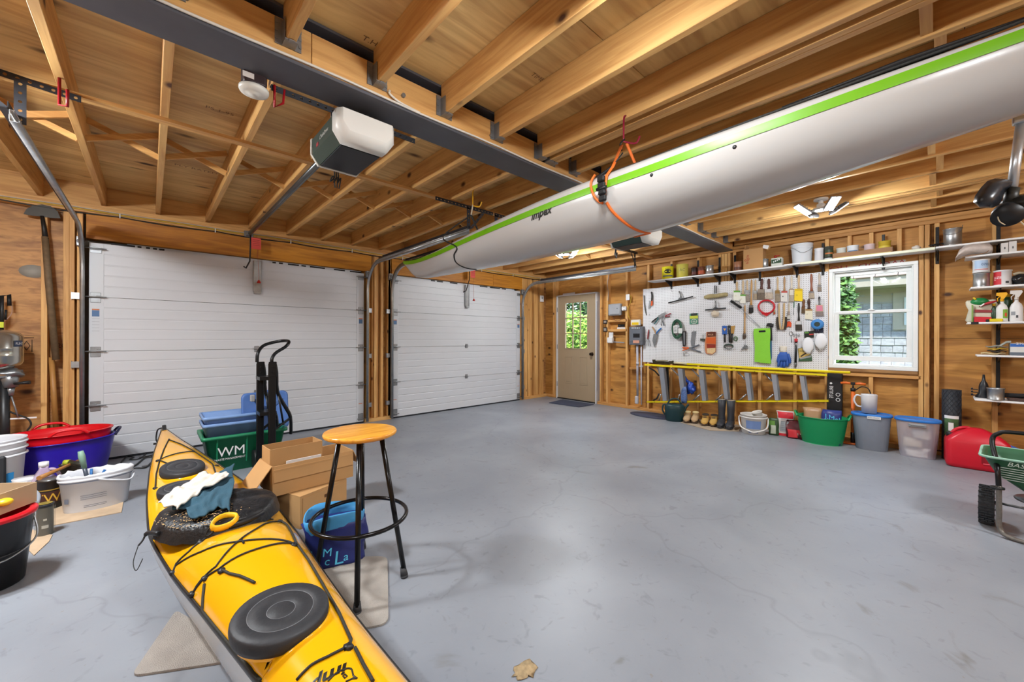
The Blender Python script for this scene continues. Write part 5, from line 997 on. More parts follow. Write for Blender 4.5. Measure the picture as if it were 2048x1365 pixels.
# ================================================================ right hand shelf stack
XF = 5.78
def rshelf(label, u, v, Z, depth_front=XF, yend=-1.2):
    p = Z(u, v, depth_front); t = T('storage_shelf', label, 'shelf', loc=(XR, p.y-.3, p.z), world=True); b = B(); b.box2((depth_front, yend, p.z), (XR-.02, p.y, p.z+.018), .004); t.add('shelf_board', b, M_WHITE)
    y = z3(1522,400,XR-.02).y; b = B(); b.prism([(XR-.018, y-.004, p.z-.001), (depth_front+.05, y-.004, p.z-.001), (depth_front+.05, y-.004, p.z-.01), (XR-.03, y-.004, p.z-.06), (XR-.018, y-.004, p.z-.06)], (0,.008,0)); t.add('bracket', b, mat('141416', .45, .3)); return p.z+.018, p.y
s2, e2 = rshelf('short white shelf holding a plastic-wrapped dust sheet, highest of the right stack', 1240, 325, z3)
s3, e3 = rshelf('short white shelf holding paint cans, second of the right stack', 1284, 590, z3)
s4, e4 = rshelf('short white shelf holding spray bottles, with black tape on its end', 1256, 890, z3)
s5, e5 = rshelf('short white shelf holding folded work gloves', 1338, 1168, z3)
s6, e6 = rshelf('lowest short white shelf, holding a black funnel', 248, 1222, z9)
b = B(); p, q = z9(212,440,XF), z9(290,440,XF); b.box2((XF-.001, q.y, s4-.019), (XF+.1, p.y, s4+.001)); solo('tape_wrap', b, mat('101012', .5), 'band of black tape around the end of the spray bottle shelf', 'tape')
t = T('dust_sheet_pack', 'plastic-wrapped folded dust sheet drooping over the end of its shelf', 'cloth', loc=tuple(z3(1300,300,5.85)), world=True); b = B(); pts = [(1155,350,.012),(1185,310,.04),(1230,280,.055),(1300,262,.055),(1380,262,.055),(1440,262,.055),(1465,270,.035)]
b.loft([[z3(u, v, 5.88)+Vector((.11*math.cos(a), 0, h*math.sin(a)+.012)) for a in [2*PI*k/14 for k in range(14)]] for u, v, h in pts]); 
for v in b.bm.verts: v.co.z += random.uniform(-.004,.004); v.co.z = max(v.co.z, s2+.003) if v.co.y < e2 else v.co.z
t.add('bundle', b, mat('c2b6ae', .35, var=.1, scale=30, bump=.5, bscale=40)); b = B(); b.tube(smooth_path([z3(1210,318,5.765), z3(1300,300,5.765), z3(1400,285,5.765), z3(1440,262,5.765)], 5), .004, 6); t.add('fold', b, mat('8f6a4a', .8))
for i, (u0,u1,v0,lb) in enumerate(((1545,1608,192,'left of two small white boxes standing on the highest shelf'),(1612,1680,178,'right of two small white boxes standing on the highest shelf'))):
    p, q = z3(u0,270,5.80), z3(u1,v0,5.80); t = T('white_box', lb, 'box', loc=(5.84,(p.y+q.y)/2,s2), world=True); b = B(); b.box2((5.80, q.y, s2), (5.90, p.y, q.z), .002); t.add('body', b, mat('d2cfcc', .5)); b = B(); b.box(((5.7995), (p.y+q.y)/2, s2+.04), (.001,.008,.02)); t.add('print', b, mat('555555', .5))
C('paint_can', 'blank tin can under the blue and white can', 'can', z3, 1302,1450,455, 5.87, s3, 'tin', metal=True)
ztop = z3(1376,452,5.87).z; C('paint_can', 'white and pale blue labelled can stacked on a blank tin', 'can', z3, 1300,1450,342, 5.87, ztop, 'd6d8da', top='tin', metal=True, label_col=[('a9c2de',.3,.95,.85),('b03038',.2,.25,.85)], text=('0702','%' and .03,'3a5a8a',(.03,.6)))
C('paint_can', 'red and white labelled can beside the stacked cans', 'can', z3, 1480,1638,433, 5.87, s3, 'd2d2d4', top='tin', metal=True, label_col=[('c23038',.05,.95,.0)], text=None)
t = bpy.data.objects[-1] if False else None
P = Vector((5.87, z3(1559,433,5.87).y, s3)); rr_ = rad(158/4.265, P)+.001; tt = [o for o in COL.objects if o.get('label','').startswith('red and white labelled')][0]
for c_, a0, a1, z0, z1 in (('c22a34',.15,1.5,.01,.13),('d9a8a0',.8,1.2,.05,.06),('3a3c3e',-.7,-.3,.02,.04)):
    b = B(); b.lathe([(rr_,z0),(rr_,z1)], n=12, arc=(-a1,-a0)); o = _link('paper_label', b, mat(c_, .5), tt, False, False)
b = B(); b.text('SIZE', lambda x, y: Vector(((rr_+.001)*math.cos(.8-x/rr_*-1+0), (rr_+.001)*math.sin(.8+x/rr_), .07+y)), size=.03) if False else b.text('SIZE', lambda x, y: Vector(((rr_+.001)*math.cos(-1.1+x/rr_), (rr_+.001)*math.sin(-1.1+x/rr_), .065+y)), size=.03, sx=1); _link('label_print', b, M_WHITE, tt, False, False)
t = T('tape_gun', 'black glossy tool at the right edge on the paint can shelf', 'tool', loc=tuple(z3(1700,520,5.87)), world=True); b = B(); b.blob(z3(1705,500,5.87)+Vector((0,0,-.01)), (.05,.055,.05), 2, .3); t.add('body', b, mat('1b1c1e', .25)); b = B(); b.tube([z3(1650,465,5.85), z3(1700,452,5.85), z3(1740,455,5.85)], .012, 8); t.add('pale_rim', b, mat('a89a80', .6))
# shelf 4
def spray(label, Z, u0, u1, vb, vt, X, zb, body, head, lab=None, neck=.6):
    p = Z((u0+u1)/2, vt, X); w = rad((u1-u0)/ZS[Z], p)*1.0; H = p.z-zb; t = T('spray_bottle', label, 'bottle', loc=(X, p.y, zb), rot=PI); sx = .6
    b = B(); b.lathe([(0,0),(w*.95,0),(w,.008),(w*.98,H*.45),(w*.75,H*.56),(w*.3,H*.64),(w*.28,H*.72),(0,H*.72)], n=22, sx=sx); t.add('bottle', b, mat(body, .35)); b = B(); b.cyl((0,0,H*.70), (0,0,H*.78), w*.33, n=14); b.prism([(0,-w*.25,H*.78),(0,-w*.25,H*.86),(0,-w*.95,H*.90),(0,-w*.9,H*1.0),(0,w*.7,H*1.0),(0,w*.85,H*.94),(0,w*.3,H*.78)], (.018,0,0)); t.add('trigger_head', b, mat(head, .4))
    b = B(); b.tube([(0.01,-w*.4,H*.86),(.01,-w*.75,H*.80),(.01,-w*.7,H*.70)], .004, 6); t.add('trigger', b, mat(head, .4))
    if lab:
        for k, (c_, y0, y1, z0, z1) in enumerate(lab): b = B(); b.lathe([(w*1.0+.0006+k*.0005,H*z0),(w*.99+.0006+k*.0005,H*z1)], n=10, sx=sx, arc=(y0, y1)); t.add('paper_label', b, mat(c_, .5), recalc=False)
    return t
spray('white spray bottle with yellow trigger and fruit label', z9, 462,590,430,130, 5.84, s4, 'dcdcd8', 'e2a818', [('7aa83c',.1,1.1,.12,.42),('d2502c',.4,.8,.18,.3)])
spray('white spray bottle with pale trigger at the right edge', z9, 600,745,430,108, 5.84, s4, 'd8d8d8', 'cfcac4', [('8c9094',-.9,-.2,.2,.32),('3a3c3e',-.1,.2,.12,.2)])
t = T('seed_sack', 'white and green bag of soil amendment slumped on the shelf', 'bag', loc=(5.85, z9(325,420,5.85).y, s4), world=True); b = B(); c = z9(330,335,5.86); b.loft([[Vector((5.89+.045*k*math.copysign(abs(math.cos(a))**.6, math.cos(a)), c.y+.10*k2*math.copysign(abs(math.sin(a))**.6, math.sin(a))+.012*math.sin(z*40), s4+z)) for a in [2*PI*j/24 for j in range(24)]] for z, k, k2 in ((0,.9,.95),(.02,1,1),(.12,1,1),(.17,.8,1),(.20,.25,.95),(.215,.1,.9))]); t.add('bag', b, mat('c9c4b0', .5, bump=.4, bscale=30)); 
for (u0,v0,u1,v1,c_,x) in ((218,250,235,425,'7a9a4c',5.825),(250,300,425,330,'8a2c30',5.835),(245,372,420,425,'c21c2c',5.806)): b = B(); b.prism([z9(u0,v0,x), z9(u1,v0+6,x), z9(u1,v1,x), z9(u0,v1,x)], (.02,0,0)); t.add('bag_print', b, mat(c_, .5))
t = T('green_jug', 'round green-capped jug leaning behind the bag', 'jug', loc=tuple(z9(295,240,5.9)), world=True); b = B(); c = z9(300,225,5.88); b.sphere(c, .055, (.7,1.1,.75)); b.cyl((5.9,c.y,s4),(5.9,c.y,c.z),.045, n=14); t.add('body', b, mat('1c7a40', .35)); b = B(); b.cyl(z9(258,188,5.86), z9(240,196,5.86), .016, n=10); t.add('yellow_cap', b, mat('d8b81c', .4))
t = T('red_pouch', 'red and white foil pouch lying over the bag', 'packet', loc=tuple(z9(400,240,5.84)), world=True); b = B(); b.loft([[z9(u, v+k*s_, 5.82)+Vector((x_*.03,0,0)) for k, x_ in ((-1,0),(0,1),(1,0),(0,-1))] for u, v, s_ in ((295,270,3),(340,250,14),(400,232,14),(470,216,8))]); t.add('pouch', b, mat('b02a34', .4)); b = B(); b.prism([z9(300,262,5.785), z9(345,235,5.785), z9(350,245,5.785), z9(310,272,5.785)], (.002,0,0)); t.add('white_print', b, M_WHITE)
t = T('dark_bottle', 'slim dark green bottle with yellow cap beside the yellow spray', 'bottle', loc=(5.85, z9(444,400,5.85).y, s4)); b = B(); b.lathe([(0,0),(.016,0),(.018,.02),(.018,.12),(.009,.14),(.009,.15),(0,.15)], n=14); t.add('glass', b, mat('1f3a24', .25)); b = B(); b.cyl((0,0,.15),(0,0,.175),.011, n=12); t.add('cap', b, mat('d8b01c', .4))
t = T('tape_measure', 'yellow and black tape measure at the shelf edge', 'tape measure', loc=(5.80, z9(450,410,5.80).y, s4), world=True); p, q = z9(398,430,5.79), z9(538,392,5.79); b = B(); b.box2((5.79, q.y, s4), (5.83, p.y, q.z), .006); t.add('case', b, mat('e0c81c', .4)); b = B(); p2 = z9(362,430,5.79); b.box2((5.79, p.y, s4), (5.83, p2.y, q.z-.004), .004); t.add('black_end', b, M_BLKPL)
t = T('green_container', 'dark green container behind the yellow-triggered bottle', 'bottle', loc=(5.94, z9(560,300,5.94).y, s4)); b = B(); b.lathe([(0,0),(.045,0),(.045,.2),(.03,.235),(0,.235)], n=18); t.add('body', b, mat('24482c', .4)); b = B(); b.lathe([(0,.235),(.03,.235),(.03,.262),(0,.262)], n=16); t.add('cap', b, mat('c9a81c', .4))
# shelf 5
t = T('work_gloves', 'folded camouflage-cuffed work gloves with yellow edging', 'glove', loc=(5.85, z9(480,760,5.85).y, s5), world=True)
for k, (u0,u1,v,c_) in enumerate(((315,560,765,'cfb98a'),(380,570,748,'3a302a'),(390,590,720,'c9a83c'),(365,585,698,'8a8880'))): p, q = z9(u0,v,5.84), z9(u1,v,5.84); b = B(); b.loft([[Vector((5.86+.06*math.cos(a), p.y+(q.y-p.y)*f, s5+.014+k*.022+(.010+.004*k*0)*math.sin(a)*(.4+.6*math.sin(PI*min(1,f+.1)))+.006*math.sin(f*9+k))) for a in [2*PI*j/10 for j in range(10)]] for f in [i/8 for i in range(9)]]); t.add('glove_layer', b, mat(c_, .85, var=.2, scale=60, bump=.4))
b = B(); b.loft([[z9(u, v, 5.86)+Vector((.05*math.cos(a),0,.012*math.sin(a))) for a in [2*PI*j/10 for j in range(10)]] for u, v in ((470,690),(520,660),(570,632),(612,628))]); t.add('cuff', b, mat('a4a8a0', .85, var=.3, scale=30))
b = B(); p, q = z9(590,770,5.80), z9(748,645,5.80); t = T('parts_box', 'white carton with blue top band marked 2½ beside the gloves', 'box', loc=(5.86, (p.y+q.y)/2-.05, s5), world=True); b.box2((5.80, q.y-.15, s5), (5.93, p.y-.01, q.z), .003); t.add('carton', b, mat('cfd0cc', .6)); b = B(); b.box2((5.7985, q.y-.15, q.z-.03), (5.8, p.y-.01, q.z-.002)); t.add('blue_band', b, mat('2c62b0', .5)); b = B(); w_ = z9(665,655,5.797); b.text('2\u00bd', lambda x, y: Vector((5.797, w_.y-x, w_.z+y)), size=.028, sx=1.3); t.add('print', b, M_WHITE, recalc=False); b = B(); b.box2((5.7985, q.y-.15, s5), (5.8, p.y-.01, s5+.03)); t.add('grey_band', b, mat('5c6672', .5))
# shelf 6
t = T('funnel', 'black plastic funnel upside down on the lowest shelf', 'funnel', loc=(5.95, z9(340,1150,5.95).y, s6)); b = B(); R_ = rad(175/5.054, t.o.location); b.lathe([(R_,0),(R_*1.02,.012),(R_*.62,.05),(R_*.6,.11),(R_*.50,.135),(R_*.24,.165),(R_*.13,.225),(0,.225)], n=26); t.add('cone', b, mat('1e2228', .3))
for k in range(3): b = B(); b.box((-.0, R_*(.9+.05*k*0)+.01, .02+k*.028), (.02,.045,.008)); b.cyl((0,R_+.02,.018+k*.028),(0,R_+.02,.035+k*.028),.007, n=8); t.add('clip_tab', b, mat('1e2228', .3))
C('tin_can', 'short open tin beside the black funnel', 'can', z9, 372,552,1095, 5.82, s6, 'tin', metal=True, open_top=True)
t = T('paint_tray', 'dirty paint tray with black rollers at the right edge of the lowest shelf', 'tray', loc=(5.88, z9(680,1190,5.87).y, s6), world=True); p = z9(590,1200,5.85); b = B(); b.box2((5.80, p.y-.45, s6), (6.0, p.y, s6+.03), .006); t.add('tray', b, mat('4c3a34', .5)); b = B(); b.box2((5.86, p.y-.45, s6+.03), (6.0, p.y-.02, s6+.05), .006); t.add('liner', b, mat('8f8c78', .6, var=.3, scale=50)); b = B(); b.cyl((5.84, p.y+.03, s6+.05), (5.86, p.y-.2, s6+.055), .02, n=12); t.add('roller', b, mat('1c1c1e', .8))
# ================================================================ ladder, pole and things standing along the wall
zL = lambda u, v, X=5.9: on(1270+u/4.995, 700+v/4.995, 0, X)
lt = T('step_ladder', 'yellow fibreglass stepladder stored on its side along the wall', 'ladder', loc=(5.93, 2.1, .6), world=True); YL = mat('e6cf10', .4, var=.03); AL = mat('a9b0ba', .35, .7, var=.06)
def railb(a, c, h, name, x0=5.88, x1=5.97):
    b = B(); P0, P1 = zL(*a, x0), zL(*c, x0)
    for xx in (x0,): b.prism([P0+Vector((0,0,0)), P1+Vector((0,0,0)), P1+Vector((0,0,h)), P0+Vector((0,0,h))], (.004,0,0))
    for dz in (0, h-.004): b.prism([P0+Vector((0,0,dz)), P1+Vector((0,0,dz)), P1+Vector((0,0,dz+.004)), P0+Vector((0,0,dz+.004))], (.035,0,0))
    lt.add(name, b, YL)
railb((95,158), (1918,266), .028, 'rail'); railb((115,530), (1932,524), .026, 'rail')
for k, u in enumerate((280,468,675,898,1135,1403,1686)):
    w = 33; f = (u-95)/1830; vt_ = 160+f*112; vb = 515; b = B(); tl = -16
    P = [zL(u-w+tl*.5, vt_+4, 5.885), zL(u+w*.4+tl*.5, vt_+8, 5.885), zL(u+w*.7+14, vb-6, 5.885), zL(u-w*.2+6, vb-2, 5.885)]; b.prism(P, (.004,0,0)); 
    for j in (0, 1): b.prism([P[j], P[j]+Vector((.075,0,0)), P[3-j]+Vector((.075,0,0)), P[3-j]], (0,.003,0))
    for j in range(3): b.prism([P[1]+Vector((.012+j*.022,-.002,0)), P[1]+Vector((.02+j*.022,-.002,0)), P[2]+Vector((.02+j*.022,-.002,0)), P[2]+Vector((.012+j*.022,-.002,0))], (0,-.004,0))
    lt.add('step', b, AL)
    if k < 6:
        b = B(); b.tube([zL(u-105 if k else u-60, vt_+2, 5.95), zL(u-w, vt_+75, 5.93)], .010, 8); b.tube([zL(u-95 if k > 1 else u-40, vb-6, 5.95), zL(u-w+12, vb-70, 5.93)], .010, 8); lt.add('knee_brace', b, AL)
b = B()
for k in range(9): p = zL(170+k*205, 168+k*12, 5.879); b.cyl(p+Vector((0,0,.012)), p+Vector((-.004,0,.012)), .004, n=6); p = zL(190+k*205, 520, 5.879); b.cyl(p, p+Vector((-.004,0,0)), .004, n=6)
lt.add('rivet', b, mat('50483a', .4, .5), kind='stuff')
b = B(); b.tube([zL(140,178,6.0), zL(200,215,6.0), zL(240,260,6.0)], .012, 8); b.tube([zL(240,440,6.0), zL(215,490,6.0), zL(180,508,6.0)], .012, 8); b.prism([zL(305,178,5.99), zL(330,178,5.99), zL(342,500,5.99), zL(322,500,5.99)], (.02,0,0)); lt.add('rear_frame', b, mat('22262c', .45))
t = T('pruning_pole', 'long yellow pole with dark saw head lying on the ladder', 'pole', loc=tuple(zL(1000,170,5.9)), world=True); b = B(); b.tube([zL(520,142,5.9), zL(1250,185,5.9), zL(2150,229,5.9)], .0155, 12); t.add('pole', b, YL); b = B(); b.tube([zL(390,128,5.9), zL(520,140,5.9)], .0145, 12); t.add('grip', b, mat('cfc6a4', .6)); b = B()
b.prism([zL(170,98,5.89), zL(200,98,5.89), zL(200,108,5.89), zL(330,118,5.89), zL(380,108,5.89), zL(390,140,5.89), zL(330,146,5.89), zL(180,134,5.89)], (.018,0,0)); b.cyl(zL(350,125,5.88), zL(350,125,5.92), .022, n=12); b.cyl(zL(300,130,5.88), zL(300,130,5.91), .016, n=12); b.tube([zL(205,130,5.88), zL(270,140,5.88), zL(330,142,5.88)], .006, 6); t.add('saw_head', b, mat('3a3422', .45, .5))
b = B(); b.prism([zL(215,102,5.885), zL(330,104,5.885), zL(330,114,5.885), zL(215,114,5.885)], (.003,0,0)); t.add('blade', b, mat('a39c84', .4, .5))
# blue bag and netting hung behind the ladder
t = T('net_bag', 'crumpled shiny blue bag hanging behind the ladder', 'bag', loc=tuple(zL(555,450,6.0)), world=True); b = B(); b.blob(zL(555,385,5.99), (.05,.062,.088), 11, .4, fq=2.5); b.tube([zL(505,265,6.03), zL(512,300,6.0), zL(540,330,6.0)], [.006,.018,.03], 8); t.add('bag', b, mat('2350b8', .3, var=.25, scale=20))
t = T('folded_chair_bag', 'blue and white patterned strap bundle hanging to the watering can', 'bag', loc=tuple(zL(490,535,5.86)), world=True); b = B(); b.loft([[zL(u+w*math.cos(a), v, 5.86)+Vector((-.02*math.sin(a),0,0)) for a in [2*PI*j/10 for j in range(10)]] for u, v, w in ((500,370,12),(492,400,26),(488,450,30),(488,500,30),(490,535,26))]); t.add('bundle', b, mat('5a74a8', .5, var=.5, scale=45))
# watering can
P = FL(1349, 842); t = T('watering_can', 'dark green plastic watering can on the floor under the ladder', 'watering can', loc=tuple(P), rot=face(P)+0); b = B(); b.lathe([(0,0),(.10,0),(.105,.01),(.118,.16),(.12,.225),(.10,.245),(.06,.25),(0,.25)], n=26, sx=.85, sy=1.15); t.add('body', b, mat('14353a', .4)); M_WC = mat('14353a', .4)
b = B(); b.tube(smooth_path([(0,-.10,.20),(0,-.15,.23),(0,-.165,.15),(0,-.13,.08)], 5), .013, 8); b.tube(smooth_path([(0,-.10,.235),(0,-.05,.31),(0,.04,.32),(0,.09,.25)], 5), .012, 8); t.add('handle', b, M_WC); b = B(); b.tube(smooth_path([(0,.10,.10),(0,.15,.20),(0,.19,.255)], 5), [.022]*5+[.016]*5+[.013], 10); t.add('spout', b, M_WC)
# cardboard strip, shoes and boots
b = B(); c = [FL(1361,846), FL(1380,839), FL(1482,853), FL(1478,864), FL(1420,862)]; b.prism([Vector((v.x, v.y, .001)) for v in c], (0,0,.005)); solo('floor_mat', b, mat('a5937e', .9), 'tan cardboard strip under the shoes and rubber boots', 'mat')
b = B(); c = [FL(1266,826), FL(1330,834), FL(1345,845), FL(1308,836)]; 
def disk(name, label, cat, cx_, cy_, rx, ry, h, m): b = B(); b.lathe([(0,0),(1,0),(1,h),(0,h)], n=30, sx=rx, sy=ry); return solo(name, b, m, label, cat, local=True, loc=(cx_, cy_, .001))
P = FL(1305, 833); disk('round_mat', 'dark blue-grey half-round mat left of the watering can', 'mat', P.x+.02, P.y+.02, .20, .36, .012, mat('3d4052', .95))
def shoe(P, rot, upper, sole, boot=0, label='', lining='d8c08a', name='shoe', L=.28, group=None, laces=True):
    t = T(name, label, 'shoe', loc=tuple(P), rot=rot, group=group); sec = [(-.5,.30,.05),(-.42,.40,.075),(-.25,.42,.085),(0,.38,.075),(.2,.42,.062),(.36,.40,.05),(.46,.28,.04),(.5,.12,.03)]
    b = B(); b.loft([[Vector((x*L, w*L*(.40 if boot else .44)*math.cos(a), .006+.010*(1+math.sin(a)))) for a in [2*PI*j/14 for j in range(14)]] for x, w, h in sec]); t.add('sole', b, mat(sole, .7)); b = B()
    if boot: b.loft([[Vector((x*L*.96, w*L*.40*math.cos(a), .022+h*.5*(1+math.sin(a)))) for a in [2*PI*j/14 for j in range(14)]] for x, w, h in sec]); b.loft([[Vector((-.09+.058*k*math.cos(a)+dx, .046*k*math.sin(a), z)) for a in [2*PI*j/18 for j in range(18)]] for z, k, dx in ((.03,.9,.01),(.10,.98,.0),(.16,.9,.0),(.25,1.0,-.004),(boot,1.18,-.008))]); t.add('upper', b, mat(upper, .5, var=.12, bump=.2)); b = B(); b.lathe([(.058,boot-.006),(.066,boot-.004),(.066,boot+.006),(.058,boot+.006)], c=(-.098,0,0), n=18, sy=.82); t.add('rim', b, mat('55585c', .6)); b = B(); b.lathe([(0,boot+.001),(.058,boot+.001)], c=(-.098,0,0), n=16, sy=.82); t.add('lining', b, mat('b9a58a', .9))
    else:
        b.loft([[Vector((x*L*.96, w*L*.40*math.cos(a), .022+(h*1.05)*.5*(1+math.sin(a)))) for a in [2*PI*j/14 for j in range(14)]] for x, w, h in sec]); b.loft([[Vector((-.062+.07*k*math.cos(a), .043*k*math.sin(a), z)) for a in [2*PI*j/16 for j in range(16)]] for z, k in ((.05,.8),(.085,.98),(.115,.95),(.125,1.0))]); t.add('upper', b, mat(upper, .75, var=.15, bump=.3)); b = B(); b.lathe([(0,.1262),(.8,.1262),(1.02,.124),(1.05,.130),(1,.136),(.85,.128),(0,.1268)], c=(-.062,0,0), n=18, sx=.07, sy=.043); t.add('collar', b, mat(lining, .8)); b = B()
        for q in range(4): b.tube([(.03-q*.018,-.022,.098+q*.008), (.022-q*.018,.022,.100+q*.008)], .003, 5)
        t.add('laces', b, mat('3a3a3e' if 'dark' in label else 'c9b490', .8))
    return t
for x, y, lb, up, k in ((1371.7,848,'left of the tan suede moccasins beside the watering can','b89a74',0),(1387.7,849,'right of the tan suede moccasins beside the watering can','b89a74',0),(1407.4,854,'left of the yellow-tan work shoes with dark laces','c29a50',0),(1424.8,855.5,'right of the yellow-tan work shoes with dark laces','c29a50',0),(1440.5,857,'left of the two dark rubber boots against the wall','34363c',1),(1458.5,860,'right of the two dark rubber boots against the wall','34363c',1)):
    P = FL(x, y); r_ = face(P)-.12; P += Vector((-math.cos(r_)*(.07 if k else .14), -math.sin(r_)*(.07 if k else .14), .006))
    if k: shoe(P, r_, up, '26272c', boot=.36, label=lb, name='rubber_boot', L=.28)
    else: shoe(P, r_, up, '4a382a', label=lb, L=.28, lining='3a3028' if 'yellow' in lb else 'd8c08a')
# white bucket with small tub
P = FL(1507, 870); P += Vector((.10,.03,0)); t = cyl_thing('bucket', 'white plastic bucket with a blue label and broad handle', 'bucket', P, .145, .245, 'cfccc8', taper=.88, label_col=[('6f88b8',.3,.72,.62),('3c5a96',.1,.16,.4)], open_top=True)
b = B(); b.lathe([(.150,.20),(.158,.204),(.158,.215),(.150,.22)], n=28); t.add('collar', b, mat('cfccc8', .4)); b = B(); b.tube(smooth_path([(0,.16,.2),(.09,.14,.09),(.15,.03,.045),(.15,-.03,.045),(.09,-.14,.09),(0,-.16,.2)], 6), .009, 8); t.add('handle', b, mat('d8d6d2', .4)); b = B(); b.lathe([(0,.18),(.13,.18)], n=20); t.add('contents', b, mat('9a9484', .8, var=.3, scale=40))
P2 = P+Vector((-.045,-.075,.205)); t = cyl_thing('small_tub', 'small white tub with green print tilted in the white bucket', 'tub', P2, .056, .09, 'd2cfc9', taper=.85, label_col=[('8ab07a',.05,.35,1.0)], open_top=True); t.o.rotation_euler = (.3,.15,face(P2))
# bags on the floor
def bag(name, label, P, w, d, h, col, seed=1, amp=.12, prints=(), top=None, rot=None, fold=True):
    t = T(name, label, 'bag', loc=tuple(P), rot=face(P) if rot is None else rot); b = B(); from mathutils import noise
    rings = []
    for i in range(9):
        f = i/8; k = (1-.12*f) if not fold else (1-.75*f**3); ww = w*(1+.06*math.sin(f*5+seed)); ring = []
        for j in range(20):
            a = 2*PI*j/20; e = lambda c: math.copysign(abs(c)**.6, c); p = Vector((d/2*e(math.cos(a))*k, ww/2*e(math.sin(a)), h*f)); p += Vector((1,1,.3))*amp*w*noise.noise(Vector((p.x*14+seed, p.y*14, p.z*11))); ring.append(p)
        rings.append(ring)
    for p in rings[0]: p.z = 0
    b.loft(rings); t.add('bag', b, mat(col, .4, var=.1, scale=15)); 
    for (c_, y0, y1, z0, z1) in prints:
        b = B(); n = 8; g = []
        b.grid(lambda s, q: Vector((0,0,0)), 1, 1) if False else None
        def fn(s, q, y0=y0, y1=y1, z0=z0, z1=z1):
            y = (y0+(y1-y0)*s)*w/2; z = h*(z0+(z1-z0)*q); f = z/h; k = (1-.12*f) if not fold else (1-.75*f**3); yy = min(1, abs(y)/(w/2)); x = d/2*k*(1-yy**3.3)**.3+.0; p = Vector((x, y, z)); return p+Vector((1,1,.3))*amp*w*noise.noise(Vector((p.x*14+seed, p.y*14, p.z*11)))+Vector((.004,0,0))
        b.grid(fn, n, n); t.add('bag_print', b, mat(c_, .5), recalc=False)
    return t
P = FL(1568,874)+Vector((.07,0,0)); t = bag('fertilizer_bag', 'red-topped white bag of plant food leaning on the wall', P, .17, .10, .31, 'c9c4c0', 3, .08, [('c21c2c',-.95,.95,.72,.97),('c21c2c',-.9,.5,.02,.12),('9aa0a4',-.6,.6,.2,.6)]); b = B(); [b.box((.05,0,.09+q*.024), (.004,.09,.004)) for q in range(6)]; t.add('print_lines', b, mat('7c7f84', .6))
P = FL(1547,873)+Vector((.09,0.02,0)); bag('seed_bag', 'dark green and white speckled bag left of the plant food', P, .11, .08, .21, '2f4a2c', 5, .10, [('b9c2b0',-.6,.3,.1,.6),('5a8a34',-.9,.2,.6,.85)])
P = FL(1590,878)+Vector((.06,0,0)); bag('bulb_bag', 'dark red crumpled mulch bag between plant food and green tub', P, .22, .12, .21, '5c1820', 8, .28, [('c22c34',-.9,.2,.05,.5),('d6cfc8',-.2,.3,.15,.32),('6f8a2c',.5,.9,.1,.5)])
# green flexible tub, bag inside
def oval_tub(name, label, P, rx, ry, h, col, rot, taper=.8, ribs=0, handles=True, rim='', th=.006, n=40):
    t = T(name, label, 'tub', loc=tuple(P), rot=rot); pr = [(0,0),(taper,0)]; m = 24 if ribs else 6
    for i in range(m+1): f = i/m; pr.append((taper+(1-taper)*f**.8+(.006*math.sin(f*PI*2*ribs) if ribs else 0), h*f))
    pr += [(1.03,h),(1.03,h+.008),(.97,h+.008)]+[(taper+(1-taper)*f**.8-.035, h*f+.006) for f in (.8,.5,.2,.02)]+[(0,.012)]
    b = B(); b.lathe(pr, n=n, sx=rx, sy=ry); t.add('shell', b, mat(col, .35, var=.04)); 
    if handles:
        for s in (-1, 1): b = B(); b.tube(smooth_path([(-.09,s*ry*.985,h-.002),(-.06,s*ry*1.06,h+.035),(0,s*ry*1.1,h+.045),(.06,s*ry*1.06,h+.035),(.09,s*ry*.985,h-.002)], 4), .010, 8); t.add('handle', b, mat(handles if isinstance(handles, str) else col, .35))
    return t
P = FL(1655,893); P += Vector((.15,.075,0)); oval_tub('garden_tub', 'green ribbed flexible tub holding a paper bag and a navy tote', P, .20, .235, .30, '0c8a52', face(P), ribs=11, taper=.78, handles='0c8a52')
t = bag('paper_bag', 'crumpled brown paper bag in the green tub', P+Vector((.03,.095,.012)), .17, .12, .38, 'a8835e', 2, .16)
t = bag('tote_bag', 'navy tote with light blue letters slumped in the green tub', P+Vector((-.01,-.09,.012)), .18, .15, .38, '26347a', 6, .10)
b = B(); b.text('J.McL', lambda x, y: Vector((.085+.015*math.cos(x*8), x-.06, .30+y-x*.3)), size=.075, sx=.95); t.add('lettering', b, mat('58c4e8', .5), recalc=False)
t = T('boxed_tool', 'tall black carton with white symbols behind the tote', 'box', loc=tuple(zL(1990,560,5.99)), world=True); a, c = on(1654,747,0,5.98), on(1684,850,0,5.98); b = B(); b.box2((5.98, c.y, .02), (6.05, a.y, a.z), .004); t.add('carton', b, mat('1d1e20', .45)); b = B(); q = on(1662,772,0,5.978); b.text('BRUUTE', lambda x, y: Vector((5.978, q.y+y-.02, q.z-x)), size=.05, sx=.8); b.lathe([(0,0),(.014,0)], c=(5.978, q.y, q.z+.03), n=4, axis=Matrix.Rotation(PI/2,4,'Y')); q2 = on(1676,790,0,5.978)
for dz in (0,-.06): b.lathe([(.016,0),(.021,0)], c=(5.978, q2.y-.0, q2.z+dz), n=14, axis=Matrix.Rotation(PI/2,4,'Y'))
t.add('white_print', b, M_WHITE, recalc=False)
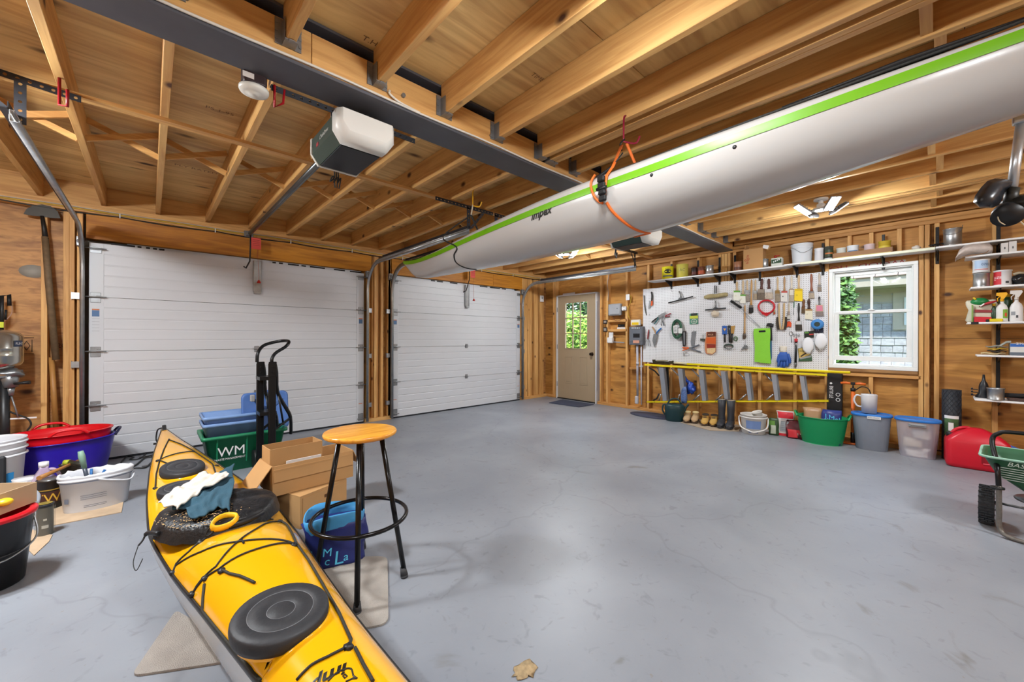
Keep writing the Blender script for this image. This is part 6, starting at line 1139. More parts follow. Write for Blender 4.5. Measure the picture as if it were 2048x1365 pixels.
# orange floor pump
P = FL(1706, 884)+Vector((.05,0,0)); P = Vector((5.93, on(1706,800,0,5.93).y, 0)); OR = mat('d2641c', .4); t = T('bike_pump', 'orange floor pump behind the tub, with a black hose', 'pump', loc=tuple(P), rot=PI/2*0); H_ = on(1706,767,0,5.93).z
b = B(); b.cyl((0,0,.05), (0,0,H_-.09), .019, n=14); t.add('barrel', b, OR); b = B(); b.cyl((0,0,H_-.09), (0,0,H_-.055), .023, n=14); b.cyl((0,0,H_-.06), (0,0,H_-.01), .008, n=8); b.cyl((0,0,.02),(0,0,.14),.022, n=14); t.add('collar', b, M_BLKPL); b = B()
for s in (-1, 1): b.tube([(0,s*.02,H_-.005),(0,s*.06,H_),(0,s*.11,H_-.005)], [.012,.016,.013], 10)
t.add('handle', b, OR); b = B(); b.box((0,0,H_-.005), (.03,.04,.03), bev=.004); b.tube(smooth_path([(0,-.02,H_-.08),(-.03,-.08,H_-.03),(-.03,-.14,H_-.06),(-.02,-.15,H_-.2),(-.02,-.06,.3),(-.02,-.03,.08)], 6), .006, 6); t.add('hose', b, M_BLKPL); b = B(); b.box((0,0,.012), (.08,.2,.02), bev=.006); t.add('foot', b, OR)
b = B(); b.text('YOUREL', lambda x, y: Vector((-.020, y-.008, .42-x)), size=.035, sx=1.1); t.add('lettering', b, M_BLKPL, recalc=False)
# lidded bins
def bin_(label, P, w, h, lid, body, rot, latch='8c8f92', contents=None, sticker=None, alpha=None, taper=.78):
    t = T('lidded_bin', label, 'bin', loc=tuple(P), rot=rot); bm_ = mat(body, .3, var=.03, scale=20) if alpha is None else mat(body, .25, var=.0, alpha=alpha); b = B(); rx, ry = w*.36, w*.5
    def oct_(k, z, flute=0): return [Vector((math.copysign(abs(math.cos(a))**.75, math.cos(a))*rx*k*(1+flute*math.cos(a*28)), math.copysign(abs(math.sin(a))**.75, math.sin(a))*ry*k*(1+flute*math.cos(a*28)), z)) for a in [2*PI*j/84 for j in range(84)]]
    b.loft([oct_(taper*.97,0), oct_(taper,.01,.01), oct_(taper+(.96-taper)*.75,h*.72,.01), oct_(taper+(.96-taper)*.8,h*.77,0), oct_(.965,h-.02,0)], caps=False); b.loft([oct_(taper*.97,0)[::-1], [Vector((0,0,.001))]*84], caps=False) if False else b.prism([v for v in oct_(taper*.965,.0)], (0,0,.003)); t.add('body', b, bm_)
    b = B(); b.loft([oct_(1.0,h-.028), oct_(1.03,h-.024), oct_(1.03,h-.006), oct_(.99,h), oct_(.9,h), oct_(.87,h-.008), oct_(.02,h-.004)]); t.add('lid', b, mat(lid, .35))
    if latch:
        for s in (1,): b = B(); b.box((rx*.98, 0, h-.06), (.02,.13,.035), bev=.006); b.box((rx*1.0+.008, 0, h-.055), (.012,.10,.012), bev=.003); t.add('latch_handle', b, mat(latch, .4))
    return t
P = FL(1747,905)+Vector((.15,.03,0)); P1 = P; t = bin_('grey-filled tapered bin with a blue lid and white sticker', P, .335, .395, '2c76c8', '7c838f', face(P), latch=None); b = B(); b.box((.122,.02,.362), (.004,.11,.03), (0,.12,0)); t.add('sticker', b, M_WHITE)
b = B(); b.text('IRON COACH', lambda x, y: Vector((.1255, x-.03, .357+y)), size=.018, sx=.8); t.add('sticker_print', b, mat('6b7076', .5), recalc=False)
P = FL(1842,921)+Vector((.15,.03,0)); t = bin_('clear tapered bin with a blue lid and grey latch, sacks inside', P, .335, .395, '2c76c8', 'c9c6d2', face(P), alpha=.45)
for k, (x, y, z, c_) in enumerate(((.02,-.03,.06,'d8d2cc'),(.0,.05,.12,'c9b9a0'),(.03,.0,.17,'d6d0c4'))): q = bag('paper_sack', ('white sack at the bottom of the clear bin', 'tan sack in the middle of the clear bin', 'white printed sack on top in the clear bin')[k], P+Vector((.0,(.0,.03,-.03)[k],.006+.095*k)), .17-.02*k, .12, .088, c_, k+3, .2)
t = T('pitcher', 'upturned white plastic pitcher standing on the grey bin lid', 'pitcher', loc=(P1.x+.0, P1.y+.02, .396), rot=face(P1)); b = B(); b.lathe([(0,.205),(.068,.205),(.071,.198),(.063,.0),(0,0)], n=26); t.add('jug', b, mat('d3d3d6', .35, alpha=.92)); b = B(); b.tube(smooth_path([(0,-.062,.175),(0,-.105,.185),(0,-.125,.13),(0,-.10,.07),(0,-.062,.06)], 6), .009, 8); t.add('handle', b, mat('d3d3d6', .35))
# wire netting roll
P = Vector((5.93, on(1903,840,0,5.93).y, 0)); H_ = on(1903,780,0,5.93).z; t = T('netting_roll', 'upright roll of dark wire netting with a paper label', 'roll', loc=tuple(P), rot=face(P)); b = B(); rad_ = .066
b.lathe([(.02,0),(rad_,0),(rad_,H_),(.02,H_),(.02,0)], n=24); t.add('core', b, mat('23262d', .6, var=.4, scale=120)); b = B()
for s in (-1, 1):
    for k in range(14): b.tube([((rad_+.002)*math.cos(2*PI*k/14+s*z*9), (rad_+.002)*math.sin(2*PI*k/14+s*z*9), z) for z in [H_*q/14 for q in range(15)]], .0016, 4, caps=False)
t.add('wire_mesh', b, mat('3a4048', .4, .5), kind='stuff'); b = B(); b.lathe([(rad_+.004,.16),(rad_+.004,.44)], n=12, arc=(-.75,.75)); t.add('paper_label', b, mat('4a6a44', .5, var=.4, scale=25), recalc=False); b = B(); b.lathe([(rad_+.005,.42),(rad_+.005,.45)], n=12, arc=(-.75,.75)); b.lathe([(rad_+.005,.30),(rad_+.005,.38)], n=12, arc=(-.3,.2)); t.add('white_print', b, M_WHITE, recalc=False)
# red fuel can
P = FL(1940,938)+Vector((.085,-.04,0)); t = T('fuel_can', 'large red plastic fuel can on the floor', 'fuel can', loc=tuple(P), rot=face(P)+.1); b = B(); RD = mat('c4142a', .35, var=.04)
def rr(hx, hy, z, cx_=0, r=.04, n=6): return [Vector((cx_+sx_*(hx-r)+r*math.cos(a), sy_*(hy-r)+r*math.sin(a), z)) for sx_, sy_, a0 in ((1,1,0),(-1,1,PI/2),(-1,-1,PI),(1,-1,1.5*PI)) for a in [a0+PI/2*q/n for q in range(n+1)]]
b.loft([rr(.10,.18,0), rr(.115,.195,.012), rr(.12,.20,.04), rr(.12,.20,.24), rr(.112,.192,.265), rr(.09,.15,.31), rr(.05,.06,.365), rr(.035,.04,.375)]); t.add('tank', b, RD)
b = B(); b.prism([(.1215,.15,.17),(.1215,.02,.145),(.1215,.02,.07),(.1215,.15,.08)], (-.01,0,0)); t.add('recess', b, mat('8f0e1e', .4)); b = B(); b.tube([(.122,.15,.075),(.124,.03,.068)], .006, 6); t.add('rib', b, mat('d84a58', .4)); b = B(); b.tube(smooth_path([(0,-.02,.36),(0,-.07,.37),(0,-.13,.34),(0,-.17,.27)], 5), .014, 8); t.add('handle', b, RD); b = B(); b.cyl((.0,-.165,.27), (.0,-.165,.31), .026, n=16); t.add('cap', b, M_BLKPL)
t = T('blue_rope', 'coil of blue rope lying over the fuel can', 'rope', loc=tuple(P+Vector((.1,-.23,.2))), world=True); b = B(); P_ = Vector((P.x+.0, P.y-.17, .262))
for k in range(6): b.tube(smooth_path([P_+Vector((.02*k-.05,.08,.02)), P_+Vector((.02*k-.05,.0,.0-.01)), P_+Vector((.018*k-.045,-.09,-.05)), P_+Vector((.018*k-.04,-.12,-.10))], 5), .007, 6)
t.add('strands', b, mat('3a62c0', .6))
P3 = P+Vector((.06,-.42,0)); t = T('orange_can', 'orange plastic jerrycan behind the green spreader', 'can', loc=tuple(P3), rot=face(P3)); b = B(); b.loft([rr(.08,.14,0), rr(.09,.15,.02), rr(.09,.15,.16), rr(.06,.11,.2), rr(.03,.04,.215)]); t.add('tank', b, mat('d8481c', .35)); b = B(); b.tube(smooth_path([(0,.10,.18),(0,.06,.24),(0,-.0,.245),(0,-.06,.2)], 5), .014, 8); t.add('handle', b, mat('d8481c', .35))
# ================================================================ broadcast spreader
P = FL(2010,1040); GR = mat('2c5a3c', .4, var=.05); t = T('spreader', 'green broadcast spreader with black tube frame and studded wheels', 'spreader', loc=(0,0,0), world=True)
q0 = FL(1972,1048); A_ = _ray(2025,1000); fwd = Vector((A_.x, A_.y, 0)).normalized(); rt = Vector((fwd.y, -fwd.x, 0)); O_ = FL(1951,1042)+rt*.285; SA = math.atan2(rt.y, rt.x); t.o.location = O_; W[t.o] = Matrix.Translation(O_)
S_ = lambda r, f, z: O_+rt*r+fwd*f+Vector((0,0,z))
b = B(); hopper = []
for z, wx, wy in ((.235,.05,.05),(.27,.10,.09),(.36,.20,.15),(.46,.245,.19),(.47,.262,.205),(.478,.262,.205)): hopper.append([S_(p.x, p.y+.02, z) for p in rr(wx, wy, 0, r=min(.05, wy*.8))])
hopper += [[S_(p.x, p.y+.02, z) for p in rr(wx, wy, 0, r=.04)] for z, wx, wy in ((.478,.24,.185),(.44,.23,.175),(.30,.12,.09))]; b.loft(hopper); t.add('hopper', b, GR); b = B(); ring = [S_(p.x, p.y+.02, .474) for p in rr(.262,.205,0,r=.05)]; b.tube(ring, .008, 6, closed=True); t.add('hopper_rim', b, mat('8fb8a4', .4))
b = B(); b.text('BASIC', lambda x, y: S_(-.155+x, -.178+.035*((.40-y)-.40)*-1*0-.004, .435+y), size=.036, sx=1.1, shear=.3)
for k in range(6): b.prism([S_(-.18,-.176+.0,.415-k*.016), S_(-.06+.02*(k%3),-.176,.415-k*.016), S_(-.06+.02*(k%3),-.176,.409-k*.016), S_(-.18,-.176,.409-k*.016)], (0,0,.0)) if False else b.box(S_(-.115,-.168+k*.0055,.418-k*.015), (.13,.001,.004), (0,0,SA))
t.add('white_print', b, mat('b9c9be', .5), recalc=False)
b = B(); hp_ = [S_(.4,.0,.62), S_(-.10,.0,.62), S_(-.19,.0,.60), S_(-.215,-.01,.55), S_(-.20,-.10,.46), S_(-.19,-.19,.40), S_(-.185,-.20,.30)]; b.tube(smooth_path(hp_, 5), .0125, 10); t.add('handle_tube', b, M_BLKMET); b = B(); b.tube(smooth_path([S_(-.185,-.20,.31), S_(-.183,-.20,.15), S_(-.18,-.20,.05), S_(-.13,-.23,.014), S_(.1,-.25,.014), S_(.4,-.25,.014)], 6), .0125, 10); t.add('stand_tube', b, mat('77726c', .4, .4, var=.2, scale=60)); b = B(); b.cyl(S_(-.25,-.0,.15), S_(.4,.0,.15), .008, n=8); t.add('axle', b, M_DGALV)
b = B(); b.cyl(S_(-.27,0,.125), S_(-.205,0,.125), .118, n=32, smooth=False)
for k in range(40):
    a = 2*PI*k/40
    for j in (-.252, -.222): b.box(S_(j+(.006 if k%2 else -.006), .12*math.cos(a), .125+.12*math.sin(a)), (.026,.010,.008), (0, 0, SA))
t.add('wheel', b, mat('26282c', .6, var=.5, scale=90)); b = B(); b.cyl(S_(-.20,0,.125), S_(-.175,0,.125), .03, n=14); t.add('hub', b, M_BLKPL)
b = B(); b.lathe([(0,0),(.125,.0),(.13,.008),(.125,.014),(0,.018)], c=tuple(S_(.0,.0,.205)), n=30); t.add('spinner_plate', b, mat('6a6d70', .35, .5)); b = B(); b.loft([[S_(w*math.cos(a), w*math.sin(a), z) for a in [2*PI*j/12 for j in range(12)]] for z, w in ((.20,.03),(.18,.05),(.14,.05),(.10,.02))]); t.add('gear_box', b, M_BLKPL)
b = B(); b.cyl(S_(.03,-.19,.36), S_(.03,-.21,.36), .045, n=24); t.add('orange_dial', b, mat('d8642c', .45)); b = B(); b.box(S_(-.02,-.19,.355), (.05,.02,.015)); b.tube([S_(-.01,-.20,.36), S_(.12,-.15,.50)], .003, 6); t.add('control_rod', b, M_BLKPL); b = B(); b.cyl(S_(-.19,-.20,.30), S_(-.19,-.20,.29), .03, n=14); t.add('clamp_knob', b, M_BLKPL)
from mathutils.bvhtree import BVHTree
from mathutils import noise
C0 = Vector((0,0,CH))
def hit(bvh, x, y, off=.004):
    """first point of a built surface seen at a pixel, lifted a little off it"""
    d = _ray(x, y).normalized(); p, n, i, t = bvh.ray_cast(C0, d)
    if p is None: p, n, i, t = bvh.find_nearest(C0+d*2)
    return p-d*off
def interp(tab, x):
    tab = sorted(tab)
    if x <= tab[0][0]: return tab[0][1]
    for (a, u), (b_, v) in zip(tab, tab[1:]):
        if x <= b_: f = (x-a)/(b_-a); f = f*f*(3-2*f) if False else f; return u+(v-u)*f
    return tab[-1][1]
# ================================================================ yellow sea kayak on the floor
YK_HW = [(-.12,.004),(.1,.04),(.5,.085),(.9,.115),(1.3,.148),(1.5,.168),(1.87,.205),(2.1,.232),(2.6,.268),(3.2,.236),(3.85,.176),(4.3,.12),(4.7,.058),(4.9,.025),(4.97,.008)]
YK_G = [(-.12,.40),(.5,.33),(1.3,.27),(2.0,.245),(3.2,.24),(4.0,.262),(4.6,.30),(4.97,.345)]
YK_C = [(-.12,.015),(.5,.05),(1.2,.075),(1.6,.105),(1.95,.135),(2.12,.125),(2.3,.05),(2.9,.045),(3.2,.055),(4.0,.045),(4.7,.03),(4.97,.012)]
YK_K = [(-.12,.36),(.1,.16),(.4,.05),(.9,.012),(1.6,0.0),(3.4,0.0),(4.2,.02),(4.6,.09),(4.85,.18),(4.97,.30)]
ycx = lambda Y: .10+(4.95-Y)*.0715
def sm(tab, x): return (interp(tab, x-.12)+2*interp(tab, x)+interp(tab, x+.12))/4
yst = [-.12+5.09*i/60 for i in range(61)]
def ydeck(Y, s):
    hw, g, c = sm(YK_HW, Y), sm(YK_G, Y), sm(YK_C, Y); return Vector((ycx(Y)+hw*s, Y, g+c*max(0, 1-abs(s)**2.6)**.75))
KY = T('sea_kayak', 'yellow sea kayak with grey hull and black round hatches on the floor', 'kayak', loc=(ycx(2.4), 2.4, 0), world=True)
M_YEL = mat('eaa90c', .16, var=.02, coat=.6, scale=3); b = B()
b.grid(lambda u, v: ydeck(-.12+5.09*u, -math.cos(PI*v)), 90, 24); YB = BVHTree.FromBMesh(b.bm); KY.add('deck', b, M_YEL, recalc=False)
b = B(); b.loft([[Vector((ycx(Y)+sm(YK_HW, Y)*1.004*math.cos(a), Y, sm(YK_G, Y)-.006+(sm(YK_G, Y)-.006-sm(YK_K, Y))*(-(abs(math.sin(a))**.85)))) for a in [PI+PI*k/18 for k in range(19)]] for Y in yst], closed=False); KY.add('hull', b, mat('a9abae', .25, var=.04, coat=.3))
for s in (-1, 1): b = B(); b.tube([(ycx(Y)+s*sm(YK_HW, Y)*1.006, Y, sm(YK_G, Y)-.004) for Y in yst], .0085, 6, flat=(1.5,.6)); KY.add('seam_tape', b, mat('1a1b1d', .4))
# hatches: recessed rim, lid with engraved rings
def hatch(px, py, rx, ry, label=None):
    c = hit(YB, px, py, 0); Y = c.y; s0 = (c.x-ycx(Y))/sm(YK_HW, Y); e = .04; dY = (ydeck(Y+e, s0)-ydeck(Y-e, s0)).normalized(); dX = Vector((1,0,0)); dX = (dX-dY*dX.dot(dY)).normalized(); n = dX.cross(dY).normalized()
    if n.z < 0: n = -n
    f = lambda r, a, h: c+dX*(rx*r*math.cos(a))+dY*(ry*r*math.sin(a))+n*h
    A = [2*PI*k/44 for k in range(44)]; b = B(); b.loft([[f(r, a, h) for a in A] for r, h in ((.9,-.03),(.9,-.02))], caps=False); cf = lambda r, a, h: (YB.ray_cast(Vector((f(r, a, 0).x, f(r, a, 0).y, 1)), Vector((0,0,-1)))[0] or YB.find_nearest(f(r, a, 0))[0])+Vector((0,0,h)); b.loft([[cf(r, a, h) for a in A] for r, h in ((1.055,-.003),(1.045,.004),(1.025,.004),(1.01,-.002))], caps=False); KY.add('hatch_rim', b, M_YEL)
    b = B(); b.loft([[f(r, a, h) for a in A] for r, h in ((.97,-.014),(1.0,.0),(1.01,.012),(1.0,.024),(.97,.030),(.68,.031),(.67,.029),(.66,.031),(.30,.0315),(.29,.030),(.28,.0315),(.01,.032))]); lid = KY.add('hatch_cover', b, mat('2a2b2f', .55, var=.12, scale=14, bump=.15, bscale=60), label=label)
    b = B()
    for r in (.67, .29): b.tube([f(r, a, .0305) for a in A], .0009, 4, closed=True)
    KY.add('moulded_ring', b, mat('77787c', .6), to=lid); return f
hatch(562, 1240, .130, .140, 'large round front hatch cover with moulded rings'); hatch(365, 941, .12, .19, 'oval rear hatch cover'); hatch(360, 984, .105, .12)
# cockpit coaming and spray cover
cc = Vector((ycx(2.50), 2.50, 0)); b = B(); b.tube([(cc.x+.205*math.cos(a), cc.y+.34*math.sin(a)*1.0, .335+.03*(-math.sin(a))) for a in [2*PI*k/40 for k in range(40)]], .014, 8, closed=True); KY.add('cockpit_coaming', b, M_BLKPL)
b = B()
def cov(r, a):
    x, y = .262*r*math.cos(a), .335*r*math.sin(a); z = .352-.030*math.sin(a)*r+.035*(1-r**3)-.055*(r > .93)*(r-.93)/.07; w = noise.noise(Vector((x*13, y*13, 2)))*.020+noise.noise(Vector((x*34, y*20, 5)))*.008; return Vector((cc.x-.015+x, cc.y-.02+y, z+w))
b.loft([[cov(r, 2*PI*k/60) for k in range(60)] for r in [1.0,.98,.95,.9,.8,.7,.6,.5,.4,.3,.2,.1,.01]], caps=False); CVB = BVHTree.FromBMesh(b.bm); sk = T('spray_cover', 'wrinkled black spray cover stretched over the yellow kayak cockpit', 'cover', loc=(cc.x, cc.y, .3), world=True); sk.add('fabric', b, mat('17181b', .42, var=.2, scale=25, bump=.4, bscale=60)); b = B(); rnd = random.Random(4)
b.tube(smooth_path([hit(CVB, 318, 1068, .01), Vector((-.005,2.40,.335)), Vector((-.022,2.39,.31)), Vector((-.035,2.385,.295))], 4), [.010]*6+[.004]*7, 6); sk.add('pull_tab', b, mat('17181b', .5)); b = B(); b.tube(smooth_path([Vector((-.035,2.385,.295)), Vector((-.05,2.36,.24)), Vector((-.04,2.31,.22)), Vector((-.02,2.32,.26))], 5), .0018, 5); sk.add('cord_loop', b, M_CORD)
b = B()
for k in range(260):
    a, r = rnd.gauss(-2.2,.45), abs(rnd.gauss(.7,.18)); r = min(r,.92); p = cov(r, a)+Vector((0,0,.002)); s = .0022+rnd.random()*.002; b.box(p, (s,s*1.5,.001), (0,0,rnd.random()*3))
sk.add('wood_shavings', b, mat('c9a878', .8), kind='stuff')
# yellow grab loop on the cover
lp = [hit(CVB, 240+u/3.657, 1000+v/3.657, .012) if True else None for u, v in ((672,190),(700,150),(770,120),(840,118),(856,135),(820,175),(750,205),(690,212))]
b = B(); b.tube(smooth_path(lp, 4, True), .011, 6, closed=True, flat=(1.6,.7)); sk.add('yellow_grab_loop', b, mat('e8b414', .5)); b = B(); b.tube(smooth_path([hit(CVB, 240+u/3.657, 1000+v/3.657, .008) for u, v in ((690,205),(650,210),(628,255),(650,262),(690,225))], 5), .003, 6); sk.add('black_loop', b, M_CORD)
# deck lines and bungees
zk = lambda u, v, off=.006: hit(YB, 240+u/3.657, 1000+v/3.657, off)
zj_ = lambda u, v, off=.006: hit(YB, 280+u/3.102, 660+v/3.102, off)
def line(pts, r, name='bungee_cord', f=zk, m=None):
    b = B(); P = [f(u, v) for u, v in pts]; D = []
    for p, q in zip(P, P[1:]):
        for k in range(5): D.append(p.lerp(q, k/5))
    D.append(P[-1]); E_ = []
    for p in D:
        h = YB.ray_cast(Vector((p.x, p.y, 1)), Vector((0,0,-1))); E_.append(Vector((p.x, p.y, (h[0].z+r+.001) if h[0] else p.z)))
    b.tube(E_, r, 6); KY.add(name, b, m or M_CORD)
for pts in ([(1120,150),(1020,145),(950,150),(770,225),(590,310),(500,385),(410,470),(385,540)], [(410,480),(600,380),(860,310),(1100,290),(1250,315),(1270,330)], [(1210,175),(1130,165),(1000,215),(860,310),(700,490),(560,630),(530,690)], [(530,690),(600,590),(720,510),(950,380),(1150,325),(1270,325)], [(1640,1090),(1520,1150),(1400,1210),(1290,1320)]): line(pts, .0035)
for pts in ([(385,560),(500,710),(600,850),(700,960),(780,1060),(900,1180),(1030,1320)], [(1170,160),(1220,190),(1290,325),(1380,450),(1480,620),(1600,830),(1690,1030),(1680,1070)], [(1720,1090),(1780,1210),(1850,1335)], [(740,515),(800,545),(870,560),(940,590),(985,612)]): line(pts, .0048, 'deck_line', m=mat('26261f', .7, var=.6, scale=160))
for pts in ([(180,680),(150,740),(120,820),(100,900),(95,985)], [(110,815),(230,770),(330,757)], [(180,685),(260,715),(330,752),(450,835),(600,912)], [(110,810),(175,835)]): line(pts, .0042, 'deck_line', f=zj_)
for u, v in ((385,535),(530,690),(1270,330),(1170,162),(1672,1080),(298,470),(590,310),(950,150),(745,520)):
    b = B(); p = zk(u, v, .004); b.blob(p, (.013,.016,.009), u, .3, 10, 8); KY.add('deck_fitting', b, M_BLKPL)
for u, v in ((95,985),(110,815),(330,757),(475,845)): b = B(); p = zj_(u, v, .004); b.box(p, (.02,.03,.014), (0,0,.3), .004); KY.add('deck_fitting', b, M_BLKPL)
b = B(); p = Vector((ycx(4.93), 4.90, .362)); b.box(p, (.03,.10,.02), (.35,0,0), .006); b.tube(smooth_path([p+Vector((-.01,.03,.0)), p+Vector((-.045,.06,-.02)), p+Vector((-.055,.05,-.10)), p+Vector((-.045,.0,-.13))], 5), .006, 6); b.cyl(p+Vector((-.075,.0,-.135)), p+Vector((-.01,.0,-.135)), .009, n=8); KY.add('stern_toggle', b, M_BLKPL)
# impex lettering, read from the other side, and the fish emblem
LM = mat('17160f', .4)
P0, P1 = zk(1665,1195,.0), zk(1470,1290,.0); ux = (P1-P0).normalized(); uy = Vector((0,0,1)).cross(ux).normalized()
def onk(x, y):
    q = P0+ux*x-uy*(-y) if False else P0+ux*x+uy*y; h = YB.ray_cast(Vector((q.x, q.y, 1)), Vector((0,0,-1))); return Vector((q.x, q.y, (h[0].z if h[0] else q.z)+.0015))
b = B(); b.text('impex', onk, size=.052, shear=.25, sx=1.15, fancy=.0015); KY.add('lettering', b, LM, recalc=False)
b = B(); b.tube([zk(u, v, .002) for u, v in smooth_path([(1520,1330,0),(1580,1270,0),(1650,1238,0),(1690,1238,0),(1700,1260,0),(1708,1290,0),(1735,1308,0)], 3) for u, v in [(u, v)]] if False else [zk(p.x, p.y, .002) for p in smooth_path([(1520,1330,0),(1580,1270,0),(1650,1238,0),(1690,1238,0),(1700,1260,0),(1708,1290,0),(1735,1308,0)], 3)], .0022, 5); b.tube([zk(1735,1308,.002), zk(1700,1310,.002), zk(1650,1333,.002)], .0022, 5); b.tube([zk(u, v, .002) for u, v in ((1630,1290),(1645,1278),(1662,1292),(1645,1306))], .0018, 5, closed=True); KY.add('fish_emblem', b, LM)
# draped towels
def cloth(name, label, quad, z0, col, amp=.012, seed=1, nu=30, nv=22, cat='cloth', th=.006, sag=None):
    t = T(name, label, cat, loc=tuple(FL(*quad[0], z0)), world=True); Q = [FL(x, y, z0) for x, y in quad]
    def fn(u, v):
        e = .05*math.sin(v*11+seed)*math.sin(u*PI)*0; uu = u+.035*math.sin(v*9+seed); vv = v+.05*math.sin(u*8+seed*2); p = Q[0].lerp(Q[1], uu).lerp(Q[3].lerp(Q[2], uu), vv)
        h = CVB.ray_cast(Vector((p.x, p.y, 1)), Vector((0,0,-1))); h2 = YB.ray_cast(Vector((p.x, p.y, 1)), Vector((0,0,-1))); zb = max(h[0].z if h[0] else 0, h2[0].z if h2[0] else 0, z0-.045); zb = zb*.5+(z0)*.5
        return Vector((p.x, p.y, zb+.014+amp*(1+noise.noise(Vector((u*7+seed, v*3, seed))))+.6*amp*abs(math.sin(v*13+3*noise.noise(Vector((u*3, v*2, seed)))))))
    b = B(); b.grid(fn, nu, nv, th=-th); t.add('cloth', b, mat(col, .9, var=.08, bump=.3, bscale=120)); return t
cloth('towel', 'teal towel crumpled over the kayak cockpit cover', [(345,1022),(470,925),(462,1030),(388,1052)], .375, '2c4f60', .014, 3)
cloth('rag', 'off-white cotton rag draped over the teal towel', [(312,1008),(400,952),(458,950),(352,1028)], .405, 'cfc8bc', .016, 7)
# ================================================================ white kayak slung from the joists
WK_Z = [(-1.1,2.24),(-.17,2.148),(.38,2.112),(1.0,2.080),(1.6,2.062),(2.3,2.033),(2.8,2.012),(3.1,2.0),(3.5,2.002),(3.85,2.025),(4.13,2.072)]
WK_K = [(-1.1,2.12),(-.19,1.965),(.6,1.878),(1.1,1.838),(1.5,1.82),(2.3,1.81),(3.1,1.825),(3.6,1.832),(3.86,1.87),(3.95,1.94),(4.13,2.055)]
wb = lambda Y: .27*math.sin(PI*min(max((4.14-Y)/5.3, 0), 1))**.8+.004
X0 = 2.12; WY = [4.13-5.27*i/70 for i in range(71)]
wz = lambda Y: sm(WK_Z, Y) if Y < 4.0 else interp(WK_Z, Y)
KW = T('sea_kayak', 'white sea kayak with a green stripe hanging from the ceiling joists', 'kayak', loc=(X0, 1.5, 1.82), world=True); M_WK = mat('b9b7b4', .2, var=.015, coat=.3, scale=2)
def wsec(Y, a, k=1): z0 = wz(Y); zk_ = min(interp(WK_K, Y), z0-.004); s = abs(math.sin(a)); return Vector((X0+wb(Y)*k*math.cos(a), Y, z0-(z0-zk_)*(s**.9)))
b = B(); b.loft([[wsec(Y, PI+PI*k/24) for k in range(25)] for Y in WY], closed=False); WBV = BVHTree.FromBMesh(b.bm); KW.add('hull', b, M_WK)
b = B(); b.loft([[Vector((X0+wb(Y)*math.cos(a), Y, wz(Y)+(.05+.06*math.sin(PI*min(max((4.14-Y)/5.3,0),1)))*wb(Y)/.27*math.sin(a)**.8)) for a in [PI*k/16 for k in range(17)]] for Y in WY], closed=False); KW.add('deck', b, M_WK)
for s in (-1, 1):
    b = B(); R1 = []
    for Y in WY:
        for q in (0, 1): pass
        dp_ = max(.02, wz(Y)-interp(WK_K, Y)); am = math.asin(min(.6, (.030/dp_)**1.11)); R1.append([Vector((X0+s*(wb(Y)+.003), Y, wz(Y)+.008))]+[Vector(((w_ := wsec(Y, PI+a_ if s < 0 else 2*PI-a_)).x+s*.003, Y, w_.z)) for a_ in (0, am*.35, am*.7, am)])
    b.loft(R1, closed=False); KW.add('green_stripe', b, mat('6aa80c', .35, var=.03))
zw1 = lambda u, v, off=.004: hit(WBV, 1100+u/5.12, 300+v/5.12, off)
Pa, Pb = hit(WBV, 1062, 440, 0), hit(WBV, 1103, 424, 0)
b = B(); L_ = (Pb-Pa).length; c0, c1 = (1062, 441), (1104, 425); 
b.text('impex', lambda x, y: hit(WBV, c0[0]+(c1[0]-c0[0])*x/.235-y*8*.0, c0[1]+(c1[1]-c0[1])*x/.235-y*235, .003), size=.1, shear=.3, sx=.90, fancy=.0035); KW.add('lettering', b, LM, recalc=False)
b = B()
for x, y in ((1303,350),(1469,294)): p = hit(WBV, x, y, .0); b.sphere(p, .009, (.5,1,1), 10, 6)
KW.add('rivet', b, M_BLKPL)
b = B(); dk = [(X0-wb(Y)*.80, Y, wz(Y)+.058*wb(Y)/.27+.012) for Y in [1.35-.1*k for k in range(26)]]; b.tube(dk, .005, 6); KW.add('deck_line', b, mat('2a2a28', .7, var=.6, scale=150)); b = B(); b.tube([(X0-wb(Y)*.72, Y, wz(Y)+.085*wb(Y)/.27+.004) for Y in (.45,.3,.1,-.1,-.3)], [.004,.012,.022,.014,.004], 8, flat=(.6,1.3)); KW.add('seat_webbing', b, M_BLKPL)
b = B(); q = Vector((X0-.20, 1.32, 2.16)); b.tube(smooth_path([q+Vector((0,.10,-.03)), q, q+Vector((0,-.06,.02))], 4), .011, 6); b.tube([q+Vector((0,-.06,.02)), q+Vector((.02,-.12,.09))], .004, 6); b.sphere(q+Vector((0,.02,-.01)), .018, (1,1.4,.8), 10, 7); KW.add('deck_toggle', b, M_BLKPL)
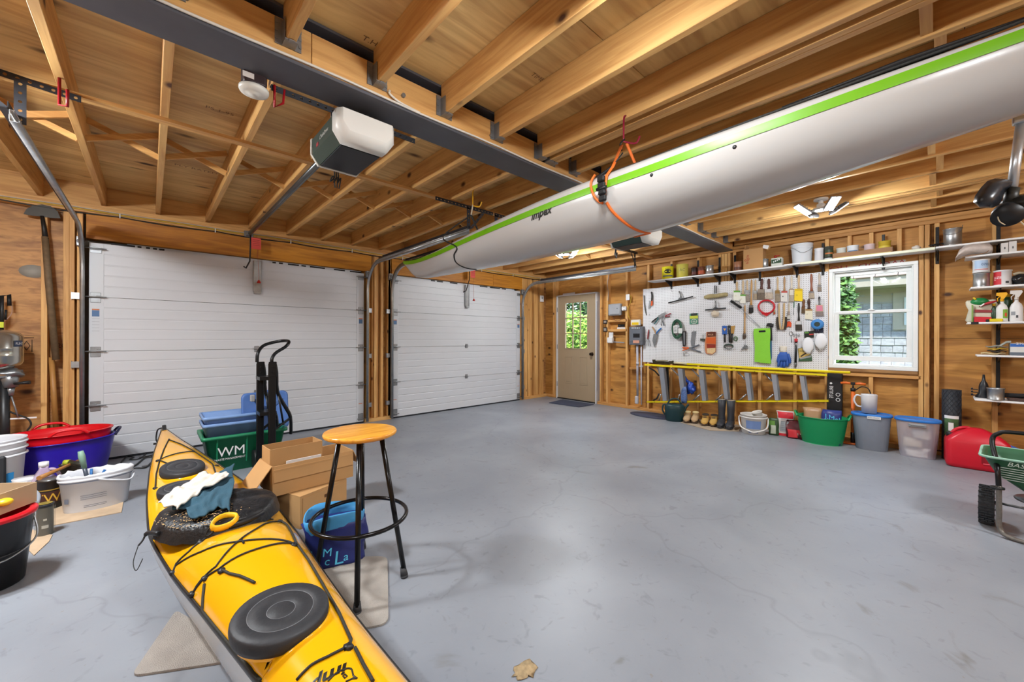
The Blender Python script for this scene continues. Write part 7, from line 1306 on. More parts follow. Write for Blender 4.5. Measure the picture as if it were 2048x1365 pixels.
# orange ratchet strap
OS = T('ratchet_strap', 'orange ratchet strap looped under the white kayak from a red hook', 'strap', loc=(2.0, 1.4, 1.9), world=True); M_OR = mat('e2702a', .6, var=.05); b = B()
hk = Vector((2.04,1.25,2.36)); up_ = [hk+Vector((0,.02,-.01)), hk.lerp(hit(WBV,1214,345,.012), .5), hit(WBV,1213,345,.014), hit(WBV,1209,372,.008), hit(WBV,1206,402,.006)]
up_ = [hk+Vector((0,.02,-.01)), on(1226,333,0,1.90), on(1213,352,0,1.842), on(1210,375,0,1.838), hit(WBV,1207,400,.008)]; b.tube(up_, .0125, 4, flat=(.25,1.0)); low = [hit(WBV, x, y, .004) for x, y in ((1213,405),(1225,423),(1245,442),(1265,456),(1285,464),(1300,466))]; b.tube(smooth_path(low, 3), .0125, 4, flat=(.12,1), up=(0,1,0)) if False else b.tube(smooth_path(low, 3), .0085, 6); b.tube(smooth_path([on(1190,350,0,1.86), on(1183,362,0,1.845), on(1182,374,0,1.842), on(1187,390,0,1.842), hit(WBV,1196,402,.006), hit(WBV,1206,407,.006)], 3), .0075, 6)
far = [Vector((X0+wb(1.3)*math.cos(a), 1.27, wz(1.3)+.24*math.sin(a)*(1 if a < 0 else .5))) for a in [-PI*.42, -PI*.25, -.1, .3]]; b.tube([low[-1]]+far+[hk+Vector((.02,0,.0))], .008, 6); OS.add('webbing', b, M_OR)
p = on(1205,378,0,1.825); b = B() 
for k in range(4): b.box(on(1202+k, 358+k*13, 0, 1.822), (.022,.045,.034), (0,.05,0), .006)
OS.add('ratchet_body', b, mat('1f1f20', .4, .3)); b = B()
b.cyl(p+Vector((-.01,-.03,.0)), p+Vector((-.01,.03,0)), .010, n=10); OS.add('ratchet', b, mat('1f1f20', .4, .3)); b = B(); b.tube(smooth_path([hk+Vector((0,0,.02)), hk+Vector((0,.03,.0)), hk+Vector((0,.02,-.04))], 5), .005, 6); OS.add('black_hook', b, M_BLKMET)
def jhook(label, P, col, L_=.12, w=.05, d=1, name='screw_hook'):
    t = T(name, label, 'hook', loc=tuple(P), world=True); b = B(); b.tube(smooth_path([P+Vector((.02,0,.03)), P, P+Vector((0,0,-L_))], 4)+smooth_path([P+Vector((0,0,-L_)), P+Vector((w*.8*d,-w*.8,-L_-.012)), P+Vector((w*1.1*d,-w*1.1,-L_+.03))], 4)[1:], .0055, 8); t.add('bent_wire', b, mat(col, .35)); return t
jhook('red bent hook carrying the orange strap', Vector((2.045,1.26,2.50)), '8e1c38', .13, .06)
jhook('yellow bent hook over the white kayak stern', Vector((2.09,2.79,2.50)), 'd8a418', .12, .05)
t = T('red_hanger', 'long red U-shaped hook on the joist by the far left track', 'hook', loc=tuple(FL(119,155,2.515)), world=True); p = FL(119,156,2.513); b = B(); b.tube([p, p+Vector((0,0,-.135)), p+Vector((.03,-.03,-.145)), p+Vector((.03,-.03,-.06))], .007, 6); t.add('bent_bar', b, mat('8e1720', .4))
t = T('red_hanger', 'red U-shaped hook at the end of the perforated angle by the smoke detector', 'hook', loc=tuple(FL(549,170,2.45)), world=True); p = FL(549,170,2.452); b = B(); b.tube([p, p+Vector((0,0,-.11)), p+Vector((.04,.01,-.07)), p+Vector((.045,.01,-.0))], .006, 6); t.add('bent_bar', b, mat('a81420', .4))
# stern sling: cord from the yellow hook, black bungee round the hull to the door
t = T('bungee_sling', 'black bungee slung round the white kayak stern from the yellow hook', 'cord', loc=(2.05,2.79,2.2), world=True); hk2 = Vector((2.09,2.79,2.385)); b = B(); b.tube([hk2, hk2+Vector((-.01,.01,-.09))], .006, 6); t.add('white_rope', b, mat('c9bfa8', .8)); b = B(); q = [hit(WBV, x, y, .006) for x, y in ((913,494),(908,510),(912,525),(928,535),(948,539),(953,539))]
b.tube(smooth_path([hk2+Vector((-.01,.01,-.09)), Vector((1.93,3.02,2.12)), q[0]]+q[1:], 4), .006, 7); b.tube([hk2+Vector((-.01,.01,-.09)), Vector((2.25,2.85,2.1))], .008, 7); t.add('bungee', b, M_CORD)
# ================================================================ garage door openers
def opener(x, label, arm, side=1):
    t = T('door_opener', label, 'opener', loc=(x, 2.3, 2.25), world=True); M_OG = mat('33443f', .4, var=.05); y0, y1, z0, z1 = 2.16, 2.52, 2.245, 2.385
    b = B(); c = [(x-.15,z0+.05),(x-.11,z0),(x+.11,z0),(x+.15,z0+.05),(x+.15,z1),(x-.15,z1)]; b.prism([(p[0], y0, p[1]) for p in c], (0,y1-y0,0)); t.add('housing', b, M_OG)
    b = B(); c = [(x-.155,z0+.055),(x-.115,z0-.004),(x+.115,z0-.004),(x+.155,z0+.055),(x+.155,z1+.005),(x-.155,z1+.005)]; b.loft([[Vector((x+(p[0]-x)*k, y, z1+(p[1]-z1)*(1 if k == 1 else .72))) for p in c] for y, k in ((y0,1),(y0-.07,1),(y0-.10,.86))]); t.add('light_cover', b, mat('d9d8d2', .4, var=.02))
    b = B(); b.prism([(p[0], y1, p[1]) for p in c], (0,.02,0)); t.add('rear_rim', b, mat('cfcfc8', .4)); b = B(); b.box((x, (y0+y1)/2, z0-.002), (.21, y1-y0-.02, .006)); b.box((x, y0-.002, z0+.004), (.12,.015,.014)); t.add('bottom_grille', b, mat('26292f', .5))
    b = B(); b.box((x-.151, 2.42, z0+.075), (.002,.035,.02)); b.M = Matrix.Identity(4); t.add('red_badge', b, mat('9a3038', .5)); b = B(); b.text('ChainDrive', lambda u, v: Vector((x-.1525, 2.38-u, z0+.085+v)), size=.032, shear=.3); t.add('lettering', b, mat('cfcfc8', .4), recalc=False)
    b = B(); b.cyl((x+.0, y1, 2.415), (x+.0, YD-.10, 2.425), .021, n=14); b.box2((x-.006, y1, 2.395), (x+.006, YD-.1, 2.402)); t.add('rail', b, mat('5f6467', .3, .8)); b = B(); b.box((x, YD-.07, 2.425), (.06,.07,.05), None, .005); b.box((x, YD-.02, 2.43), (.09,.02,.07), None, .004); t.add('header_bracket', b, M_DGALV)
    b = B(); perf_iron(b, (x-.42,2.225,2.44), (x+.36,2.225,2.44), (0,0,1), w=.03); perf_iron(b, (x-.42,2.242,2.453), (x+.36,2.242,2.453), (0,1,0), w=.03); t.add('perforated_angle', b, M_IRON); b = B()
    for s in (-.12,.12): b.box((x+s, 2.26, 2.41), (.02,.006,.08)); b.cyl((x+s, 2.20, 2.44), (x+s, 2.225, 2.44), .008, n=6)
    t.add('hanger_bolt', b, M_DGALV); b = B(); rnd = random.Random(int(x*10))
    for k in range(3): q = Vector((x-.02+k*.012, y1+.03, z0+.02)); b.tube(smooth_path([q, q+Vector((.01,.01,-.05)), q+Vector((-.02+k*.01,.0,-.09)), q+Vector((.01*k,0,-.05)), q+Vector((.01,0,-.12))], 4), .004, 5)
    t.add('wire_bundle', b, M_CORD)
    b = B(); a_ = Vector((x, YD-.14, 2.40)); b.tube([a_, a_+Vector((0,.0,-.10)), a_+Vector((0,.04,-.30)), a_+Vector((-.03,.09,-.38)), a_+Vector((-.05,.10,-.36))] if not arm else [a_, Vector((x+.02, YD-.12, 2.22)), Vector((x-.01, YD-.06, 2.02)), Vector((x-.06, YD-.05, 1.99))], .008, 7); t.add('door_arm', b, mat('2a2422', .4, .4)); b = B(); r0 = a_+Vector((.06,-.02,0)); b.tube([r0, r0+Vector((.02,0,-.52))], .0018, 4); t.add('release_cord', b, mat('b0543c', .6)); b = B(); b.lathe([(.022,0),(.020,.01),(.008,.035),(0,.037)], c=tuple(r0+Vector((.02,0,-.555))), n=10); t.add('release_handle', b, mat('a8241c', .4))
    b = B(); b.box(r0+Vector((-.01,-.01,-.10)), (.095,.002,.13)); t.add('warning_tag', b, mat('c8463c', .6)); b = B(); [b.box(r0+Vector((-.01,-.0115,-.06-k*.02)), (.07,.001,.004)) for k in range(4)]; t.add('tag_print', b, mat('6a2420', .6))
opener(.855, 'garage door opener with white light cover under the beam, left bay', 0); opener(3.985, 'garage door opener partly hidden behind the white kayak, right bay', 1)
# smoke detector
p = FL(508,186,2.385); t = T('smoke_detector', 'round white smoke detector under a dark junction box beside the joist', 'detector', loc=tuple(p)); b = B(); b.lathe([(0,-.012),(.022,-.012),(.024,-.008),(.04,-.007),(.058,0),(.062,.008),(.062,.018),(0,.018)], n=30); t.add('body', b, mat('dddcd4', .4)); b = B(); b.box((0,0,.072), (.095,.095,.105), None, .012, 2); t.add('junction_box', b, mat('2a1516', .5)); b = B(); b.box((-.03,-.0485,.05), (.045,.001,.025)); t.add('barcode_label', b, mat('d8cfc8', .5)); b = B(); b.tube(smooth_path([(.0,-.04,.125),(.02,-.065,.11),(.04,-.05,.12)], 4), .002, 5); t.add('red_wire', b, mat('c83040', .5))
# ================================================================ string trimmer hanging at the right edge
t = T('string_trimmer', 'string trimmer hanging head-down from the joists at the right edge', 'trimmer', loc=(0,0,0), world=True); K = lambda x, y, dd=2.35: C0+_ray(x, y)*dd
W[t.o] = Matrix.Translation(K(2030,395)); t.o.location = K(2030,395); b = B(); b.cyl(K(2044,232), K(2024,380), .022, n=14); t.add('shaft', b, mat('b9bcc0', .3, .7)); b = B(); b.cyl(K(2025,378), K(2020,405), .030, n=12); b.blob(K(2038,408), (.09,.07,.05), 4, .2); t.add('head', b, mat('26241f', .5, var=.2)); b = B(); b.box(K(2038,240), (.05,.05,.05), None, .006); t.add('bracket', b, M_GALV)
gp = [(1946,405),(1950,392),(1962,375),(1975,362),(1990,357),(2010,358),(2024,362)]; gq = [(1960,416),(1985,416),(1998,410),(2004,400),(2008,388),(2014,380),(2022,374)]
b = B(); b.loft([[K(x,y), K((x+u)/2+2,(y+v)/2-3,2.28), K(u,v), K((x+u)/2,(y+v)/2,2.40)] for (x,y),(u,v) in zip(gp,gq)]); t.add('guard', b, mat('2c2e33', .3, var=.2, scale=20)); b = B(); b.lathe([(.0,.05),(.045,.05),(.062,.0),(.068,-.05),(.0,-.05)], c=tuple(K(2014,425)), n=20, axis=Matrix.Rotation(.9,4,'Y')); t.add('spool', b, M_BLKPL); b = B(); b.tube(smooth_path([K(2000,412), K(1995,425), K(1998,442), K(2010,450)], 4), .003, 5); b.tube(smooth_path([K(2012,408), K(2022,425), K(2035,438), K(2050,452)], 4), .003, 5); t.add('trimmer_line', b, mat('cfc0a0', .6))
# ================================================================ stool and rugs
def rug(name, label, pts, col, r=.05):
    P = [FL(x, y) for x, y in pts]; b = B(); out = []
    for i in range(len(P)):
        a, c, d = P[i-1], P[i], P[(i+1) % len(P)]; rr_ = min(r, (a-c).length*.3, (d-c).length*.3); u, v = c+(a-c).normalized()*rr_, c+(d-c).normalized()*rr_
        out += [u.lerp(c, f).lerp(c.lerp(v, f), f) for f in [k/4 for k in range(5)]]
    b.prism([Vector((p.x, p.y, .001)) for p in out], (0,0,.008)); return solo(name, b, mat(col, .95, var=.14, scale=10, bump=.8, bscale=260), label, 'mat')
rug('carpet_mat', 'beige ribbed carpet mat under the front of the yellow kayak, left side', [(262,1357),(352,1225),(430,1270),(520,1318)], 'a9a199', .03)
rug('carpet_mat', 'beige ribbed carpet mat under the stool and navy tote', [(560,1120),(775,1116),(777,1252),(660,1272),(590,1170)], 'ada59c')
st_c = Vector((.785, 1.985, 0)); t = T('bar_stool', 'backless stool with round pine seat and black tube legs', 'stool', loc=tuple(st_c)); ZS_ = .742
W_PINE = wood('pine_seat', 'e2a43c', 'c9822a', '8a4c14', axis=0, stretch=9, scale=5, knots=0, rough=.25)
b = B(); b.lathe([(0,-.028),(.155,-.028),(.172,-.020),(.176,-.010),(.172,-.001),(.162,.0),(0,.0)], c=(0,0,ZS_), n=48); t.add('seat', b, W_PINE)
M_LEG = mat('141416', .22, .3, var=.05); feet = [FL(714,1230), FL(809,1155), FL(700,1127), FL(625,1118)]
feet[3] = st_c*2-feet[1]; feet[2] = st_c*2-feet[0]
for k, f in enumerate(feet):
    d = (f-st_c); top = Vector((d.x*.47, d.y*.47, ZS_-.028)); bt = Vector((d.x, d.y, .0)); b = B(); b.cyl(top, bt+Vector((0,0,.02)), .0125, n=14); lg = t.add('leg', b, M_LEG)
    b = B(); dn = (bt-top).normalized(); b.cyl(bt-dn*.05, bt-dn*.012+Vector((0,0,.0)), .0145, .019, n=14); b.cyl(bt-dn*.013, bt, .019, .0185, n=14); t.add('rubber_foot', b, mat('3a3a3d', .7), to=lg)
r_ = (feet[0]-st_c).length; zr = .31; rr0 = r_*(.47+.53*(1-zr/ZS_))+.004; b = B(); b.tube([(rr0*math.cos(a), rr0*math.sin(a), zr) for a in [2*PI*k/48 for k in range(48)]], .010, 10, closed=True); t.add('foot_ring', b, M_LEG)
# ================================================================ cardboard boxes
def carton(name, label, P, d, rot, h, flaps=(), open_=True, col=M_CARD, tilt=None, th=.004):
    t = T(name, label, 'box', loc=tuple(P), rot=rot if tilt is None else (tilt[0], tilt[1], rot)); x, y = d[0]/2, d[1]/2; b = B(); b.box((0,0,th/2), (d[0],d[1],th))
    for s in (-1, 1): b.box((s*(x-th/2),0,h/2), (th,d[1],h)); b.box((0,s*(y-th/2),h/2), (d[0]-2*th,th,h))
    if not open_: b.box((0,0,h), (d[0],d[1],th))
    t.add('carton', b, col)
    for (ax, s, ln, ang) in flaps:
        b = B()
        if ax == 'x': b.box((s*(x+math.sin(ang)*ln/2), 0, h+math.cos(ang)*ln/2), (th, d[1]*.97, ln), (0, s*ang, 0))
        else: b.box((0, s*(y+math.sin(ang)*ln/2), h+math.cos(ang)*ln/2), (d[0]*.97, th, ln), (-s*ang, 0, 0))
        t.add('flap', b, col)
    return t
# lower box stands on the floor, upper long box rests on it
A_, B_ = FL(575,1052), FL(692,1000); 
def pxp(x, y, z): return FL(x, y, z)
lo0, lo1 = FL(600,1060), FL(693,1016); dirv = (lo1-lo0).normalized(); ang = math.atan2(dirv.y, dirv.x); nrm = Vector((-dirv.y, dirv.x, 0)); w_ = (lo1-lo0).length
c = lo0.lerp(lo1, .5)+nrm*.15; t = carton('cardboard_box', 'closed cardboard box on the floor under the long open one', c, (w_, .30), ang, .205, open_=False)
b = B(); b.box((0,-.1515,.12), (w_*.9,.003,.14)); t.add('front_flap', b, M_CARD); b = B(); b.box((.02,-.154,.15), (.05,.001,.02)); t.add('hand_hole', b, mat('5a3a20', .9))
zb = .212; u0, u1 = FL(544,994,zb), FL(706,952,zb); dirv = (u1-u0).normalized(); ang = math.atan2(dirv.y, dirv.x); nrm = Vector((-dirv.y, dirv.x, 0)); w_ = (u1-u0).length; hgt = .185
c = u0.lerp(u1, .5)+nrm*.13; t = carton('cardboard_box', 'long open cardboard box with flaps folded out on top of the closed box', c, (w_, .26), ang, hgt, flaps=(('x',-1,.19,2.5),('x',1,.12,2.7),('y',-1,.10,2.98),('y',1,.10,2.6)))
b = B(); b.box((0,-.136,.08), (w_*.99,.004,.165)); t.add('front_face', b, M_CARD)
c2 = u0.lerp(u1, .31)+nrm*.13+Vector((0,0,.006)); c2.z = zb+.008; t2 = carton('cardboard_box', 'smaller open carton standing inside the long open box', c2, (w_*.62, .17), ang, .275, flaps=())
b = B(); b.box((0,-.0865,.15), (w_*.60,.002,.006)); t2.add('crease', b, mat('8f6a44', .9)); b = B(); b.box((w_*.07,-.098,.135), (w_*.42,.003,.11), (.12,0,0)); t2.add('white_sheet', b, M_WHITE)
# navy tote on the floor
P = FL(655,1138)+Vector((.06,.055,0)); t = bag('tote_bag', 'navy tote with light blue letters and cuff on the floor behind the stool', P, .30, .18, .225, '262e6e', 9, .10, fold=False); t.o.rotation_euler = (0,0,face(P)); 
b = B()
def tb(r, z): return [Vector((.095*r*math.copysign(abs(math.cos(a))**.6, math.cos(a)), .145*r*math.copysign(abs(math.sin(a))**.6, math.sin(a))-.005, z+.018*math.sin(a*2+1))) for a in [2*PI*k/32 for k in range(32)]]
b.loft([tb(.92,.195), tb(1.0,.23), tb(1.05,.265), tb(1.0,.27), tb(.94,.23), tb(.86,.19)], caps=False); t.add('blue_cuff', b, mat('4a9fd8', .45, var=.06))
b = B()
for ch, x, y, s in (('J',-.135,.045,.10),('.',-.095,.045,.09),('M',-.065,.09,.06),('c',-.055,.045,.06),('L',-.012,.04,.10),('a',.035,.05,.06),('\u00b4',.07,.12,.06)): b.text(ch, lambda u, v, x=x, y=y: Vector((.116-.09*abs((x+u)/.15)**3, x+u, y+v-.005)), size=s, shear=.1)
t.add('lettering', b, mat('5cc8ec', .5), recalc=False)
# ================================================================ recycling bin, totes, hand truck
BA, BB = FL(410,938), FL(510,950); q0_, q1_ = FL(420,905), FL(505,953); GB = mat('1d7a54', .4, var=.04)
def tub4(t, name, c, rot, w0, d0, w1, d1, z0, z1, m, rim=.015, r=.03, ribs=()):
    M = Matrix.Translation(c) @ Matrix.Rotation(rot, 4, 'Z'); g = lambda w, d, z, rr_=r: [Vector((p.x, p.y, z)) for p in rr(w/2, d/2, z, r=rr_)]; b = B(); b.M = M
    L_ = [g(w0,d0,z0), g(w0+(w1-w0)*.95,d0+(d1-d0)*.95,z1-.03)]
    for zz in ribs: L_.insert(1, g(w0+(w1-w0)*zz,d0+(d1-d0)*zz,z0+(z1-z0)*zz)); L_.insert(2, g(w0+(w1-w0)*zz+.012,d0+(d1-d0)*zz+.012,z0+(z1-z0)*zz+.006))
    L_ += [g(w1+rim*2,d1+rim*2,z1-.028), g(w1+rim*2,d1+rim*2,z1), g(w1-.004,d1-.004,z1), g(w1-.02,d1-.02,z1-.02), g(w0-.01,d0-.01,z0+.006)]; b.loft(L_); return t.add(name, b, m)
cb = Vector((.66, 4.53, 0)); rb = .0; t = T('recycling_bin', 'green recycling bin with white WM letters holding the blue totes', 'bin', loc=tuple(cb), world=True); tub4(t, 'shell', cb, rb, .52, .36, .62, .43, 0, .335, GB, .022)
b = B(); yf = cb.y-.188
for k in range(0): pass
b.text('WM', lambda x, y: Vector((cb.x-.22+x, yf-.012-.03*(.13+y)/.33, .15+y)), size=.12, sx=.95); b.text('WASTE MANAGEMENT', lambda x, y: Vector((cb.x-.24+x, yf-.010-.03*(.11+y)/.33, .115+y)), size=.026, sx=.85); t.add('lettering', b, M_WHITE, recalc=False)
for k in range(3): b = B(); b.box((cb.x-.22+k*.22, yf-.014, .19), (.012,.014,.24), (.11,0,0), .003); t.add('stiffening_rib', b, GB)
BL = mat('7596c8', .4, var=.03)
for k, (z0, z1, lb) in enumerate(((.20,.44,'lower of two stacked pale blue totes in the green bin'),(.265,.505,'upper of two stacked pale blue totes in the green bin'))): t = T('storage_tote', lb, 'tote', loc=(cb.x-.08, cb.y, z0), world=True); tub4(t, 'shell', Vector((cb.x-.09, cb.y, 0)), rb, .36, .26, .44, .33, z0, z1, BL, .010)
M = Matrix.Translation((.86, 4.60, .47)) @ Matrix.Rotation(-.18, 4, 'X'); b = B(); b.M = M; g = lambda s, y: [Vector((p.x, y, p.y)) for p in rr(.20*s, .19*s, 0, r=.05)]; b.loft([g(1,.012), g(1.02,.0), g(.95,-.012), g(.9,-.004), g(.02,-.004)]); li = t.add('lid', b, mat('4f74b4', .4), label='blue lid standing on edge'); b = B(); b.M = M; b.box((0,-.0,.195), (.10,.03,.03), None, .006); t.add('latch', b, mat('4f74b4', .4), to=li)
TK = mat('15171a', .32, .35, var=.06)
HB = Vector((1.02, 4.22, 0)); t = T('hand_truck', 'black steel hand truck standing behind the green bin', 'hand truck', loc=tuple(HB), world=True); 
cL, cR = on(517,880,1,4.20), on(547,880,1,4.10); 
def hp(x, y, Y=4.15): return on(x, y, 1, Y)
for x in (517, 541):
    Yx = 4.15 if x == 517 else 4.00; b = B(); a_ = hp(x-4, 727, Yx); c_ = Vector((a_.x, Yx, .03)); b.box2((a_.x, Yx-.02, .03), (a_.x+.056, Yx+.02, a_.z), .006); t.add('side_rail', b, TK)
    b = B(); b.box2((a_.x-.002, Yx-.012, hp(x,755,Yx).z), (a_.x+.060, Yx-.022, hp(x,724,Yx).z), .004); b.cyl((a_.x+.03, Yx-.022, hp(x,735,Yx).z), (a_.x+.03, Yx-.03, hp(x,735,Yx).z), .007, n=8); b.cyl((a_.x+.03, Yx-.022, hp(x,745,Yx).z), (a_.x+.03, Yx-.03, hp(x,745,Yx).z), .007, n=8); t.add('handle_clamp', b, M_GALV if False else TK)
    # rear stair-climbing brace
    x1 = x+ (19 if x == 541 else 14); pts = [(x+8,726),(x+12,745),(x+14,785),(x+30 if x==541 else x+26,815),(x+40 if x==541 else x+36,835),(x+41 if x==541 else x+37,868)]
    b = B(); P = [hp(u, v, Yx+.06+.03*k) for k, (u, v) in enumerate(pts)]; b.tube(smooth_path(P, 3), .018, 4, flat=(1,.8)); t.add('rear_brace', b, TK); b = B(); b.tube([hp(pts[4][0]-2, 838, Yx+.17), hp(x+4, 862, Yx)], .012, 4); b.tube([hp(pts[2][0]+2, 792, Yx+.1), hp(pts[4][0]-14, 850, Yx+.12)], .010, 4); t.add('cross_strut', b, TK)
b = B(); hpts = [hp(514,725,4.15), hp(516,706,4.16), hp(527,692,4.20), hp(548,685,4.22), hp(568,682,4.18), hp(578,684,4.10), hp(571,694,4.04), hp(552,706,4.02), hp(544,718,4.0), hp(544,732,4.0)]; b.tube(smooth_path(hpts, 5), .014, 10); t.add('loop_handle', b, TK)
for y in (757, 826): b = B(); a_, c_ = hp(520,y-2,4.15), hp(545,y,4.0); b.box((a_+c_)/2, (abs(c_.x-a_.x)+.06,.17,.03)); t.add('cross_bar', b, TK)
b = B(); b.box2((cL.x-.02, 3.93, .012), (cR.x+.10, 4.1, .02), .002); t.add('toe_plate', b, TK); b = B(); b.cyl((cL.x-.03,4.27,.09), (cL.x+.02,4.27,.09), .085, n=24); b.cyl((cR.x+.10,4.25,.09), (cR.x+.15,4.25,.09), .085, n=24); t.add('wheel', b, M_BLKPL)
b = B(); b.box(hp(505,797,4.30), (.035,.05,.06), None, .006); solo('bottle_cap', b, mat('9a9ca0', .4), 'small grey bottle top sticking up behind the blue lid', 'bottle')  # only a bottle cap is modelled, not a whole bottle
# ================================================================ things at the left edge
S2 = FL(258,947); b = B(); c = [FL(258,945), FL(243,1026), FL(100,1054), FL(30,1010), FL(60,960)]; b.prism([Vector((v.x, v.y, .001)) for v in c], (0,0,.005)); solo('cardboard_sheet', b, mat('b9a084', .9, var=.2, scale=6), 'stained tan cardboard sheet under the white oval bucket', 'cardboard')
b = B(); c = [FL(105,1072), FL(98,1085), FL(68,1113), FL(40,1085), FL(60,1060)]; b.prism([Vector((v.x, v.y, .001)) for v in c], (0,0,.004)); solo('cardboard_sheet', b, mat('b9a084', .9, var=.1), 'small corner of tan cardboard beside the black pail', 'cardboard')
P = Vector((-.565, 5.12, 0)); oval_tub('garden_tub', 'large blue flexible tub with a red tub nested in it', P, .26, .335, .33, '2a1a9c', face(P), taper=.80, handles='151a3c')
t = oval_tub('garden_tub', 'red flexible tub nested in the blue tub', P+Vector((-.0,.0,.155)), .24, .315, .24, 'd0101c', face(P), taper=.84, handles=False)
for s in (-1, 1): b = B(); b.tube(smooth_path([(s*.235,-.11+.05*s,.24),(s*.245,-.07+.05*s,.275),(s*.247,.0+.05*s,.285),(s*.245,.07+.05*s,.275),(s*.235,.11+.05*s,.24)], 4), .011, 8); t.add('handle', b, mat('d0101c', .35))
P = Vector((-.90, 5.25, 0)); boxthing('storage_box', 'orange plastic box behind the blue tub', 'box', P, (.16,.20,.36), 'c2511c', rot=.2, bev=.01)
P = FL(20,985); P = Vector((-.86, 4.70, 0)); t = cyl_thing('plastic_bucket', 'tall white bucket with blue sun label at the left edge', 'bucket', P, .175, .46, 'd4d6dc', taper=.86, label_col=[('2c86c4',.03,.48,.75),('e2c81c',.42,.50,.42),('d8dfe6',.18,.30,.5)], open_top=True, text=('S',.13,'e6f0f4',(.02,.3)))
for z in (.33,.375,.42): b = B(); b.lathe([(.172,z),(.184,z+.006),(.184,z+.014),(.174,z+.02)], n=30); t.add('collar', b, mat('d4d6dc', .4))
b = B(); b.text('Sun', lambda x, y: Vector((.160*math.cos((x-.02)/.162)+.003, .164*math.sin((x-.02)/.162), .215+y)), size=.06, shear=.3); t.add('label_text', b, M_WHITE, recalc=False)
def bx(x0, x1, y0, y1, z0, P, label, name, cat, col, dd=.14, bev=.012):
    h = htat(P, (x0+x1)/2, y0)-z0; w = rad(x1-x0, P)*2; return boxthing(name, label, cat, Vector((P.x, P.y, z0)), (dd, w, h), col, rot=face(P), bev=bev)
P = FL(-12,1012); t = bx(-30,19,912,1012,0,P,'black battery-like block at the left edge','power_pack','box','26272b')
def jug(label, P, s, body, liquid=None, capc='d8d8da', fill=.5, a=.55):
    t = T('jug', label, 'jug', loc=tuple(P), rot=face(P)); g = lambda k, z: [Vector((p.x, p.y, z*s)) for p in rr(.075*k*s, .075*k*s, 0, r=.03*s*k)]; b = B(); b.loft([g(.95,0), g(1,.01), g(1,.13), g(.9,.16), g(.32,.25), g(.30,.27)]); t.add('bottle', b, mat(body, .25, alpha=a)); b = B(); b.cyl((0,0,.265*s), (0,0,.30*s), .026*s, n=16); t.add('cap', b, mat(capc, .4)); b = B(); b.tube(smooth_path([(0,.02*s,.24*s),(0,.05*s,.235*s),(0,.075*s,.19*s),(0,.07*s,.14*s)], 4), .011*s, 8); t.add('handle', b, mat(body, .3, alpha=.8))
    if liquid: b = B(); b.loft([g(.93,.004), g(.97,.012), g(.97,.13*fill*2 if fill < .5 else .13), g(.75,.17)]); t.add('liquid', b, mat(liquid, .2))
    return t
P = Vector((-.565, 4.42, 0)); jug('clear jug of pink liquid in front of the blue tub', P, 1.0, 'c9b4cc', 'b4849c')
P = Vector((-.60, 3.98, 0)); jug('small translucent white jug behind the open carton', P, .92, 'c4ccd8', None, a=.8)
def pxc(name, label, cat, x0, x1, ybase, ytop, body, **k): P = FL((x0+x1)/2, ybase); r = rad(x1-x0, P); Pc = P+Vector((P.x, P.y, 0)).normalized()*r*.9; return cyl_thing(name, label, cat, Pc, r, htat(Pc, (x0+x1)/2, ytop), body, **k), Pc, r
t, Pc, r_ = pxc('paint_can', 'dark stain can with large TWP letters and gold band', 'can', 72,127,1021,958,'2a2320', top='tin', metal=True, label_col=[('4a2a20',.25,.62,1.1),('9a7a2c',.66,.70,PI),('1c1a18',.02,.2,PI)], text=('TWP',.085,'d8a83c',(.01,.42)))
t, Pc, r_ = pxc('paint_can', 'dark can with a paint-stained lid behind the oval bucket', 'can', 118,163,985,927,'22221f', top='8a8678', metal=True, label_col=[('6a655c',.1,.6,1.2)]); zt2 = htat(Pc, 140, 927)
t = T('hammer', 'hammer with a wooden handle and yellow-green grip lying across the cans', 'hammer', loc=tuple(Pc), world=True); a_, c_ = FL(78,957,.225), FL(157,922,.24); b = B(); b.tube([a_, a_.lerp(c_,.5), c_], [.016,.011,.011], 10); t.add('handle', b, mat('a8743c', .4, var=.15)); b = B(); b.cyl(FL(128,926,.245), FL(140,925,.245), .020, n=12); t.add('green_end', b, mat('a8b02c', .5)); b = B(); b.cyl(FL(140,925,.245), FL(166,930,.245), .018, n=12); t.add('head', b, mat('3a3a34', .4, .5))
P = FL(190,1026); P = P+Vector((-.0,.14,0)); t = T('oval_bucket', 'white oval bucket with ragged rim holding tools', 'bucket', loc=tuple(P), rot=face(P)+.05)
rx, ry, h = .105, .185, .26; b = B(); A = [2*PI*k/60 for k in range(60)]; el = lambda k, z, jag=0: [Vector((rx*k*math.cos(a), ry*k*math.sin(a), z+jag*noise.noise(Vector((math.cos(a)*5, math.sin(a)*5, 3)))-.0)) for a in A]
b.loft([el(.84,0), el(.86,.008), el(.97,h*.83), el(1.02,h*.84), el(1.02,h*.88), el(.98,h*.89), el(1.03,h*.93), el(1.04,h*.96), el(1.0,h,.02), el(.95,h*.97,.02), el(.93,h*.8), el(.80,.02)]); t.add('shell', b, mat('d2d4da', .4, var=.03)); b = B(); b.loft([el(.985,h*.80)[46:]+el(.985,h*.80)[:15], el(.993,h*.84)[46:]+el(.993,h*.84)[:15]], closed=False); t.add('print_band', b, mat('7a8090', .5)); b = B()
for k, (s, z) in enumerate(((.10,.45),(.11,.40),(.12,.35),(.12,.18),(.13,.14))): b.lathe([(1,h*z),(1.001,h*z+.003)], n=12, sx=rx*.94, sy=ry*.94, arc=(-.5+.1*(k>2), .25)); 
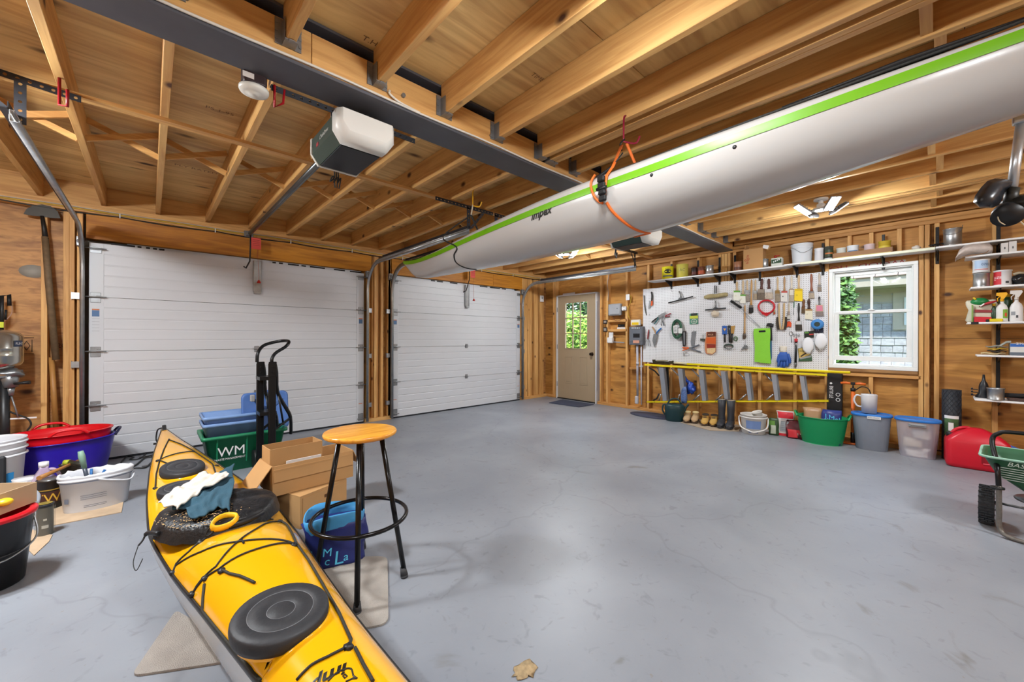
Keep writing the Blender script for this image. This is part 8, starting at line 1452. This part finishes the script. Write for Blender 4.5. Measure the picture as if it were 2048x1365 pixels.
b.lathe([(1,h*.28),(1.003,h*.40)], n=4, sx=rx*.94, sy=ry*.94, arc=(-1.1,-.9)); t.add('print', b, mat('6a6f7c', .5), recalc=False); b = B(); b.tube(smooth_path([(.02,.19,.20),(.08,.16,.17),(.12,.05,.205),(.12,.0,.225)], 5), .006, 7); t.add('handle', b, mat('d2d4da', .4))
Pw = P; t = T('trowel', 'pale green handled tool standing in the oval bucket', 'tool', loc=tuple(Pw), world=True); a_, c_ = Vector((Pw.x-.015,Pw.y,.15)), FL(161,903,.36); q = on(161,903,1,Pw.y); q2 = on(176,965,1,Pw.y-.02); mm = q.lerp(q2,.55); b = B(); b.tube([q, q.lerp(mm,.3), mm], [.014,.019,.013], 10); t.add('handle', b, mat('7a9a88', .5)); b = B(); b.cyl(mm, q2, .012, n=10); t.add('ferrule', b, mat('3a4250', .4))
for x0, y0, x1, y1, lb in ((183,938,182,962,'short blue stick standing in the oval bucket'),(210,940,199,958,'blue stick leaning in the oval bucket')): t = T('blue_stick', lb, 'tool', loc=tuple(Pw), world=True); b = B(); b.cyl(on(x0,y0,1,Pw.y), on(x1,y1,1,Pw.y-.02), .008, n=8); t.add('stick', b, mat('1f5f9c', .4))
t, Pc, r_ = pxc('paint_pot', 'small dark spattered pot inside a clear container', 'pot', 72,108,1073,1008,'2c2d33', metal=True, open_top=True, label_col=[('b9b7b0',.25,.35,.4),('c9c6bc',.5,.56,.2)]); b = B(); b.lathe([(r_*1.18,.0),(r_*1.22,.9*htat(Pc,90,1008)),(r_*1.25,.92*htat(Pc,90,1008))], n=24); t.add('clear_sleeve', b, mat('c9c2a8', .3, alpha=.2)); b = B(); b.lathe([(0,htat(Pc,90,1003)*.94),(r_*.9,htat(Pc,90,1003)*.94)], n=20); t.add('residue', b, mat('7a6a2c', .5, var=.4, scale=60))
P = FL(20,1180); Pc = P+Vector((P.x, P.y, 0)).normalized()*.13+Vector((-.074,-.015,0)); h_ = htat(Pc+Vector((.0,-.1,0)), 55, 1015); t = cyl_thing('pail', 'glossy black pail with a red rim at the left edge', 'pail', Pc, .155, .335, '111114', taper=.80, open_top=True); b = B(); b.lathe([(.152,.325),(.165,.328),(.168,.342),(.160,.352),(.140,.350),(.135,.335),(.12,.30),(0,.295)], n=36); t.add('red_rim', b, mat('c01220', .3)); b = B(); b.tube(smooth_path([(0,.150,.30),(.06,.155,.20),(.14,.06,.15),(.15,-.05,.16)], 6), .004, 6); t.add('wire_handle', b, M_GALV); b = B(); b.lathe([(.134,.15),(.141,.155),(.143,.165),(.139,.17)], n=30); t.add('band', b, mat('111114', .3))
c = Pc+Vector((-.04,.05,.355)); t = T('open_carton', 'open tan carton with a black brush resting on the black pail', 'box', loc=tuple(c), rot=-.62); g = lambda: None; b = B(); d0, d1, hh = .30, .24, .10
b.box((0,0,.002), (d0,d1,.004)); [b.box((s*d0/2,0,hh/2), (.004,d1,hh)) for s in (-1,1)]; [b.box((0,s*d1/2,hh/2), (d0,.004,hh)) for s in (-1,1)]; t.add('carton', b, mat('b39a7c', .85)); cz = c.copy()
t = T('scrub_brush', 'black bristle brush lying in the open carton', 'brush', loc=tuple(cz+Vector((.02,-.0,.02))), world=True); b = B(); rnd = random.Random(5); cc_ = cz+Vector((-.01,0,.045))
for k in range(700):
    v = Vector((rnd.gauss(0,1), rnd.gauss(0,1), abs(rnd.gauss(0,1)))).normalized(); p = cc_+Vector((v.x*.10, v.y*.05, v.z*.055)); e = v.orthogonal().normalized()*.0016; b.bm.faces.new([b.bm.verts.new(cc_+v*.02-e), b.bm.verts.new(cc_+v*.02+e), b.bm.verts.new(p)])
b.blob(cc_, (.085,.045,.045), 1, .1); t.add('bristles', b, mat('141415', .8), kind='stuff')
t = T('yellow_handle', 'yellow plastic tool handle beside the black brush', 'tool', loc=tuple(cz), world=True); b = B(); p = FL(8,1005,cz.z+.06); b.sphere(p, .03, (1,1,.6)); t.add('grip', b, mat('e2b41c', .4))
t = T('white_tub', 'white tub standing behind the open carton', 'tub', loc=tuple(FL(58,1020)+Vector((-.03,.12,0))), rot=0); b = B(); b.lathe([(0,0),(.06,0),(.065,.19),(.068,.2),(0,.2)], n=22); t.add('tub', b, mat('d8d9dc', .4))
# half-moon edger and poles against the wall
YW = YD-.02; t = T('lawn_edger', 'half-moon edger with a long grey wooden handle hung on the wall', 'edger', loc=tuple(WD(118,722,YW)), world=True); b = B(); b.prism([WD(x, y, YW) for x, y in ((47,428),(53,418),(66,411),(84,409),(102,413),(115,423),(121,437),(100,436),(84,433),(66,432))], (0,.006,0)); t.add('blade', b, mat('3c3832', .5, .4, var=.2)); b = B(); b.tube([WD(84,432,YW), WD(88,455,YW), WD(91,478,YW)], [.012,.016,.021], 10); t.add('socket', b, mat('262422', .45, .4)); b = B(); b.tube([WD(90,474,YW), WD(97,560,YW-.01), WD(112,720,YW-.02)], [.022,.024,.024], 12); t.add('shaft', b, mat('6a563e', .7, var=.2, scale=30))
t = T('wooden_handle', 'pale wooden tool handle leaning below the edger', 'handle', loc=tuple(WD(112,860,YW)), world=True); b = B(); b.tube([WD(103,715,YW+.03), WD(112,858,YW-.02)], .019, 12); t.add('shaft', b, mat('a8773e', .45, var=.12))
t = T('light_socket_cover', 'round grey cover plate on the plywood by the edger', 'plate', loc=tuple(WD(66,543,YPLY-.004)), world=True); b = B(); b.lathe([(0,0),(1,0),(1,-.006),(0,-.006)], c=tuple(WD(66,543,YPLY-.002)), n=16, sx=.085, sy=.06, axis=Matrix.Rotation(PI/2,4,'X')); t.add('plate', b, mat('8f8c84', .6))
b = B(); p = WD(50,688,YPLY-.003)
for a_, c_ in (((46,676),(68,676)),((46,708),(68,708)),((64,680),(64,704)),((46,692),(53,683)),((53,683),(60,692)),((60,692),(53,701)),((53,701),(46,692))): b.tube([WD(*a_, YPLY-.002), WD(*c_, YPLY-.002)], .003, 4)
b.text('200', lambda x, y: Vector((WD(113,696,YPLY-.002).x+x, YPLY-.002, WD(113,696,YPLY).z+y)), size=.06); o = WF.add('panel_stamp', b, mat('3c2a20', .7), recalc=False)
t = T('pressure_tank', 'stainless steel pressure tank with a navy plate on the left', 'tank', loc=(-.98,5.30,.93)); b = B(); b.lathe([(0,0),(.12,.01),(.18,.045),(.19,.07),(.19,.12),(.192,.125),(.19,.13),(.19,.18),(.192,.185),(.19,.19),(.19,.285),(.17,.315),(.1,.34),(0,.345)], n=40); t.add('shell', b, mat('b9b6ae', .22, .9, var=.1)); b = B(); b.lathe([(.194,.20),(.194,.25)], n=8, arc=(-.62,-.22)); t.add('name_plate', b, mat('22304c', .4), recalc=False); b = B(); b.text('FLINT', lambda x, y: Vector((.1955*math.cos(-.58+x/.195), .1955*math.sin(-.58+x/.195), .215+y)), size=.028); t.add('plate_text', b, M_WHITE, recalc=False)
t = T('drill_press', 'small drill press with a black column below the steel tank', 'drill press', loc=(-.93,5.30,.0), world=True); YQ = 5.28; H = lambda x, y, Y=YQ: WD(x, y, Y); b = B(); b.cyl(Vector((H(8,900).x,YQ,.02)), H(8,760), .033, n=14); t.add('column', b, mat('17191c', .4)); b = B(); b.cyl(H(19,748), H(20,775), .055,.045, n=16); b.cyl(H(20,775), H(21,792), .03,.018, n=12); b.blob(H(10,748), (.11,.07,.045), 6, .25); t.add('head', b, mat('8c8f92', .35, .7, var=.2)); b = B(); b.tube([H(28,768,5.24), H(60,765,5.22)], [.010,.016], 10); t.add('lever', b, M_BLKPL); b = B(); b.tube([H(22,790), H(36,835,5.26)], .006, 6); t.add('drill_bit', b, M_DGALV); b = B(); b.tube(smooth_path([H(-5,812), H(15,822), H(35,830), H(56,838), H(62,850), H(54,862)], 4), .007, 6); t.add('power_cord', b, M_CORD); b = B(); b.box(H(44,837), (.16,.006,.012), (0,.05,0)); t.add('white_rod', b, M_WPLAS)
b = B(); b.box((-1.10, 5.38, .905), (.46,.32,.025), None, .003); b.box((-1.2,5.52,.80), (.03,.03,.2)); solo('tank_shelf', b, W_LONGX, 'plywood shelf carrying the steel pressure tank', 'shelf')
t = T('c_clamp', 'black clamp hanging on the wall above the tank', 'clamp', loc=tuple(H(15,640,5.5)), world=True); b = B(); b.tube([H(3,660,5.5), H(3,592,5.5), H(18,590,5.5), H(19,612,5.5)], .014, 8); b.tube([H(12,620,5.5), H(11,640,5.5)], .008, 8); t.add('frame', b, mat('1c1d1f', .45, .3)); b = B(); b.tube(smooth_path([H(17,606,5.5), H(23,612,5.5), H(23,628,5.5), H(10,642,5.5)], 4), .003, 5); t.add('wire', b, mat('b08a7a', .5)); b = B(); b.box(H(1,650,5.49), (.035,.01,.05)); t.add('yellow_tag', b, mat('c9d02c', .5))
# straps on the floor by the left door
t = T('floor_straps', 'tangle of black straps on the floor by the left garage door', 'strap', loc=tuple(FL(280,925)), world=True); z2 = lambda u, v: FL(200+u/11.375, 840+v/11.375, .008); b = B()
for pts, r in (([(470,990),(560,880),(640,830),(760,850),(680,900),(820,905),(960,850),(1080,740),(1250,720)], .008), ([(630,1140),(820,1100),(1020,1090),(1160,980),(1290,830),(1150,850),(1000,880),(830,1020),(700,1090)], .009), ([(900,860),(1050,840),(1200,800),(1330,790)], .010)): b.tube(smooth_path([z2(u, v) for u, v in pts], 4), r, 6, flat=(.6,1))
t.add('webbing', b, mat('1d1d1c', .6)); b = B(); b.box(z2(1020,1060), (.04,.02,.02), (0,0,.4), .003); t.add('buckle', b, M_DGALV)
b = B(); c = FL(395,905); b.box((.60, 4.85, .02), (.05,.03,.03), (0,0,.3), .006); solo('red_clip', b, mat('8f2420', .5), 'small dark red clip on the floor left of the green bin', 'clip')
b = B(); b.blob(FL(1050,1343)+Vector((0,0,.002)), (.05,.035,.002), 3, .5, 20, 6); solo('floor_stain', b, mat('a08a68', .9, var=.3, scale=60), 'rusty tan spot on the floor at the bottom edge', 'stain', kind='stuff')
